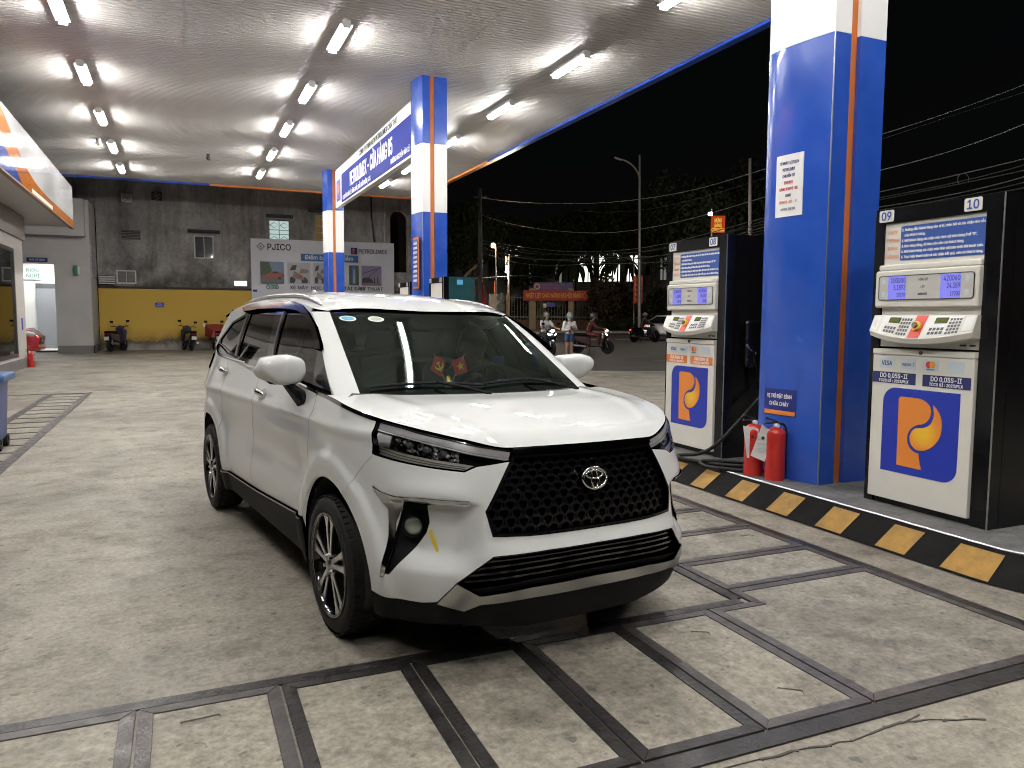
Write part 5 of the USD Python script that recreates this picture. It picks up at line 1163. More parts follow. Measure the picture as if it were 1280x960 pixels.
# ---------------------------------------------------------------- back wall of the yard (y = 36.5)
WY = 36.5
M_GREYW = usdkit.material(stage, '/World/Looks/grimy_plaster', {'g': ('geometry', {}), 'v': ('mapping', {'mapping_type': 'point', 'scale': (1, 1, .12)}), 'n': ('noise_texture', {'scale': .8, 'detail': 8.0, 'roughness': .65}), 's': ('noise_texture', {'scale': 1.7, 'detail': 6.0, 'roughness': .7}), 'f': ('noise_texture', {'scale': 9.0, 'detail': 5.0, 'roughness': .7}),
    'r': ('rgb_ramp', {'ramp': [(.30, (.52, .505, .49)), (.68, (.26, .25, .245))]}), 'rs': ('rgb_ramp', {'ramp': [(.46, (1, 1, 1)), (.62, (.68, .67, .66)), (.72, (.42, .41, .41))]}), 'rf': ('rgb_ramp', {'ramp': [(.3, (.72, .72, .72)), (.7, (1.12, 1.12, 1.12))]}),
    'x': ('separate_xyz', {}), 'lo': ('map_range', {'from_min': 2.7, 'from_max': 4.4, 'to_min': .42, 'to_max': 0.0, 'clamp': True}), 'ad': ('math', {'math_type': 'add'}), 'rl': ('rgb_ramp', {'ramp': [(.70, (1, 1, 1)), (.98, (.38, .37, .365))]}),
    'm1': ('mix', {'mix_type': 'multiply', 'fac': 1.0}), 'm2': ('mix', {'mix_type': 'multiply', 'fac': 1.0}), 'm3': ('mix', {'mix_type': 'multiply', 'fac': 1.0}), 'p': ('principled_bsdf', {'roughness': .88, 'specular_ior_level': .2})},
    [('g.position', 'n.vector'), ('g.position', 'v.vector'), ('v.vector', 's.vector'), ('g.position', 'f.vector'), ('n.fac', 'r.fac'), ('s.fac', 'rs.fac'), ('f.fac', 'rf.fac'), ('g.position', 'x.vector'), ('x.z', 'lo.value'), ('lo.result', 'ad.value1'), ('n.fac', 'ad.value2'), ('ad.value', 'rl.fac'),
     ('r.color', 'm1.color1'), ('rs.color', 'm1.color2'), ('m1.color', 'm2.color1'), ('rf.color', 'm2.color2'), ('m2.color', 'm3.color1'), ('rl.color', 'm3.color2'), ('m3.color', 'p.base_color')], surface='p.BSDF')
def yellow():
    n = {'g': ('geometry', {}), 'x': ('separate_xyz', {}), 'n': ('noise_texture', {'scale': 1.6, 'detail': 7.0, 'roughness': .65}), 'h': ('map_range', {'from_min': 0.0, 'from_max': 1.0, 'to_min': 1.0, 'to_max': 0.0, 'clamp': True}),
         'a': ('math', {'math_type': 'multiply_add', 'value3': -.42}), 'r': ('rgb_ramp', {'ramp': [(0.0, (.64, .42, .075)), (.16, (.52, .33, .06)), (.30, (.10, .08, .05)), (.45, (.30, .28, .25))]}), 'p': ('principled_bsdf', {'roughness': .8})}
    n['a'] = ('math', {'math_type': 'multiply', 'value2': .62})
    return usdkit.material(stage, '/World/Looks/yellow_plaster', n, [('g.position', 'n.vector'), ('g.position', 'x.vector'), ('x.z', 'h.value'), ('h.result', 'a.value1'), ('n.fac', 'a.value2'), ('a.value', 'r.fac'), ('r.color', 'p.base_color')], surface='p.BSDF')
bw = thing('boundary_wall', 'tall grimy grey wall with a yellow lower part closing the yard', 'wall', (3.5, WY + .2, 0))
holes = [(.69 + 3.05, 3.955, 1.49 + 3.05, 4.94), (3.82 + 3.05, 4.90, 4.70 + 3.05, 5.765), (5.83 + 3.05, 4.78, 6.75 + 3.05, 6.10), (-2.13 + 3.05, 4.65, -1.39 + 3.05, 5.05), (-2.36 + 3.05, 2.80, -1.61 + 3.05, 3.37)]
arch_ = unary_union([sbox(9.36 + 3.05, 3.6, 10.2 + 3.05, 6.1), Point(9.78 + 3.05, 6.1).buffer(.42, 16)])
part(bw, 'upper_wall', wall_with_holes((-3.05, WY, 0), (1, 0, 0), 14.0, 9.5, [sbox(-1, -1, 20, 2.70)] + holes + [arch_], .25, (0, 1, 0)), M_GREYW)
part(bw, 'upper_wall', MB().box((-9.0, WY, 5.9), (-3.06, WY + .25, 9.5)).mesh(), M_GREYW)
part(bw, 'yellow_wall', MB().box((-3.05, WY - .05, 0), (10.95, WY + .2, 2.60)).mesh(), yellow())
part(bw, 'ledge', MB().box((-3.05, WY - .10, 2.603), (10.95, WY + .2, 2.70), .02).mesh(), mat('sooty_ledge', (.09, .088, .085), .9, var=.7, vscale=3))
part(bw, 'pier', MB().box((10.0 - 1.05, WY - .12, 2.705), (9.22, WY - .002, 9.4)).mesh(), M_GREYW); part(bw, 'pier', MB().box((10.55, WY - .15, 2.705), (10.95, WY - .002, 9.4)).mesh(), M_GREYW)
part(bw, 'room_behind', MB().box((-3.05, WY + .9, 0), (10.95, WY + 1.0, 9.5)).mesh(), M_BLACK)
bp = thing('drain_pipe', 'thin dark pipe running down the grey wall beside the arched opening', 'pipe', (8.45, WY - .06, 5))
part(bp, 'pipe', MB().tube([(8.42, WY - .06, 9), (8.45, WY - .06, 6.2), (8.55, WY - .06, 5.2), (8.75, WY - .05, 4.0), (8.75, WY - .05, 2.75)], .035, 8).mesh(), M_BLACK, True)
part(bp, 'pipe', MB().tube([(9.05, WY - .17, 8), (9.08, WY - .17, 2.72)], .03, 8).mesh(), M_GREYW, True)
M_WFR = mat('window_white', (.62, .62, .62), .5)
def bars(t, nm, x0, z0, x1, z1, xs, zs, y, w, m):
    for x in xs: part(t, nm, MB().box((x - w / 2, y - .02, z0), (x + w / 2, y + .02, z1)).mesh(), m)
    for z in zs: part(t, nm, MB().box((x0, y - .015, z - w / 2), (x1, y + .015, z + w / 2)).mesh(), m)
def window(name, label, x0, z0, x1, z1, glass, frame, mull, trans, hood=None, fw=.045):
    t = thing(name, label, 'window', ((x0 + x1) / 2, WY, z0))
    for a in ((x0, z0, x0 + fw, z1), (x1 - fw, z0, x1, z1), (x0 + fw, z0, x1 - fw, z0 + fw), (x0 + fw, z1 - fw, x1 - fw, z1)): part(t, 'frame', MB().box((a[0], WY - .03, a[1]), (a[2], WY + .05, a[3])).mesh(), frame)
    part(t, 'pane', MB().box((x0 + fw, WY + .03, z0 + fw), (x1 - fw, WY + .04, z1 - fw)).mesh(), glass)
    bars(t, 'bar', x0 + fw, z0 + fw, x1 - fw, z1 - fw, mull, trans, WY + .0, .022, frame)
    if hood: part(t, 'hood', MB().box((x0 - hood, WY - .40, z1 + .12), (x1 + hood, WY - .003, z1 + .22)).mesh(), mat('sooty_slab', (.05, .05, .05), .9))
    return t
M_IRON = mat('iron_bar', (.03, .03, .03), .6)
window('window', 'white framed window with dark mirror-like panes reflecting the tube lamps', .69, 3.955, 1.49, 4.94, mat('mirror_pane', (.008, .014, .03), .04, spec=.6), M_WFR, [1.09], [], .25)
w2 = window('window', 'pale lit window behind an iron grille with diamond shapes', 3.82, 4.90, 4.70, 5.765, glow('lit_pane', (.72, .92, .86), .55), M_IRON, [4.26], [5.15, 5.34], .12, .02)
for cx in (4.04, 4.48): 
    for cz in (5.55,): part(w2, 'grille_curl', MB().tube([(cx - .18, WY - .01, cz), (cx, WY - .01, cz + .12), (cx + .18, WY - .01, cz), (cx, WY - .01, cz - .12), (cx - .18, WY - .01, cz)], .012, 5).mesh(), M_IRON)
    part(w2, 'grille_curl', MB().tube([(cx - .18, WY - .01, 4.93), (cx, WY - .01, 5.06), (cx + .18, WY - .01, 4.93)], .012, 5).mesh(), M_IRON)
window('window', 'dim warm window with a pale iron grid, half behind the far column', 5.83, 4.78, 6.75, 6.10, glow('warm_pane', (.50, .33, .12), .16), mat('pale_bar', (.42, .38, .32), .6), [6.05, 6.28, 6.51], [5.0, 5.3, 5.6, 5.9], .30, .04)
window('window', 'small white framed window just above the yellow wall, near the corner', -2.36, 2.80, -1.61, 3.37, mat('dirty_pane', (.12, .12, .11), .25), M_WFR, [-1.98], [], None, .055)
vt = thing('wall_vent', 'rusty louvred vent high on the grey wall', 'vent', (-1.76, WY, 4.65))
for k in range(6): part(vt, 'louvre', MB().box((-2.13, WY - .02 + .03 * (k % 1), 4.665 + k * .064), (-1.39, WY + .06, 4.70 + k * .064)).mesh(), mat('louvre_grey', (.20, .19, .185), .7))
ac = thing('louvre_box', 'white slatted box fixed to the wall beside the small window', 'vent', (-2.7, WY, 2.74))
for k in range(4): part(ac, 'slat', MB().box((-3.0, WY - .30, 2.77 + k * .09), (-2.42, WY - .02, 2.82 + k * .09)).mesh(), M_WFR)
part(ac, 'back', MB().box((-3.0, WY - .14, 2.74), (-2.44, WY - .004, 3.12)).mesh(), M_IRON)
sgn = thing('small_sign', 'small blue sign with white lines on the yellow wall', 'sign', (-.75, WY, 1.83)); part(sgn, 'plate', MB().box((-.92, WY - .075, 1.83), (-.58, WY - .053, 2.03)).mesh(), M_LOGOB)
for k in range(2): part(sgn, 'lettering', text(('LỐI RA', 'BÃI ĐỖ XE MÁY')[k], .045, basis((-.75, WY - .076, 1.945 - k * .075), (1, 0, 0), (0, 0, 1), (0, -1, 0)), width=(.14, .26)[k], align='c'), M_INKW)
ll = thing('wall_light', 'bright white box light on the ledge left of the banner', 'light', (2.55, WY, 2.8)); part(ll, 'box', MB().box((2.27, WY - .16, 2.78), (2.83, WY - .05, 3.03), .02).mesh(), M_LAMP); part(ll, 'lens', MB().box((2.30, WY - .170, 2.805), (2.80, WY - .162, 3.005)).mesh(), glow('box_light', (1, 1, 1), 2.5))
for x, z, l in ((-1.87, 6.35, 'grey grille box under the canopy edge on the far wall, nearer the shop'), (-.72, 6.5, 'black round extractor fan on the far wall under the canopy edge')):
    t = thing('extractor_fan', l, 'fan', (x, WY, z)); r = .16
    part(t, 'housing', MB().box((x - .2, WY - .2, z - .17), (x + .2, WY - .003, z + .17), .02).mesh(), M_IRON if x > -1 else M_WFR)
    part(t, 'ring', MB().lathe([(.12, 0), (.15, 0), (.15, .02), (.12, .02)], basis((x, WY - .201, z), (1, 0, 0), (0, 0, 1), (0, -1, 0)), 20).mesh(), M_ALU)
    for k in range(4): part(t, 'blade', MB().ext(affinity.rotate(sbox(.01, -.02, .11, .03), 90 * k + 20, origin=(0, 0)), .006, basis((x, WY - .205, z), (1, 0, 0), (0, 0, 1), (0, -1, 0))).mesh(), M_ALU)
# ---------------------------------------------------------------- the insurance banner
bn = thing('banner', 'wide pale advertising banner with photographs hung on the back wall', 'banner', (6.2, WY - .2, 2.5))
M_BAN = mat('banner_cloth', (.76, .76, .82), .45, var=.10, vscale=.8)
nx_, nz_ = 40, 10; V = []
for i in range(nx_ + 1):
    for j in range(nz_ + 1):
        u, w_ = i / nx_, j / nz_; V.append((3.0 + 6.48 * u, WY - .22 + .03 * math.sin(u * 19) * (1 - w_ * .3) + .02 * math.sin(u * 7 + w_ * 4), 2.2 + 2.70 * w_ + .05 * u * w_))
part(bn, 'cloth', trimesh.Trimesh(np.array(V), [q for i in range(nx_) for j in range(nz_) for a in [i * (nz_ + 1) + j] for q in ([a, a + nz_ + 1, a + nz_ + 2], [a, a + nz_ + 2, a + 1])], process=False), M_BAN, True)
NB = lambda x, z, d=0: basis((x, WY - .275 - d, z), (1, 0, 0), (0, 0, 1), (0, -1, 0))
part(bn, 'lettering', text('PJICO', .26, NB(3.70, 4.43), width=1.02, bold=True), M_INKBLK); part(bn, 'lettering', text('PETROLIMEX', .19, NB(7.78, 4.42), width=1.35, bold=True), mat('ink_grey', (.10, .10, .14), .5))
dm = Polygon([(-.19, 0), (0, .19), (.19, 0), (0, -.19)]); part(bn, 'emblem', MB().ext(dm.difference(dm.buffer(-.05)).union(dm.buffer(-.09)), .002, NB(3.42, 4.56)).mesh(), mat('ink_soft', (.28, .28, .34), .5))
part(bn, 'title_strip', MB().ext(sbox(0, 0, 2.6, .32), .002, NB(5.15, 3.98)).mesh(), mat('strip_blue', (.04, .15, .38), .5)); part(bn, 'lettering', text('Điểm bán Bảo hiểm', .18, NB(5.32, 4.06, .003), width=2.2, bold=True), M_INKW)
part(bn, 'emblem_field', MB().ext(sbox(0, 0, .30, .30), .002, NB(7.42, 4.36)).mesh(), mat('ink_navy2', (.03, .03, .12), .5)); part(bn, 'emblem_letter', MB().ext(LOGO[1], .003, NB(7.45, 4.38, .002) @ np.diag([.24, .26, 1, 1])).mesh(), mat('emblem_red', (.62, .07, .10), .4))
cols = dict(sky=mat('print_sky', (.22, .30, .42), .5), leaf=mat('print_leaf', (.07, .11, .06), .5), tar=mat('print_road', (.16, .16, .17), .5), car=mat('print_car', (.45, .12, .06), .5), pale=mat('print_pale', (.50, .50, .52), .5), dark=mat('print_dark', (.05, .05, .07), .5), dusk=mat('print_dusk', (.28, .24, .36), .5), steel=mat('print_steel', (.25, .20, .19), .5), blue=mat('print_blue', (.10, .20, .45), .5))
rp = random.Random(5)
def photo(x0, z0, x1, z1, base, items):
    fr = part(bn, 'photo', MB().ext(rrect(0, 0, x1 - x0, z1 - z0, .04), .002, NB(x0, z0)).mesh(), cols[base])
    for k, (c, pl) in enumerate(items):
        pl = affinity.scale(Polygon(pl), x1 - x0, z1 - z0, origin=(0, 0)).buffer(0); part(fr, 'photo_shape', MB().ext(pl, .001, NB(x0, z0, .003 + .001 * k)).mesh(), cols[c])
PX = [(3.38, 4.40), (4.55, 5.55), (5.70, 6.30), (7.32, 7.78), (7.90, 8.85)]
photo(PX[0][0], 2.93, PX[0][1], 3.90, 'sky', [('tar', [(0, 0), (1, 0), (1, .25), (0, .35)]), ('leaf', [(0, .35), (0, 1), (.35, 1), (.5, .6), (.3, .35)]), ('leaf', [(.4, .42), (.55, .55), (.9, .5), (1, .4), (1, .3), (.4, .3)]), ('car', [(.15, .25), (.12, .36), (.4, .48), (.55, .58), (.8, .56), (.92, .42), (.92, .26)]), ('dark', [(.45, .47), (.56, .55), (.76, .53), (.74, .46)]), ('dark', [(.72, .20), (.78, .34), (.86, .34), (.88, .20)])])
def machine(): return [('dark', [(.1, .05), (.1, .3), (.25, .36), (.36, .2), (.3, .05)]), ('dark', [(.62, .05), (.6, .25), (.78, .34), (.9, .2), (.88, .05)]), ('steel', [(.2, .3), (.3, .6), (.62, .42), (.75, .2), (.5, .22)]), ('dark', [(.1, .62), (.2, .85), (.42, .9), (.36, .66)]), ('steel', [(.5, .5), (.6, .72), (.95, .66), (.9, .52)]), ('car', [(.42, .38), (.5, .48), (.7, .36), (.6, .28)])]
photo(PX[1][0], 2.93, PX[1][1], 3.90, 'pale', machine()); photo(PX[2][0], 2.93, PX[2][1], 3.90, 'pale', machine()[::-1])
photo(PX[3][0], 2.93, PX[3][1], 3.85, 'leaf', [('blue', [(.3, .05), (.35, .95), (.6, .95), (.75, .4), (.7, .05)]), ('pale', [(.42, .1), (.48, .8), (.56, .8), (.6, .1)])])
photo(PX[4][0], 2.93, PX[4][1], 3.85, 'dusk', [('steel', [(0, 0), (1, 0), (1, .14), (0, .14)]), ('dark', [(.02, .14), (.05, .36), (.2, .42), (.42, .38), (.55, .3), (.6, .14)]), ('dark', [(.62, .12), (.62, .42), (.67, .42), (.68, .12)]), ('dark', [(.78, .12), (.78, .44), (.83, .44), (.84, .12)]), ('dark', [(.05, .62), (.95, .93), (.95, .90), (.05, .59)]), ('dark', [(.3, .38), (.8, .84), (.83, .84), (.34, .38)])])
for (x0, x1), s in zip(PX, ('Ô TÔ', 'XE MÁY', 'HỌC KỲ', 'TÀI SẢN', 'KỸ THUẬT')):
    part(bn, 'lettering', text(s, .15, NB((x0 + x1) / 2, 2.70), width=.17 * len(s) * .8, align='c', bold=True), M_INKBLK)
part(bn, 'green_tab', MB().ext(sbox(0, 0, .30, .16), .0015, NB(3.78, 2.72)).mesh(), mat('tab_green', (.15, .42, .30), .5))
part(bn, 'corner_tab', MB().ext(sbox(0, 0, .18, .1), .0015, NB(3.05, 2.55)).mesh(), M_LOGOB)

# ---------------------------------------------------------------- the grey building at the left and the shop
M_GB = mat('grey_render', (.47, .455, .445), .7, var=.12, vscale=1.2); M_GB2 = mat('grey_skirting', (.16, .155, .15), .75)
gb_ = thing('grey_building', 'plain grey building with a lit doorway left of the back wall', 'building', (-5.5, 35, 0))
part(gb_, 'front_wall', wall_with_holes((-9.0, 34.0, 0), (1, 0, 0), 5.92, 5.86, [(3.0, .12, 4.70, 3.40)], .2, (0, 1, 0)), M_GB)
part(gb_, 'side_wall', MB().box((-3.28, 34.2, 0), (-3.08, 36.45, 5.86)).mesh(), M_GB)
part(gb_, 'beam', MB().box((-9.0, 33.6, 4.45), (-3.2, 33.998, 5.85), .02).mesh(), M_GB)
part(gb_, 'skirting', MB().box((-4.28, 33.95, 0), (-3.04, 33.997, .30)).mesh(), M_GB2); part(gb_, 'skirting', MB().box((-3.079, 33.95, 0), (-3.04, 36.4, .30)).mesh(), M_GB2)
M_LITW = mat('room_white', (.78, .78, .77), .7)
part(gb_, 'room', MB().box((-7.4, 36.6, .1), (-3.3, 36.7, 4)).box((-3.42, 34.21, .1), (-3.32, 36.6, 4)).box((-7.4, 34.21, 3.7), (-3.3, 36.6, 3.8)).mesh(), M_LITW)
part(gb_, 'room_floor', MB().box((-7.4, 34.0, .06), (-3.3, 36.6, .12)).mesh(), M_LITW)
part(gb_, 'room_lamp', MB().box((-5.6, 35.0, 3.62), (-3.7, 35.25, 3.69)).mesh(), glow('room_tube', (1, .99, .96), 40.0))
part(gb_, 'inner_door', MB().box((-5.3, 36.53, .12), (-4.55, 36.59, 2.55)).mesh(), mat('door_grey', (.30, .32, .35), .4)); part(gb_, 'inner_door_frame', MB().box((-4.55, 36.52, .12), (-4.38, 36.598, 2.75)).box((-5.3, 36.52, 2.55), (-4.55, 36.598, 2.75)).mesh(), mat('door_frame_dark', (.10, .11, .12), .4))
part(gb_, 'room_sign', MB().box((-5.7, 36.50, 2.90), (-5.10, 36.52, 3.44)).mesh(), M_INKW)
for k, s in enumerate(('PHÒNG', 'NGHỈ')): part(gb_, 'lettering', text(s, .14, basis((-5.14, 36.495, 3.2 - .22 * k), (1, 0, 0), (0, 0, 1), (0, -1, 0)), width=.46, align='r', bold=True), mat('ink_teal', (.02, .22, .18), .5))
part(gb_, 'room_notice', MB().box((-4.06, 36.56, 2.25), (-3.62, 36.595, 2.55)).mesh(), mat('notice_sky', (.05, .42, .75), .4))
part(gb_, 'door_plate', MB().box((-5.18, 33.96, 3.46), (-4.50, 33.998, 3.62)).mesh(), M_INK); part(gb_, 'lettering', text('NHÀ VỆ SINH', .07, basis((-4.84, 33.958, 3.505), (1, 0, 0), (0, 0, 1), (0, -1, 0)), width=.5, align='c'), M_INKW)
for i in range(3):
    for j in range(3): part(gb_, 'glass_block', MB().box((-3.082, 34.35 + i * .65, 2.95 + j * .44), (-3.055, 34.95 + i * .65, 3.35 + j * .44), .01).mesh(), mat('glass_block', (.42, .44, .44), .2, coat=.5))
gl = thing('green_box', 'small green box lamp fixed to the grey building beside the doorway', 'wall box', (-3.55, 33.9, 3.0)); part(gl, 'body', MB().box((-3.62, 33.80, 3.0), (-3.50, 33.999, 3.36), .02).mesh(), mat('box_green', (.03, .20, .10), .4)); part(gl, 'face', MB().box((-3.50, 33.82, 3.02), (-3.46, 33.99, 3.34)).mesh(), M_WFR)
# shop wall, display window, awning
M_SHOP = mat('shop_render', (.52, .50, .485), .65, var=.08, vscale=1.5)
sh_ = thing('shop', 'grey shop front with a tall display window at the left edge', 'building', (-5, 22, 0))
part(sh_, 'wall', wall_with_holes((-4.0, 25.6, 0), (0, -1, 0), 14.0, 4.2, [(1.30, .34, 4.2, 3.22), (4.6, .34, 7.6, 3.22)], .25, (-1, 0, 0)), M_SHOP)
part(sh_, 'end_wall', MB().box((-9, 25.35, 0), (-4.25, 25.6, 4.2)).mesh(), M_SHOP); part(sh_, 'lintel', MB().box((-4.001, 11.6, 3.55), (-3.93, 25.65, 4.2)).mesh(), mat('lintel_grey', (.25, .24, .235), .7)); part(sh_, 'skirting', MB().box((-3.999, 11.6, 0), (-3.95, 25.64, .26)).mesh(), M_GB2)
for y1 in (24.30, 21.0):
    y0 = y1 - 2.9
    for a in ((y0, .34, y0 + .09, 3.22), (y1 - .09, .34, y1, 3.22), (y0 + .09, .34, y1 - .09, .43), (y0 + .09, 3.13, y1 - .09, 3.22)): part(sh_, 'window_frame', MB().box((-4.04, a[0], a[1]), (-3.985, a[2], a[3])).mesh(), mat('frame_grey', (.055, .055, .058), .4))
    part(sh_, 'pane', MB().box((-4.03, y0 + .09, .43), (-4.022, y1 - .09, 3.13)).mesh(), pane('shop_pane', (.88, .9, .9)))
part(sh_, 'display_back', MB().box((-4.95, 16.5, .3), (-4.85, 24.4, 3.3)).mesh(), mat('display_back', (.46, .44, .30), .6)); part(sh_, 'display_lamp', MB().box((-4.75, 17, 3.22), (-4.65, 24.2, 3.28)).mesh(), glow('display_tube', (1, .98, .92), 30.0))
for k, z in enumerate((.42, 1.10, 1.85, 2.55)): part(sh_, 'shelf', MB().box((-4.85, 16.6, z - .04), (-4.15, 24.3, z)).mesh(), M_WFR)
rg = random.Random(11); gcol = [mat(f'carton_{n}', c, .5) for n, c in (('orange', (.55, .20, .04)), ('navy', (.03, .05, .20)), ('red', (.45, .05, .04)), ('tan', (.40, .25, .10)), ('white', (.6, .6, .6)), ('blue', (.05, .14, .45)))]
rown = ['bottom shelf', 'second shelf', 'third shelf', 'top shelf']
for k, z in enumerate((.42, 1.10, 1.85, 2.55)):
    y = 21.55
    for q in range(6):
        w_ = rg.uniform(.28, .42); h_ = rg.uniform(.25, .45); ci = {0: 1, 1: 0, 2: 2, 3: 1}[k] if q > 2 else rg.randrange(6)
        t = thing('oil_carton', f'{("navy", "orange", "red", "navy")[k] if q > 2 else "small"} carton on the {rown[k]} of the shop window, {("first", "second", "third", "fourth", "fifth", "sixth")[5 - q]} from the far end', 'carton', (-4.5, y, z), group='cartons in the shop window')
        part(t, 'box', MB().box((-4.75, y, z), (-4.3, y + w_, z + h_), .01).mesh(), gcol[ci]); part(t, 'label', MB().box((-4.299, y + .05, z + h_ * .3), (-4.296, y + w_ - .05, z + h_ * .7)).mesh(), gcol[4 if q % 2 else 3])
        y += w_ + .05
part(sh_, 'switch_plate', MB().box((-3.999, 24.98, 1.05), (-3.985, 25.12, 1.38)).mesh(), M_LOGOB)
# awning
aw = thing('awning', 'shop awning with white, orange and blue curved stripes over the shop front', 'awning', (-3.5, 20, 4.2))
part(aw, 'soffit', MB().box((-9, 10, 4.22), (-3.02, 27.95, 4.26)).mesh(), mat('soffit', (.40, .38, .36), .6))
fasc = sbox(10, 4.2, 28, 5.46)
swo = Polygon([(10, 5.46), (17.2, 5.46)] + spl([(17.2, 5.46), (18.3, 5.10), (19.6, 4.72), (21.2, 4.50), (23, 4.43), (28, 4.42)], 30) + [(28, 4.2), (10, 4.2)])
blu = Polygon([(10, 5.0), (14.5, 5.0)] + spl([(14.5, 5.2), (16.2, 4.98), (17.6, 4.66), (18.7, 4.40), (19.3, 4.2)], 20) + [(10, 4.2)])
Mx_ = basis((-3.02, 0, 0), (0, 1, 0), (0, 0, 1), (1, 0, 0))
M_GLW = mat('gloss_white', (.74, .74, .76), .12, coat=.6); M_GLO = mat('gloss_orange', (.74, .24, .05), .12, coat=.6); M_GLB = mat('gloss_blue', (.03, .10, .50), .12, coat=.6)
part(aw, 'fascia_white', MB().ext(fasc, .06, Mx_).mesh(), M_GLW); part(aw, 'fascia_orange', MB().ext(swo.intersection(fasc).difference(blu), .064, Mx_).mesh(), M_GLO); part(aw, 'fascia_blue', MB().ext(blu.intersection(fasc), .064, Mx_).mesh(), M_GLB)
part(aw, 'end_fascia', MB().box((-9, 27.95, 4.2), (-3.02, 28.0, 5.46)).mesh(), M_GLW); part(aw, 'drip_edge', MB().box((-3.05, 10, 4.16), (-2.95, 28.01, 4.198)).mesh(), mat('drip_brown', (.18, .10, .05), .5))
part(aw, 'patch', MB().box((-2.955, 20.5, 4.205), (-2.951, 23.6, 4.30)).mesh(), M_CREAM)
# wheeled bin at the left edge
bn_ = thing('wheeled_cabinet', 'blue wheeled cabinet cut by the left picture edge', 'cabinet', (-2.05, 9.6, 0)); M_CAB = mat('cabinet_blue', (.05, .075, .20), .45, var=.1, vscale=5)
part(bn_, 'body', MB().add(hull([((-1.83, 9.62, .12), .02), ((-2.4, 9.62, .12), .02), ((-1.83, 10.1, .12), .02), ((-2.4, 10.1, .12), .02), ((-1.80, 9.6, .74), .02), ((-2.42, 9.6, .74), .02), ((-1.80, 10.12, .74), .02), ((-2.42, 10.12, .74), .02)], 8)).mesh(), M_CAB, 30)
part(bn_, 'lid', MB().box((-2.46, 9.54, .745), (-1.71, 10.16, .83), .025).mesh(), mat('lid_blue', (.05, .12, .28), .4), 30); part(bn_, 'drawer_line', MB().box((-2.40, 9.588, .56), (-1.80, 9.60, .575)).mesh(), M_BLACK)
for x, y in ((-1.82, 9.68), (-2.36, 9.68), (-1.82, 10.06), (-2.36, 10.06)): part(bn_, 'castor', MB().cyl((x - .02, y, .06), (x + .03, y, .06), .06, 16).mesh(), M_RUBBER, 30); part(bn_, 'castor_fork', MB().box((x - .03, y - .02, .07), (x + .04, y + .02, .13)).mesh(), M_IRON)
# ---------------------------------------------------------------- points ahead of the camera: pixel column and row of the 1280 x 960 photograph and distance ahead
EYEV = np.array([0, 0, EYE])
def at(px, py, dep): return EYEV + dep * (_F + _R * (px - 640) / 963.94 - _U * (py - 480) / 963.94)
def ground_at(px, dep, z=None):
    p = at(px, 396, dep); p[2] = RISE(dep) if z is None else z; return p

# ---------------------------------------------------------------- people
M_SKIN = mat('skin', (.42, .25, .17), .55, var=.1, vscale=12, space='object'); M_HAIR = mat('black_hair', (.010, .008, .007), .4)
def limb(*pr, seg=10): return [hull([pr[i], pr[i + 1]], seg) for i in range(len(pr) - 1)]
def soft(ms, edge=.028, it=6):
    m = _tm(manifold3d.Manifold.batch_boolean(ms, manifold3d.OpType.Add).refine_to_length(edge)); trimesh.smoothing.filter_taubin(m, iterations=it); return m
def hand(w, d, side_, s=1.0):
    """Palm and five bent fingers at the wrist w pointing along d; side_ turns the thumb's side."""
    w, d = np.array(w, float), np.array(d, float); d /= np.linalg.norm(d); side_ = np.array(side_, float); side_ -= d * (side_ @ d); side_ /= np.linalg.norm(side_); nrm = np.cross(d, side_)
    out = [hull([(w, .024 * s), (w + d * .035 + side_ * .022, .018 * s), (w + d * .08 + side_ * .030, .012 * s), (w + d * .08 - side_ * .030, .012 * s), (w + d * .03 - side_ * .022, .016 * s)], 8)]
    for k, (o, L) in enumerate(((.030, .064), (.011, .072), (-.009, .068), (-.028, .052))):
        a = w + d * .08 + side_ * o; b = a + d * L * .5 - nrm * .012; c = b + d * L * .32 - nrm * .028
        out += limb((a, .0095), (b, .0088), (c, .0076), seg=8)
    a = w + d * .025 + side_ * .026; b = a + d * .032 + side_ * .026 - nrm * .006; c = b + d * .030 + side_ * .006 - nrm * .012
    return out + limb((a, .012), (b, .0105), (c, .008), seg=8)
def head_mesh(c, f, u, s=1.0):
    c, f, u = (np.array(q, float) for q in (c, f, u)); f /= np.linalg.norm(f); u -= f * (u @ f); u /= np.linalg.norm(u); l = np.cross(u, f)
    q = lambda a, b, z: c + (f * a + l * b + u * z) * s
    ms = [hull([(q(-.02, 0, .035), .082 * s), (q(.02, 0, .03), .070 * s), (q(-.03, 0, -.01), .066 * s)], 14), hull([(q(.03, 0, -.02), .060 * s), (q(.052, 0, -.085), .028 * s), (q(.01, .035, -.06), .028 * s), (q(.01, -.035, -.06), .028 * s)], 12),
          hull([(q(.082, 0, .015), .008 * s), (q(.104, 0, -.022), .012 * s), (q(.082, .012, -.026), .008 * s), (q(.082, -.012, -.026), .008 * s)], 8)]
    for b in (-1, 1): ms.append(hull([(q(-.012, .083 * b, .015), .012 * s), (q(-.016, .086 * b, -.02), .010 * s)], 8))
    return ms, q
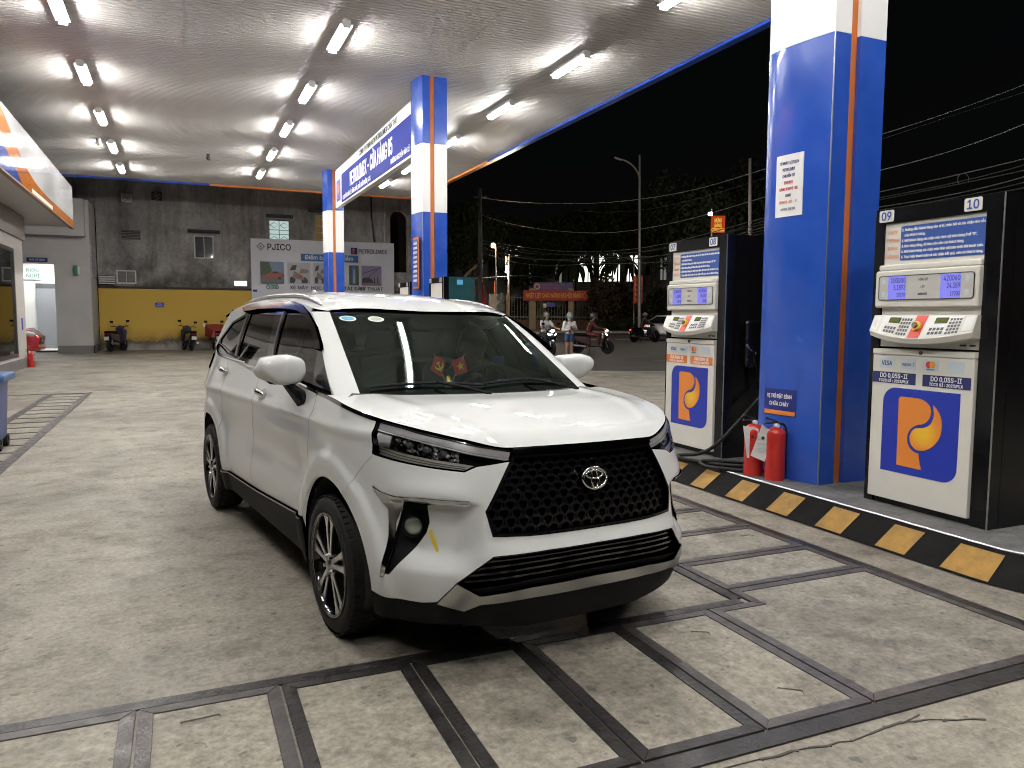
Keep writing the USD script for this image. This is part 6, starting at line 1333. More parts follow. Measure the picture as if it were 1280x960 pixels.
def person(label, base, J, face, up, top, topr, bottom, short=False, shortsleeve=False, sleeve=1.0, helmet=None, mask=None, hair=True, shoes=(.03, .03, .03), rz=0.0, group=None, cat='person', handd=None, skin=None):
    """J: joints in the person's own frame (x ahead, y left, z up)."""
    t = thing('person', label, cat, base, rz, group, world=False)
    J = {k: np.array(v, float) for k, v in J.items()}
    P = lambda nm, m, mt, sm=True, par=None: part(t if par is None else par, nm, m, mt, sm)
    pel, che, nk = J['pelvis'], J['chest'], J['neck']
    ms = [hull([(pel + [0, .075, 0], .10), (pel - [0, .075, 0], .10), ((pel + che) / 2, .105)], 12), hull([((pel + che) / 2 + [0, .03, 0], .10), ((pel + che) / 2 - [0, .03, 0], .10), (che + [0, .08, .02], .095), (che - [0, .08, .02], .095)], 12),
          hull([(che + [0, .09, .06], .07), (che - [0, .09, .06], .07), (nk, .055)], 10)] + limb((nk, .052), (J['head'] + [0, 0, -.07], .050))
    hm, q = head_mesh(J['head'], face, up); ms += hm
    for s in 'lr':
        ms += limb((J['sh' + s], .056), (J['el' + s], .042), (J['wr' + s], .028)) + limb((J['hip' + s], .088), (J['kn' + s], .058), (J['an' + s], .038))
        a, to = J['an' + s], J['an' + s] + np.array(face) * [1, 1, 0] / max(np.linalg.norm(np.array(face)[:2]), .01) * .15 + [0, 0, -.045]
        ms += limb((a, .038), (to, .032))
        d = (J['wr' + s] - J['el' + s]) if handd is None else np.array(handd[s]); ms += hand(J['wr' + s], d, (0, -1 if s == 'l' else 1, .3))
    body_ = P('body', soft(ms, .022, 5), skin or M_SKIN)
    g = .014
    tm = [hull([(pel + [0, .07, .04], .10 + g), (pel - [0, .07, -.04], .10 + g), ((pel + che) / 2, .108 + g)], 12), hull([((pel + che) / 2 + [0, .03, 0], .105 + g), ((pel + che) / 2 - [0, .03, 0], .105 + g), (che + [0, .085, .02], .097 + g), (che - [0, .085, .02], .097 + g)], 12),
          hull([(che + [0, .10, .055], .072 + g), (che - [0, .10, .055], .072 + g), (nk - [0, 0, .03], .052 + g)], 10)]
    for s in 'lr':
        tm += limb((J['sh' + s], .062 + g), (J['el' + s] if not shortsleeve else J['sh' + s] + (J['el' + s] - J['sh' + s]) * .75, .050 + g * .8))
        if not shortsleeve: tm += limb((J['el' + s], .050 + g * .8), (J['el' + s] + (J['wr' + s] - J['el' + s]) * .93, .036 + g * .6))
    P('shirt', soft(tm, .03, 4), top)
    bm = [hull([(pel + [0, .078, .03], .104 + g * .5), (pel - [0, .078, -.03], .104 + g * .5), (J['hipl'], .092 + g * .5), (J['hipr'], .092 + g * .5)], 12)]
    for s in 'lr':
        if short: bm += limb((J['hip' + s], .094 + g), (J['hip' + s] + (J['kn' + s] - J['hip' + s]) * .42, .086 + g))
        else: bm += limb((J['hip' + s], .092 + g), (J['kn' + s], .066 + g), (J['an' + s] + [0, 0, .03], .050 + g * .6))
    P('trousers' if not short else 'shorts', soft(bm, .03, 4), bottom)
    for s in 'lr':
        a, fd = J['an' + s], np.array(face) * [1, 1, 0] / max(np.linalg.norm(np.array(face)[:2]), .01)
        P('shoe', soft([hull([(a + [0, 0, -.02], .045), (a - fd * .05 + [0, 0, -.055], .035), (a + fd * .15 + [0, 0, -.055], .034), (a + fd * .08 + [0, 0, -.05], .040)], 10)], .03, 2), mat('shoe_%d_%d' % (int(shoes[0] * 99), int(shoes[2] * 99)), shoes, .5))
    for b in (-1, 1): P('eye', MB().sphere(q(.076, .032 * b, .012), .011, 1).mesh(), M_INKBLK, True, body_)
    if mask: P('face_mask', soft([hull([(q(.07, 0, .0), .045), (q(.062, 0, -.07), .045), (q(.0, .07, -.03), .022), (q(.0, -.07, -.03), .022), (q(.03, .05, -.075), .02), (q(.03, -.05, -.075), .02)], 10)], .025, 2), mask)
    else: P('mouth', MB().add(hull([(q(.081, .018, -.058), .006), (q(.085, 0, -.056), .007), (q(.081, -.018, -.058), .006)], 6)).mesh(), mat('lips', (.25, .08, .07), .5), True, body_)
    if hair: P('hair', soft([hull([(q(-.03, 0, .055), .083), (q(.015, 0, .065), .070), (q(-.06, 0, .0), .070), (q(-.045, 0, -.06), .05)], 12), hull([(q(-.06, .03, -.05), .045), (q(-.06, -.03, -.05), .045), (q(-.065, 0, -.10), .04)], 10)], .03, 2), M_HAIR)
    if helmet:
        h_ = hull([(q(-.02, 0, .075), .112), (q(.02, 0, .07), .104), (q(-.04, 0, .02), .108), (q(-.0, 0, .02), .105)], 20).trim_by_plane(tuple(map(float, q(0, 0, 1) - q(0, 0, 0))), float((q(0, 0, 1) - q(0, 0, 0)) @ q(0, 0, .005)))
        hp_ = P('helmet', _tm(h_), helmet, 40); P('helmet_peak', _tm(hull([(q(.10, .05, .035), .012), (q(.10, -.05, .035), .012), (q(.15, .03, .02), .008), (q(.15, -.03, .02), .008)], 8)), helmet, 40, hp_)
        P('helmet_strap', MB().tube([q(-.0, .088, .01), q(.03, .075, -.06), q(.045, 0, -.115), q(.03, -.075, -.06), q(0, -.088, .01)], .006, 5).mesh(), M_INKBLK, True, hp_)
    return t
def stand(h=1.58, arms=None):
    k = h / 1.7
    J = dict(pelvis=(0, 0, .93), chest=(.0, 0, 1.25), neck=(0, 0, 1.42), head=(.02, 0, 1.575), shl=(0, .175, 1.37), shr=(0, -.175, 1.37), ell=(-.03, .22, 1.09), elr=(-.03, -.22, 1.09), wrl=(.06, .22, .86), wrr=(.06, -.22, .86),
             hipl=(0, .085, .90), hipr=(0, -.085, .90), knl=(.02, .09, .50), knr=(.02, -.09, .50), anl=(0, .095, .09), anr=(0, -.095, .09))
    if arms: J.update(arms)
    return {a: np.array(b) * k for a, b in J.items()}
def ride(head=(.10, 0, 1.50), lean=0.0):
    return dict(pelvis=(-.16, 0, .86), chest=(-.06 + lean, 0, 1.18), neck=(-.03 + lean, 0, 1.36), head=(head[0] + lean - .08, head[1], head[2]), shl=(-.04 + lean, .175, 1.30), shr=(-.04 + lean, -.175, 1.30), ell=(.14 + lean, .27, 1.10), elr=(.14 + lean, -.27, 1.10), wrl=(.40, .30, 1.04), wrr=(.40, -.30, 1.04),
                hipl=(-.14, .10, .82), hipr=(-.14, -.10, .82), knl=(.26, .15, .76), knr=(.26, -.15, .76), anl=(.24, .15, .37), anr=(.24, -.15, .37))

# ---------------------------------------------------------------- scooters
def scooter(label, loc, rz, body_m, head=None, tail=None, plate=True, lean=0.0, group=None):
    t = thing('motor_scooter', label, 'motorbike', loc, rz, group, world=False, rx=lean)
    P = lambda nm, m, mt, sm=30, par=None: part(t if par is None else par, nm, m, mt, sm)
    for x in (.62, -.60):
        Mx = basis((x, 0, .27), (1, 0, 0), (0, 0, 1), (0, -1, 0))
        w = P('wheel', MB().lathe([(.18, -.045), (.235, -.05), (.265, -.025), (.27, 0), (.265, .025), (.235, .05), (.18, .045), (.18, -.045)], Mx, 28).mesh(), M_RUBBER)
        P('hub', MB().lathe([(0, -.03), (.06, -.03), (.075, -.012), (.165, -.012), (.18, -.035), (.18, .035), (.165, .012), (.075, .012), (.06, .03), (0, .03)], Mx, 16).mesh(), C_PLA, 30, w)
    H = lambda *a: _tm(hull(a, 12))
    P('front_shield', H(((.40, .16, .42), .04), ((.40, -.16, .42), .04), ((.50, .19, .82), .04), ((.50, -.19, .82), .04), ((.56, 0, .70), .06), ((.36, .12, .95), .04), ((.36, -.12, .95), .04)), body_m)
    P('front_fender', H(((.62, .05, .56), .03), ((.62, -.05, .56), .03), ((.80, 0, .46), .03), ((.46, 0, .48), .03), ((.62, 0, .58), .04)), body_m)
    P('floorboard', H(((.36, .14, .32), .03), ((.36, -.14, .32), .03), ((-.15, .14, .32), .03), ((-.15, -.14, .32), .03)), C_PLA)
    P('rear_body', H(((-.10, .12, .40), .06), ((-.10, -.12, .40), .06), ((-.15, .12, .66), .06), ((-.15, -.12, .66), .06), ((-.75, .08, .70), .06), ((-.75, -.08, .70), .06), ((-.62, .10, .52), .05), ((-.62, -.10, .52), .05)), body_m)
    P('seat', H(((-.05, .10, .76), .05), ((-.05, -.10, .76), .05), ((-.40, .12, .79), .05), ((-.40, -.12, .79), .05), ((-.78, .08, .80), .05), ((-.78, -.08, .80), .05)), C_PLA)
    P('engine', H(((-.30, .06, .30), .08), ((-.60, .10, .27), .07), ((-.45, -.08, .32), .08)), C_DARK)
    hb = P('handlebar', MB().tube([(.36, .36, 1.02), (.40, .24, 1.03), (.44, .08, .99), (.44, -.08, .99), (.40, -.24, 1.03), (.36, -.36, 1.02)], .016, 8).mesh(), C_PLA, True)
    P('handlebar_cowl', H(((.46, .12, .98), .05), ((.46, -.12, .98), .05), ((.54, 0, .97), .06), ((.40, 0, 1.02), .05)), body_m)
    for s in (-1, 1):
        P('mirror_stalk', MB().tube([(.40, .22 * s, 1.03), (.42, .30 * s, 1.18)], .007, 6).mesh(), C_PLA, True)
        P('mirror', H(((.42, .28 * s, 1.20), .02), ((.42, .38 * s, 1.20), .02), ((.42, .38 * s, 1.25), .02), ((.42, .28 * s, 1.25), .02)), C_PLA)
        P('fork', MB().cyl((.62, .07 * s, .27), (.50, .07 * s, .62), .02, 8).mesh(), M_ALU)
        P('shock', MB().cyl((-.60, .10 * s, .27), (-.66, .10 * s, .62), .022, 8).mesh(), M_ALU)
    P('headlamp', H(((.60, .06, .965), .03), ((.60, -.06, .965), .03), ((.585, 0, .93), .03)), head or mat('lamp_glass', (.35, .36, .36), .1, coat=.8))
    if head:
        for s in (-1, 1): P('running_lamp', H(((.575, .11 * s, .78), .02), ((.535, .17 * s, .84), .015)), head)
    P('tail_lamp', H(((-.83, .06, .70), .03), ((-.83, -.06, .70), .03)), tail or mat('tail_lamp_red', (.30, .015, .015), .1, coat=.8))
    if plate: P('number_plate', MB().box((-.90, -.095, .48), (-.893, .095, .62)).mesh(), M_WFR); P('plate_bracket', MB().box((-.893, -.05, .46), (-.80, .05, .66)).mesh(), C_PLA)
    P('rear_fender', H(((-.86, .06, .44), .02), ((-.86, -.06, .44), .02), ((-.68, .06, .62), .02), ((-.68, -.06, .62), .02)), C_PLA)
    P('exhaust', MB().cyl((-.25, -.16, .30), (-.80, -.18, .36), .05, 12).mesh(), M_ALU)
    P('stand', MB().tube([(-.10, .12, .30), (-.16, .28, .02)], .014, 6).mesh(), M_IRON, True)
    return t
scooter('dark scooter with purple rear and pale plate parked at the corner of the yellow wall', (-2.35, 35.55, 0), PI / 2 - .35, mat('scooter_purple', (.035, .025, .06), .25, coat=.6), lean=-.06)
scooter('black scooter with white plate parked against the middle of the yellow wall', (.30, 35.55, 0), PI / 2 + .22, mat('scooter_black', (.010, .011, .014), .2, coat=.8), lean=.10)
s3 = scooter('scooter under a red cover half hidden behind the car, at the yellow wall', (1.42, 35.45, 0), PI / 2 + .1, mat('scooter_grey', (.05, .05, .05), .4))
cv = soft([hull([((.30, .34, 1.06), .03), ((.30, -.34, 1.06), .03), ((.45, .0, 1.08), .05), ((-.60, .16, .84), .05), ((-.60, -.16, .84), .05), ((-.66, .22, .58), .03), ((-.66, -.22, .58), .03), ((.40, .36, .62), .02), ((.40, -.36, .62), .02)], 12)], .06, 2)
v_ = cv.vertices; v_ += .02 * (meshkit.noise(v_ * 9) - .5)[:, None]; cv.apply_transform(trimesh.transformations.rotation_matrix(PI / 2 + .1, [0, 0, 1])); cv.apply_translation((1.42, 35.42, 0))
solo('rain_cover', 'red rain cover draped over the scooter behind the car', 'cover', cv, mat('cover_red', (.28, .02, .025), .55), True)
lm = thing('rag', 'small white rag hanging on the yellow wall between two scooters', 'rag', (.97, WY - .07, 1.05)); part(lm, 'cloth', MB().ext(Polygon([(0, 0), (.06, .03), (.10, -.02), (.09, -.12), (.02, -.14), (-.01, -.06)]), .02, basis((.95, WY - .052, 1.12), (1, 0, 0), (0, 0, 1), (0, -1, 0))).mesh(), M_INKW)

# street people
D_ = 27.0
toward = lambda p, q: math.atan2(q[1] - p[1], q[0] - p[0])
wp_ = ground_at(712, D_); rzw = toward(wp_, (0, 0)) + .25
M_KNIT = mat('white_knit', (.70, .69, .66), .8, bump=.2, bscale=60, space='object'); M_DENIM = mat('denim', (.05, .09, .20), .8, var=.4, vscale=20, space='object')
arms = dict(ell=(.02, .25, 1.10), elr=(.02, -.25, 1.10), wrl=(.27, .07, 1.17), wrr=(.25, -.06, 1.13))
wm = person('person in white shirt, denim shorts and silver helmet standing looking at a phone', wp_, stand(1.60, arms), (.93, 0, -.37), (.37, 0, .93), M_KNIT, None, M_DENIM, short=True, helmet=mat('helmet_silver', (.36, .40, .36), .35, coat=.3), mask=mat('mask_grey', (.35, .40, .46), .8), rz=rzw, handd=dict(l=(.5, -.8, .25), r=(.6, .75, .2)))
part(wm, 'red_top', _tm(hull([((.135, .02, .93), .02), ((.135, -.05, .93), .02), ((.142, 0, 1.05), .015)], 8)), mat('top_coral', (.50, .10, .07), .8), True)
ph = part(None, 'phone', MB().box((-.037, -.005, -.075), (.037, .005, .075), .004).mesh(), M_INKBLK); meta(ph, 'dark phone held by the person in denim shorts', 'phone')
c_, s_ = math.cos(rzw), math.sin(rzw); pl_ = wp_ + np.array([c_ * .31, s_ * .31, 1.12]); px_ = UsdGeom.Xformable(ph); px_.AddTranslateOp().Set(Gf.Vec3d(*map(float, pl_))); px_.AddRotateZOp().Set(math.degrees(rzw) + 90); px_.AddRotateXOp().Set(-35)
# rider in a white T-shirt coming towards the camera
r1 = ground_at(683, 30.5); rz1 = toward(r1, (0, 0)) + .42
scooter('dark scooter with lit headlamp ridden by the person in a white T-shirt', r1, rz1, mat('scooter_black', (.010, .011, .014), .2, coat=.8), head=glow('bike_headlamp', (1, .97, .92), 60.0))
person('person in a white T-shirt riding a scooter with its headlamp on', r1, ride((.12, 0, 1.52)), (1, .1, -.05), (0, 0, 1), mat('tshirt_white', (.66, .67, .70), .85), None, mat('trousers_dark', (.03, .03, .035), .8), shortsleeve=True, rz=rz1, helmet=mat('cap_white', (.24, .24, .22), .7))
r2 = ground_at(741, 31.5); r2[2] = .0; rz2 = -YAW - .12
scooter('scooter crossing to the right with a glowing lamp, ridden by the person in maroon', r2, rz2, mat('scooter_maroon', (.05, .015, .015), .3, coat=.6), head=glow('bike_lamp_warm', (1.0, .80, .62), 90.0))
person('person in a dark maroon raincoat riding a scooter to the right', r2, ride((.10, 0, 1.50)), (1, 0, -.05), (0, 0, 1), mat('coat_maroon', (.10, .018, .016), .7), None, mat('coat_maroon', (.10, .018, .016), .7), rz=rz2, helmet=mat('helmet_grey', (.10, .10, .10), .4))
r3 = ground_at(806, 43.5); rz3 = -YAW + .15
scooter('dark motorbike beside the tail of the silver car', r3, rz3, mat('scooter_black', (.010, .011, .014), .2, coat=.8), tail=glow('bike_tail', (1, .06, .03), 4.0))
person('person in dark clothes on a motorbike beside the silver car', r3, ride((.10, 0, 1.50)), (1, 0, 0), (0, 0, 1), mat('jacket_dark', (.03, .022, .02), .8), None, mat('trousers_dark', (.03, .03, .035), .8), rz=rz3, helmet=mat('helmet_white', (.22, .22, .23), .4))
# the driver and what lies on the dashboard: built in the car's frame
def cw(m): m = _tm(m).copy(); m.vertices = CAR + m.vertices @ np.stack([Fv, Lv, Zv]); return m
dj = dict(pelvis=(-1.22, .37, .70), chest=(-1.12, .37, 1.02), neck=(-1.02, .38, 1.15), head=(-.90, .40, 1.265), shl=(-1.06, .55, 1.11), shr=(-1.06, .20, 1.11), ell=(-.95, .60, .92), elr=(-.93, .13, .94), wrl=(-.80, .49, 1.06), wrr=(-.80, .25, 1.06),
          hipl=(-1.20, .46, .66), hipr=(-1.20, .28, .66), knl=(-.80, .50, .72), knr=(-.80, .26, .72), anl=(-.58, .48, .42), anr=(-.58, .28, .42))
person('person in dark clothes leaning forward behind the wheel of the white car', CAR, dj, (.85, .18, -.5), (.5, 0, .85), mat('jacket_navy', (.015, .016, .022), .8), None, mat('trousers_dark', (.03, .03, .035), .8), rz=math.atan2(Fv[1], Fv[0]), cat='person', skin=mat('skin_cabin_shade', (.16, .10, .07), .6))  # driver skin coloured darker to stand for the shade under the roof
blue = thing('seat_cloth', 'small blue cloth hanging by the far side window inside the car', 'cloth', CAR + Fv * -1.0 + Lv * .62 + [0, 0, 1.0]); part(blue, 'cloth', cw(MB().box((-1.02, .60, .96), (-.98, .68, 1.20), .012)), mat('cloth_blue', (.03, .08, .35), .8))
def cflag(label, quad, emblem):
    q = np.array([(-.42, *p) for p in quad]); c = q.mean(0)
    t = thing('desk_flag', label, 'flag', CAR + Fv * c[0] + Lv * c[1] + [0, 0, 1.05])
    n = 6; V = []
    for i in range(n + 1):
        for j in range(n + 1):
            u, w_ = i / n, j / n; p = (q[0] * (1 - u) + q[1] * u) * (1 - w_) + (q[3] * (1 - u) + q[2] * u) * w_; V.append(p + [.006 * math.sin(u * 5 + w_ * 2), 0, 0])
    Fq = [x for i in range(n) for j in range(n) for a in [i * (n + 1) + j] for x in ([a, a + 1, a + n + 2], [a, a + n + 2, a + n + 1])]
    part(t, 'cloth', cw(trimesh.Trimesh(np.array(V), Fq, process=False)), mat('flag_red', (.58, .03, .03), .7), True)
    ud, wd = (q[1] - q[0]) / np.linalg.norm(q[1] - q[0]), (q[0] - q[3]) / np.linalg.norm(q[0] - q[3])
    M_ = basis(c + [.012, 0, 0], ud, wd); part(t, 'emblem', cw(MB().ext(emblem, .002, M_)), mat('flag_yellow', (.85, .62, .03), .6))
    return t
star = Polygon([((.026 if k % 2 == 0 else .0105) * math.sin(k * PI / 5), (.026 if k % 2 == 0 else .0105) * math.cos(k * PI / 5)) for k in range(10)])
sick = Point(0, 0).buffer(.026, 16).difference(Point(-.006, .007).buffer(.0225, 16)).union(affinity.rotate(sbox(-.003, -.034, .003, -.018), 45, origin=(0, 0)))
ham = affinity.rotate(sbox(-.003, -.026, .003, .014).union(sbox(-.011, .012, .009, .021)), 45, origin=(0, 0))
f1 = cflag('small red flag with yellow hammer and sickle on the dashboard', [(-.107, 1.248), (-.038, 1.221), (-.066, 1.128), (-.14, 1.173)], unary_union([sick, ham]))
f2 = cflag('small red flag with a yellow star on the dashboard', [(-.008, 1.216), (.072, 1.242), (.094, 1.152), (.018, 1.131)], star)
for t_, a, b in ((f1, (-.425, -.110, 1.255), (-.43, -.02, 1.05)), (f2, (-.425, .078, 1.25), (-.43, -.015, 1.05))): part(t_, 'pole', cw(MB().tube([b, (np.array(a) + b) / 2 + [0, 0, .012], a], .003, 6)), M_ALU)
fb = thing('flag_stand', 'small gold figurine stand between the two little flags', 'stand', CAR + Fv * -.43 + Lv * -.02 + [0, 0, 1.03]); part(fb, 'base', cw(MB().lathe([(0, 0), (.045, 0), (.04, .018), (.02, .025), (.018, .05), (.026, .075), (.012, .105), (0, .11)], basis((-.43, -.02, 1.025), (1, 0, 0), (0, 1, 0)), 16)), mat('gold', (.55, .38, .10), .3, 1.0), 30)

# ---------------------------------------------------------------- simple cars far off
def small_car(label, loc, rz, m, tail=None, nose=False, sc=None):
    t = thing('parked_car', label, 'car', loc, rz, None, world=False)
    if sc: UsdGeom.Xformable(t.prim).AddScaleOp().Set(Gf.Vec3f(*sc))
    P = lambda nm, q, mt, sm=30, par=None: part(t if par is None else par, nm, q, mt, sm)
    H = lambda a, n=12: hull(a, n)
    both = lambda L: [((x, s * y, z), r) for x, y, z, r in L for s in (-1, 1)]
    low = [H(both([(1.95, .55, .45, .10), (2.0, .50, .62, .08), (1.0, .72, .40, .10), (1.0, .70, .86, .08), (1.75, .60, .80, .06)])), H(both([(1.0, .72, .40, .10), (1.0, .70, .86, .08), (-1.2, .72, .40, .10), (-1.2, .70, .92, .08)])), H(both([(-1.2, .72, .40, .10), (-1.2, .70, .92, .08), (-1.95, .62, .48, .10), (-2.0, .58, .88, .08)]))]
    L_ = manifold3d.Manifold.batch_boolean(low, manifold3d.OpType.Add)
    for x in (1.28, -1.28): L_ = L_ - manifold3d.Manifold.cylinder(2.0, .36, .36, 28, True).rotate((90, 0, 0)).translate((x, 0, .31))
    bd_ = P('body', _tm(L_), m)
    P('window_band', _tm(H(both([(.95, .62, .90, .05), (.20, .50, 1.36, .05), (-1.2, .50, 1.38, .05), (-1.85, .58, .95, .05)]))), mat('car_glass', (.012, .014, .016), .06, coat=.8))
    P('roof', _tm(H(both([(.18, .49, 1.40, .05), (-1.15, .49, 1.42, .05), (-.5, .47, 1.46, .05)]))), m)
    for s in (-1, 1):
        for a, b in (((.95, .66, .95), (.18, .535, 1.40)), ((-.45, .70, .95), (-.50, .555, 1.42)), ((-1.85, .63, .98), (-1.15, .535, 1.42))): P('pillar', MB().tube([(a[0], a[1] * s, a[2]), (b[0], b[1] * s, b[2])], .035, 8).mesh(), m, True)
        P('tail_lamp', _tm(H([((-2.0, .62 * s, .82), .06), ((-1.85, .70 * s, .84), .05), ((-2.02, .50 * s, .80), .05)])), tail or mat('tail_lamp_red', (.30, .015, .015), .1, coat=.8))
        P('headlamp', _tm(H([((1.90, .58 * s, .70), .07), ((1.98, .42 * s, .66), .06), ((1.72, .68 * s, .74), .05)])), mat('lamp_glass', (.35, .36, .36), .1, coat=.8))
        P('mirror', _tm(H([((.62, .84 * s, .96), .06), ((.62, .95 * s, .98), .05)])), m)
    for x in (1.28, -1.28):
        for s in (-1, 1):
            Mx = basis((x, .80 * s, .31), (1, 0, 0), (0, 0, 1), (0, s, 0)); w = P('wheel', MB().lathe([(.20, -.18), (.29, -.18), (.31, -.15), (.31, -.03), (.29, 0), (.21, 0), (.2, -.18)], Mx, 32).mesh(), M_RUBBER)
            P('rim', MB().lathe([(0, -.02), (.06, -.015), (.08, -.04), (.18, -.03), (.21, -.005), (.21, -.05), (0, -.05)], Mx, 24).mesh(), M_ALU, 30, w)
    P('bumper', _tm(H(both([(-2.04, .55, .42, .06), (-1.8, .70, .42, .06), (-2.04, .55, .52, .06)]))), m); P('number_plate', MB().box((-2.14, -.22, .56), (-2.08, .22, .68)).mesh(), M_WFR)
    if nose:
        P('grille', _tm(H([((2.06, .34, .60), .03), ((2.06, -.34, .60), .03), ((2.04, .30, .46), .03), ((2.04, -.30, .46), .03)])), C_BLK); P('front_bumper', _tm(H(both([(2.02, .50, .36, .07), (1.7, .70, .36, .07), (2.02, .5, .42, .05)]))), m)
        P('grille_chrome', MB().tube([(2.10, -.38, .64), (2.115, 0, .50), (2.10, .38, .64)], .02, 8).mesh(), C_CHR, True)
    return t
sp_ = ground_at(846, 45.5)
small_car('silver hatchback with glowing tail lamps half hidden behind the far pump', sp_, -YAW - .25, mat('silver_paint', (.42, .40, .40), .25, .4, coat=.8), tail=glow('car_tail', (1, .10, .05), 5.0))
small_car('red car nosing out from behind the shop at the left', (-6.15, 28.2, 0), .0, mat('red_paint', (.30, .012, .018), .15, coat=1.0), nose=True, sc=(1.05, 1.05, 1.24))
# ---------------------------------------------------------------- trees in the dark across the street
M_LEAF = [usdkit.material(stage, f'/World/Looks/leaf_{k}', {'d': ('diffuse_bsdf', {'color': c}), 't': ('translucent_bsdf', {'color': tuple(1.4 * q for q in c)}), 'm': ('mix_closure', {'fac': .35})} if False else {'p': ('principled_bsdf', {'base_color': c, 'roughness': .8, 'specular_ior_level': .15})}, [], surface='p.BSDF') for k, c in enumerate(((.016, .022, .011), (.022, .027, .012), (.040, .028, .016)))]
M_BARK = mat('bark', (.06, .05, .04), .9, var=.4, vscale=6)
rt = np.random.default_rng(21)
def leaves(centers, n, size, drop=.0):
    """n small leaf faces in clumps about the given (centre, radii) blobs."""
    k = rt.integers(0, len(centers), n); C = np.array([c for c, r in centers])[k]; Rr = np.array([r for c, r in centers])[k]
    d = rt.normal(size=(n, 3)); d /= np.linalg.norm(d, axis=1, keepdims=True); p = C + d * Rr * (rt.uniform(.35, 1, (n, 1)) ** .5)
    a = rt.normal(size=(n, 3)); a[:, 2] -= drop; a /= np.linalg.norm(a, axis=1, keepdims=True); b = np.cross(a, rt.normal(size=(n, 3))); b /= np.linalg.norm(b, axis=1, keepdims=True)
    s = size * rt.uniform(.6, 1.4, (n, 1)); V = np.stack([p - a * s, p + b * s * .42, p + a * s, p - b * s * .42], 1).reshape(-1, 3); i = np.arange(n)[:, None] * 4
    return trimesh.Trimesh(V, np.vstack([i + [0, 1, 2], i + [0, 2, 3]]), process=False)
def tree(name, label, base, h, r, n=2600, leaf=0, size=.30, trunk=.22, palm=False, low=.35):
    t = thing(name, label, 'tree', base, group=None); base = np.array(base, float)
    top = base + [rt.uniform(-.4, .4), rt.uniform(-.4, .4), h * .62]
    mid = base + (top - base) * .5 + [rt.uniform(-.25, .25), rt.uniform(-.25, .25), 0]
    part(t, 'trunk', MB().tube(spline([base - [0, 0, .1], mid, top], 10), np.linspace(trunk, trunk * .45, 10), 8).mesh(), M_BARK, True)
    if palm:
        for k in range(16):
            a = 2 * PI * k / 16 + rt.uniform(-.2, .2); e = rt.uniform(-.2, .9); L = r * rt.uniform(.8, 1.1)
            pts = spline([top, top + [math.cos(a) * L * .5, math.sin(a) * L * .5, L * .35 * e + .2], top + [math.cos(a) * L, math.sin(a) * L, -L * (.75 - .6 * e)]], 12)
            V, Fq = [], []
            for i, p in enumerate(pts):
                w = .26 * r / 2 * math.sin(PI * (i + .6) / 12.5); sd = np.array([-math.sin(a), math.cos(a), 0]) * w; V += [p + sd - [0, 0, w * .6], p, p - sd - [0, 0, w * .6]]
                if i: o = 3 * i; Fq += [[o - 3, o, o + 1], [o - 3, o + 1, o - 2], [o - 2, o + 1, o + 2], [o - 2, o + 2, o - 1]]
            part(t, 'frond', trimesh.Trimesh(np.array(V), Fq, process=False), M_LEAF[leaf], True)
        return t
    blobs = []
    for k in range(11):
        a = rt.uniform(0, 2 * PI); q = rt.uniform(0, 1) ** .6; c = base + [math.cos(a) * r * .62 * q, math.sin(a) * r * .62 * q, h * (low + (.95 - low) * rt.uniform(.12, .88))]
        blobs.append((c, np.array([r * .45, r * .45, h * .13]) * rt.uniform(.7, 1.25)))
        if k < 6: part(t, 'limb', MB().tube(spline([base + (top - base) * rt.uniform(.5, .95), (top + c) / 2 + [0, 0, .3], c], 8), np.linspace(trunk * .4, trunk * .12, 8), 6).mesh(), M_BARK, True)
    part(t, 'crown', leaves(blobs, n, size, .5), M_LEAF[leaf], kind=None)
    return t
spec = [(588, 60, 10.5, 3.6, 0, 'leafy dark tree right of the middle column'), (640, 66, 9.5, 3.6, 0, 'dark tree behind the warm street lamp'), (676, 66, 9.0, 3.2, 1, 'dark tree over the red banner, left of the glowing panes'),
        (708, 64, 9.5, 3.4, 0, 'dark tree in front of the lit building, left of its brightest panes'), (742, 66, 9.8, 3.4, 0, 'dark tree between the two brightest panes'), (778, 64, 9.8, 3.4, 1, 'dark tree right of the brightest panes'),
        (815, 62, 9.5, 3.4, 0, 'dark tree behind the tall street lamp pole'), (852, 58, 11, 4.0, 0, 'tall dim tree behind the far pump head'), (905, 54, 12.5, 4.6, 0, 'tallest dim tree left of the near column'), (958, 56, 11, 4.2, 1, 'dim tree partly hidden by the near column')]
for px, dep, h, r, lf, lab in spec: tree('street_tree', lab, ground_at(px, dep, .55 if dep > 54 else None), h, r, 4200, lf, .20, .20, low=.66 if 650 < px < 840 else .45)
tree('palm_tree', 'slim palm in front of the glowing panes', ground_at(722, 63, .55), 8.2, 2.0, leaf=0, palm=True, trunk=.13); tree('palm_tree', 'slim palm beside the tall lamp pole', ground_at(768, 62.5, .55), 8.4, 2.0, leaf=1, palm=True, trunk=.13)
def bush(label, px, dep, w, h, n, leaf, size=.16, m=None):
    b = ground_at(px, dep, .55); t = thing('bush', label, 'bush', b); bl = [(b + [rt.uniform(-w, w) * .6, rt.uniform(-w, w) * .3, h * rt.uniform(.3, .75)], np.array([w * .5, w * .4, h * .32])) for _ in range(6)]
    part(t, 'stems', MB().tube([b, b + [0, 0, h * .5]], .05, 6).mesh(), M_BARK); part(t, 'foliage', leaves(bl, n, size), m or M_LEAF[leaf]); return t
M_FRESH = usdkit.material(stage, '/World/Looks/leaf_fresh', {'p': ('principled_bsdf', {'base_color': (.16, .24, .03), 'roughness': .5})}, [], surface='p.BSDF')
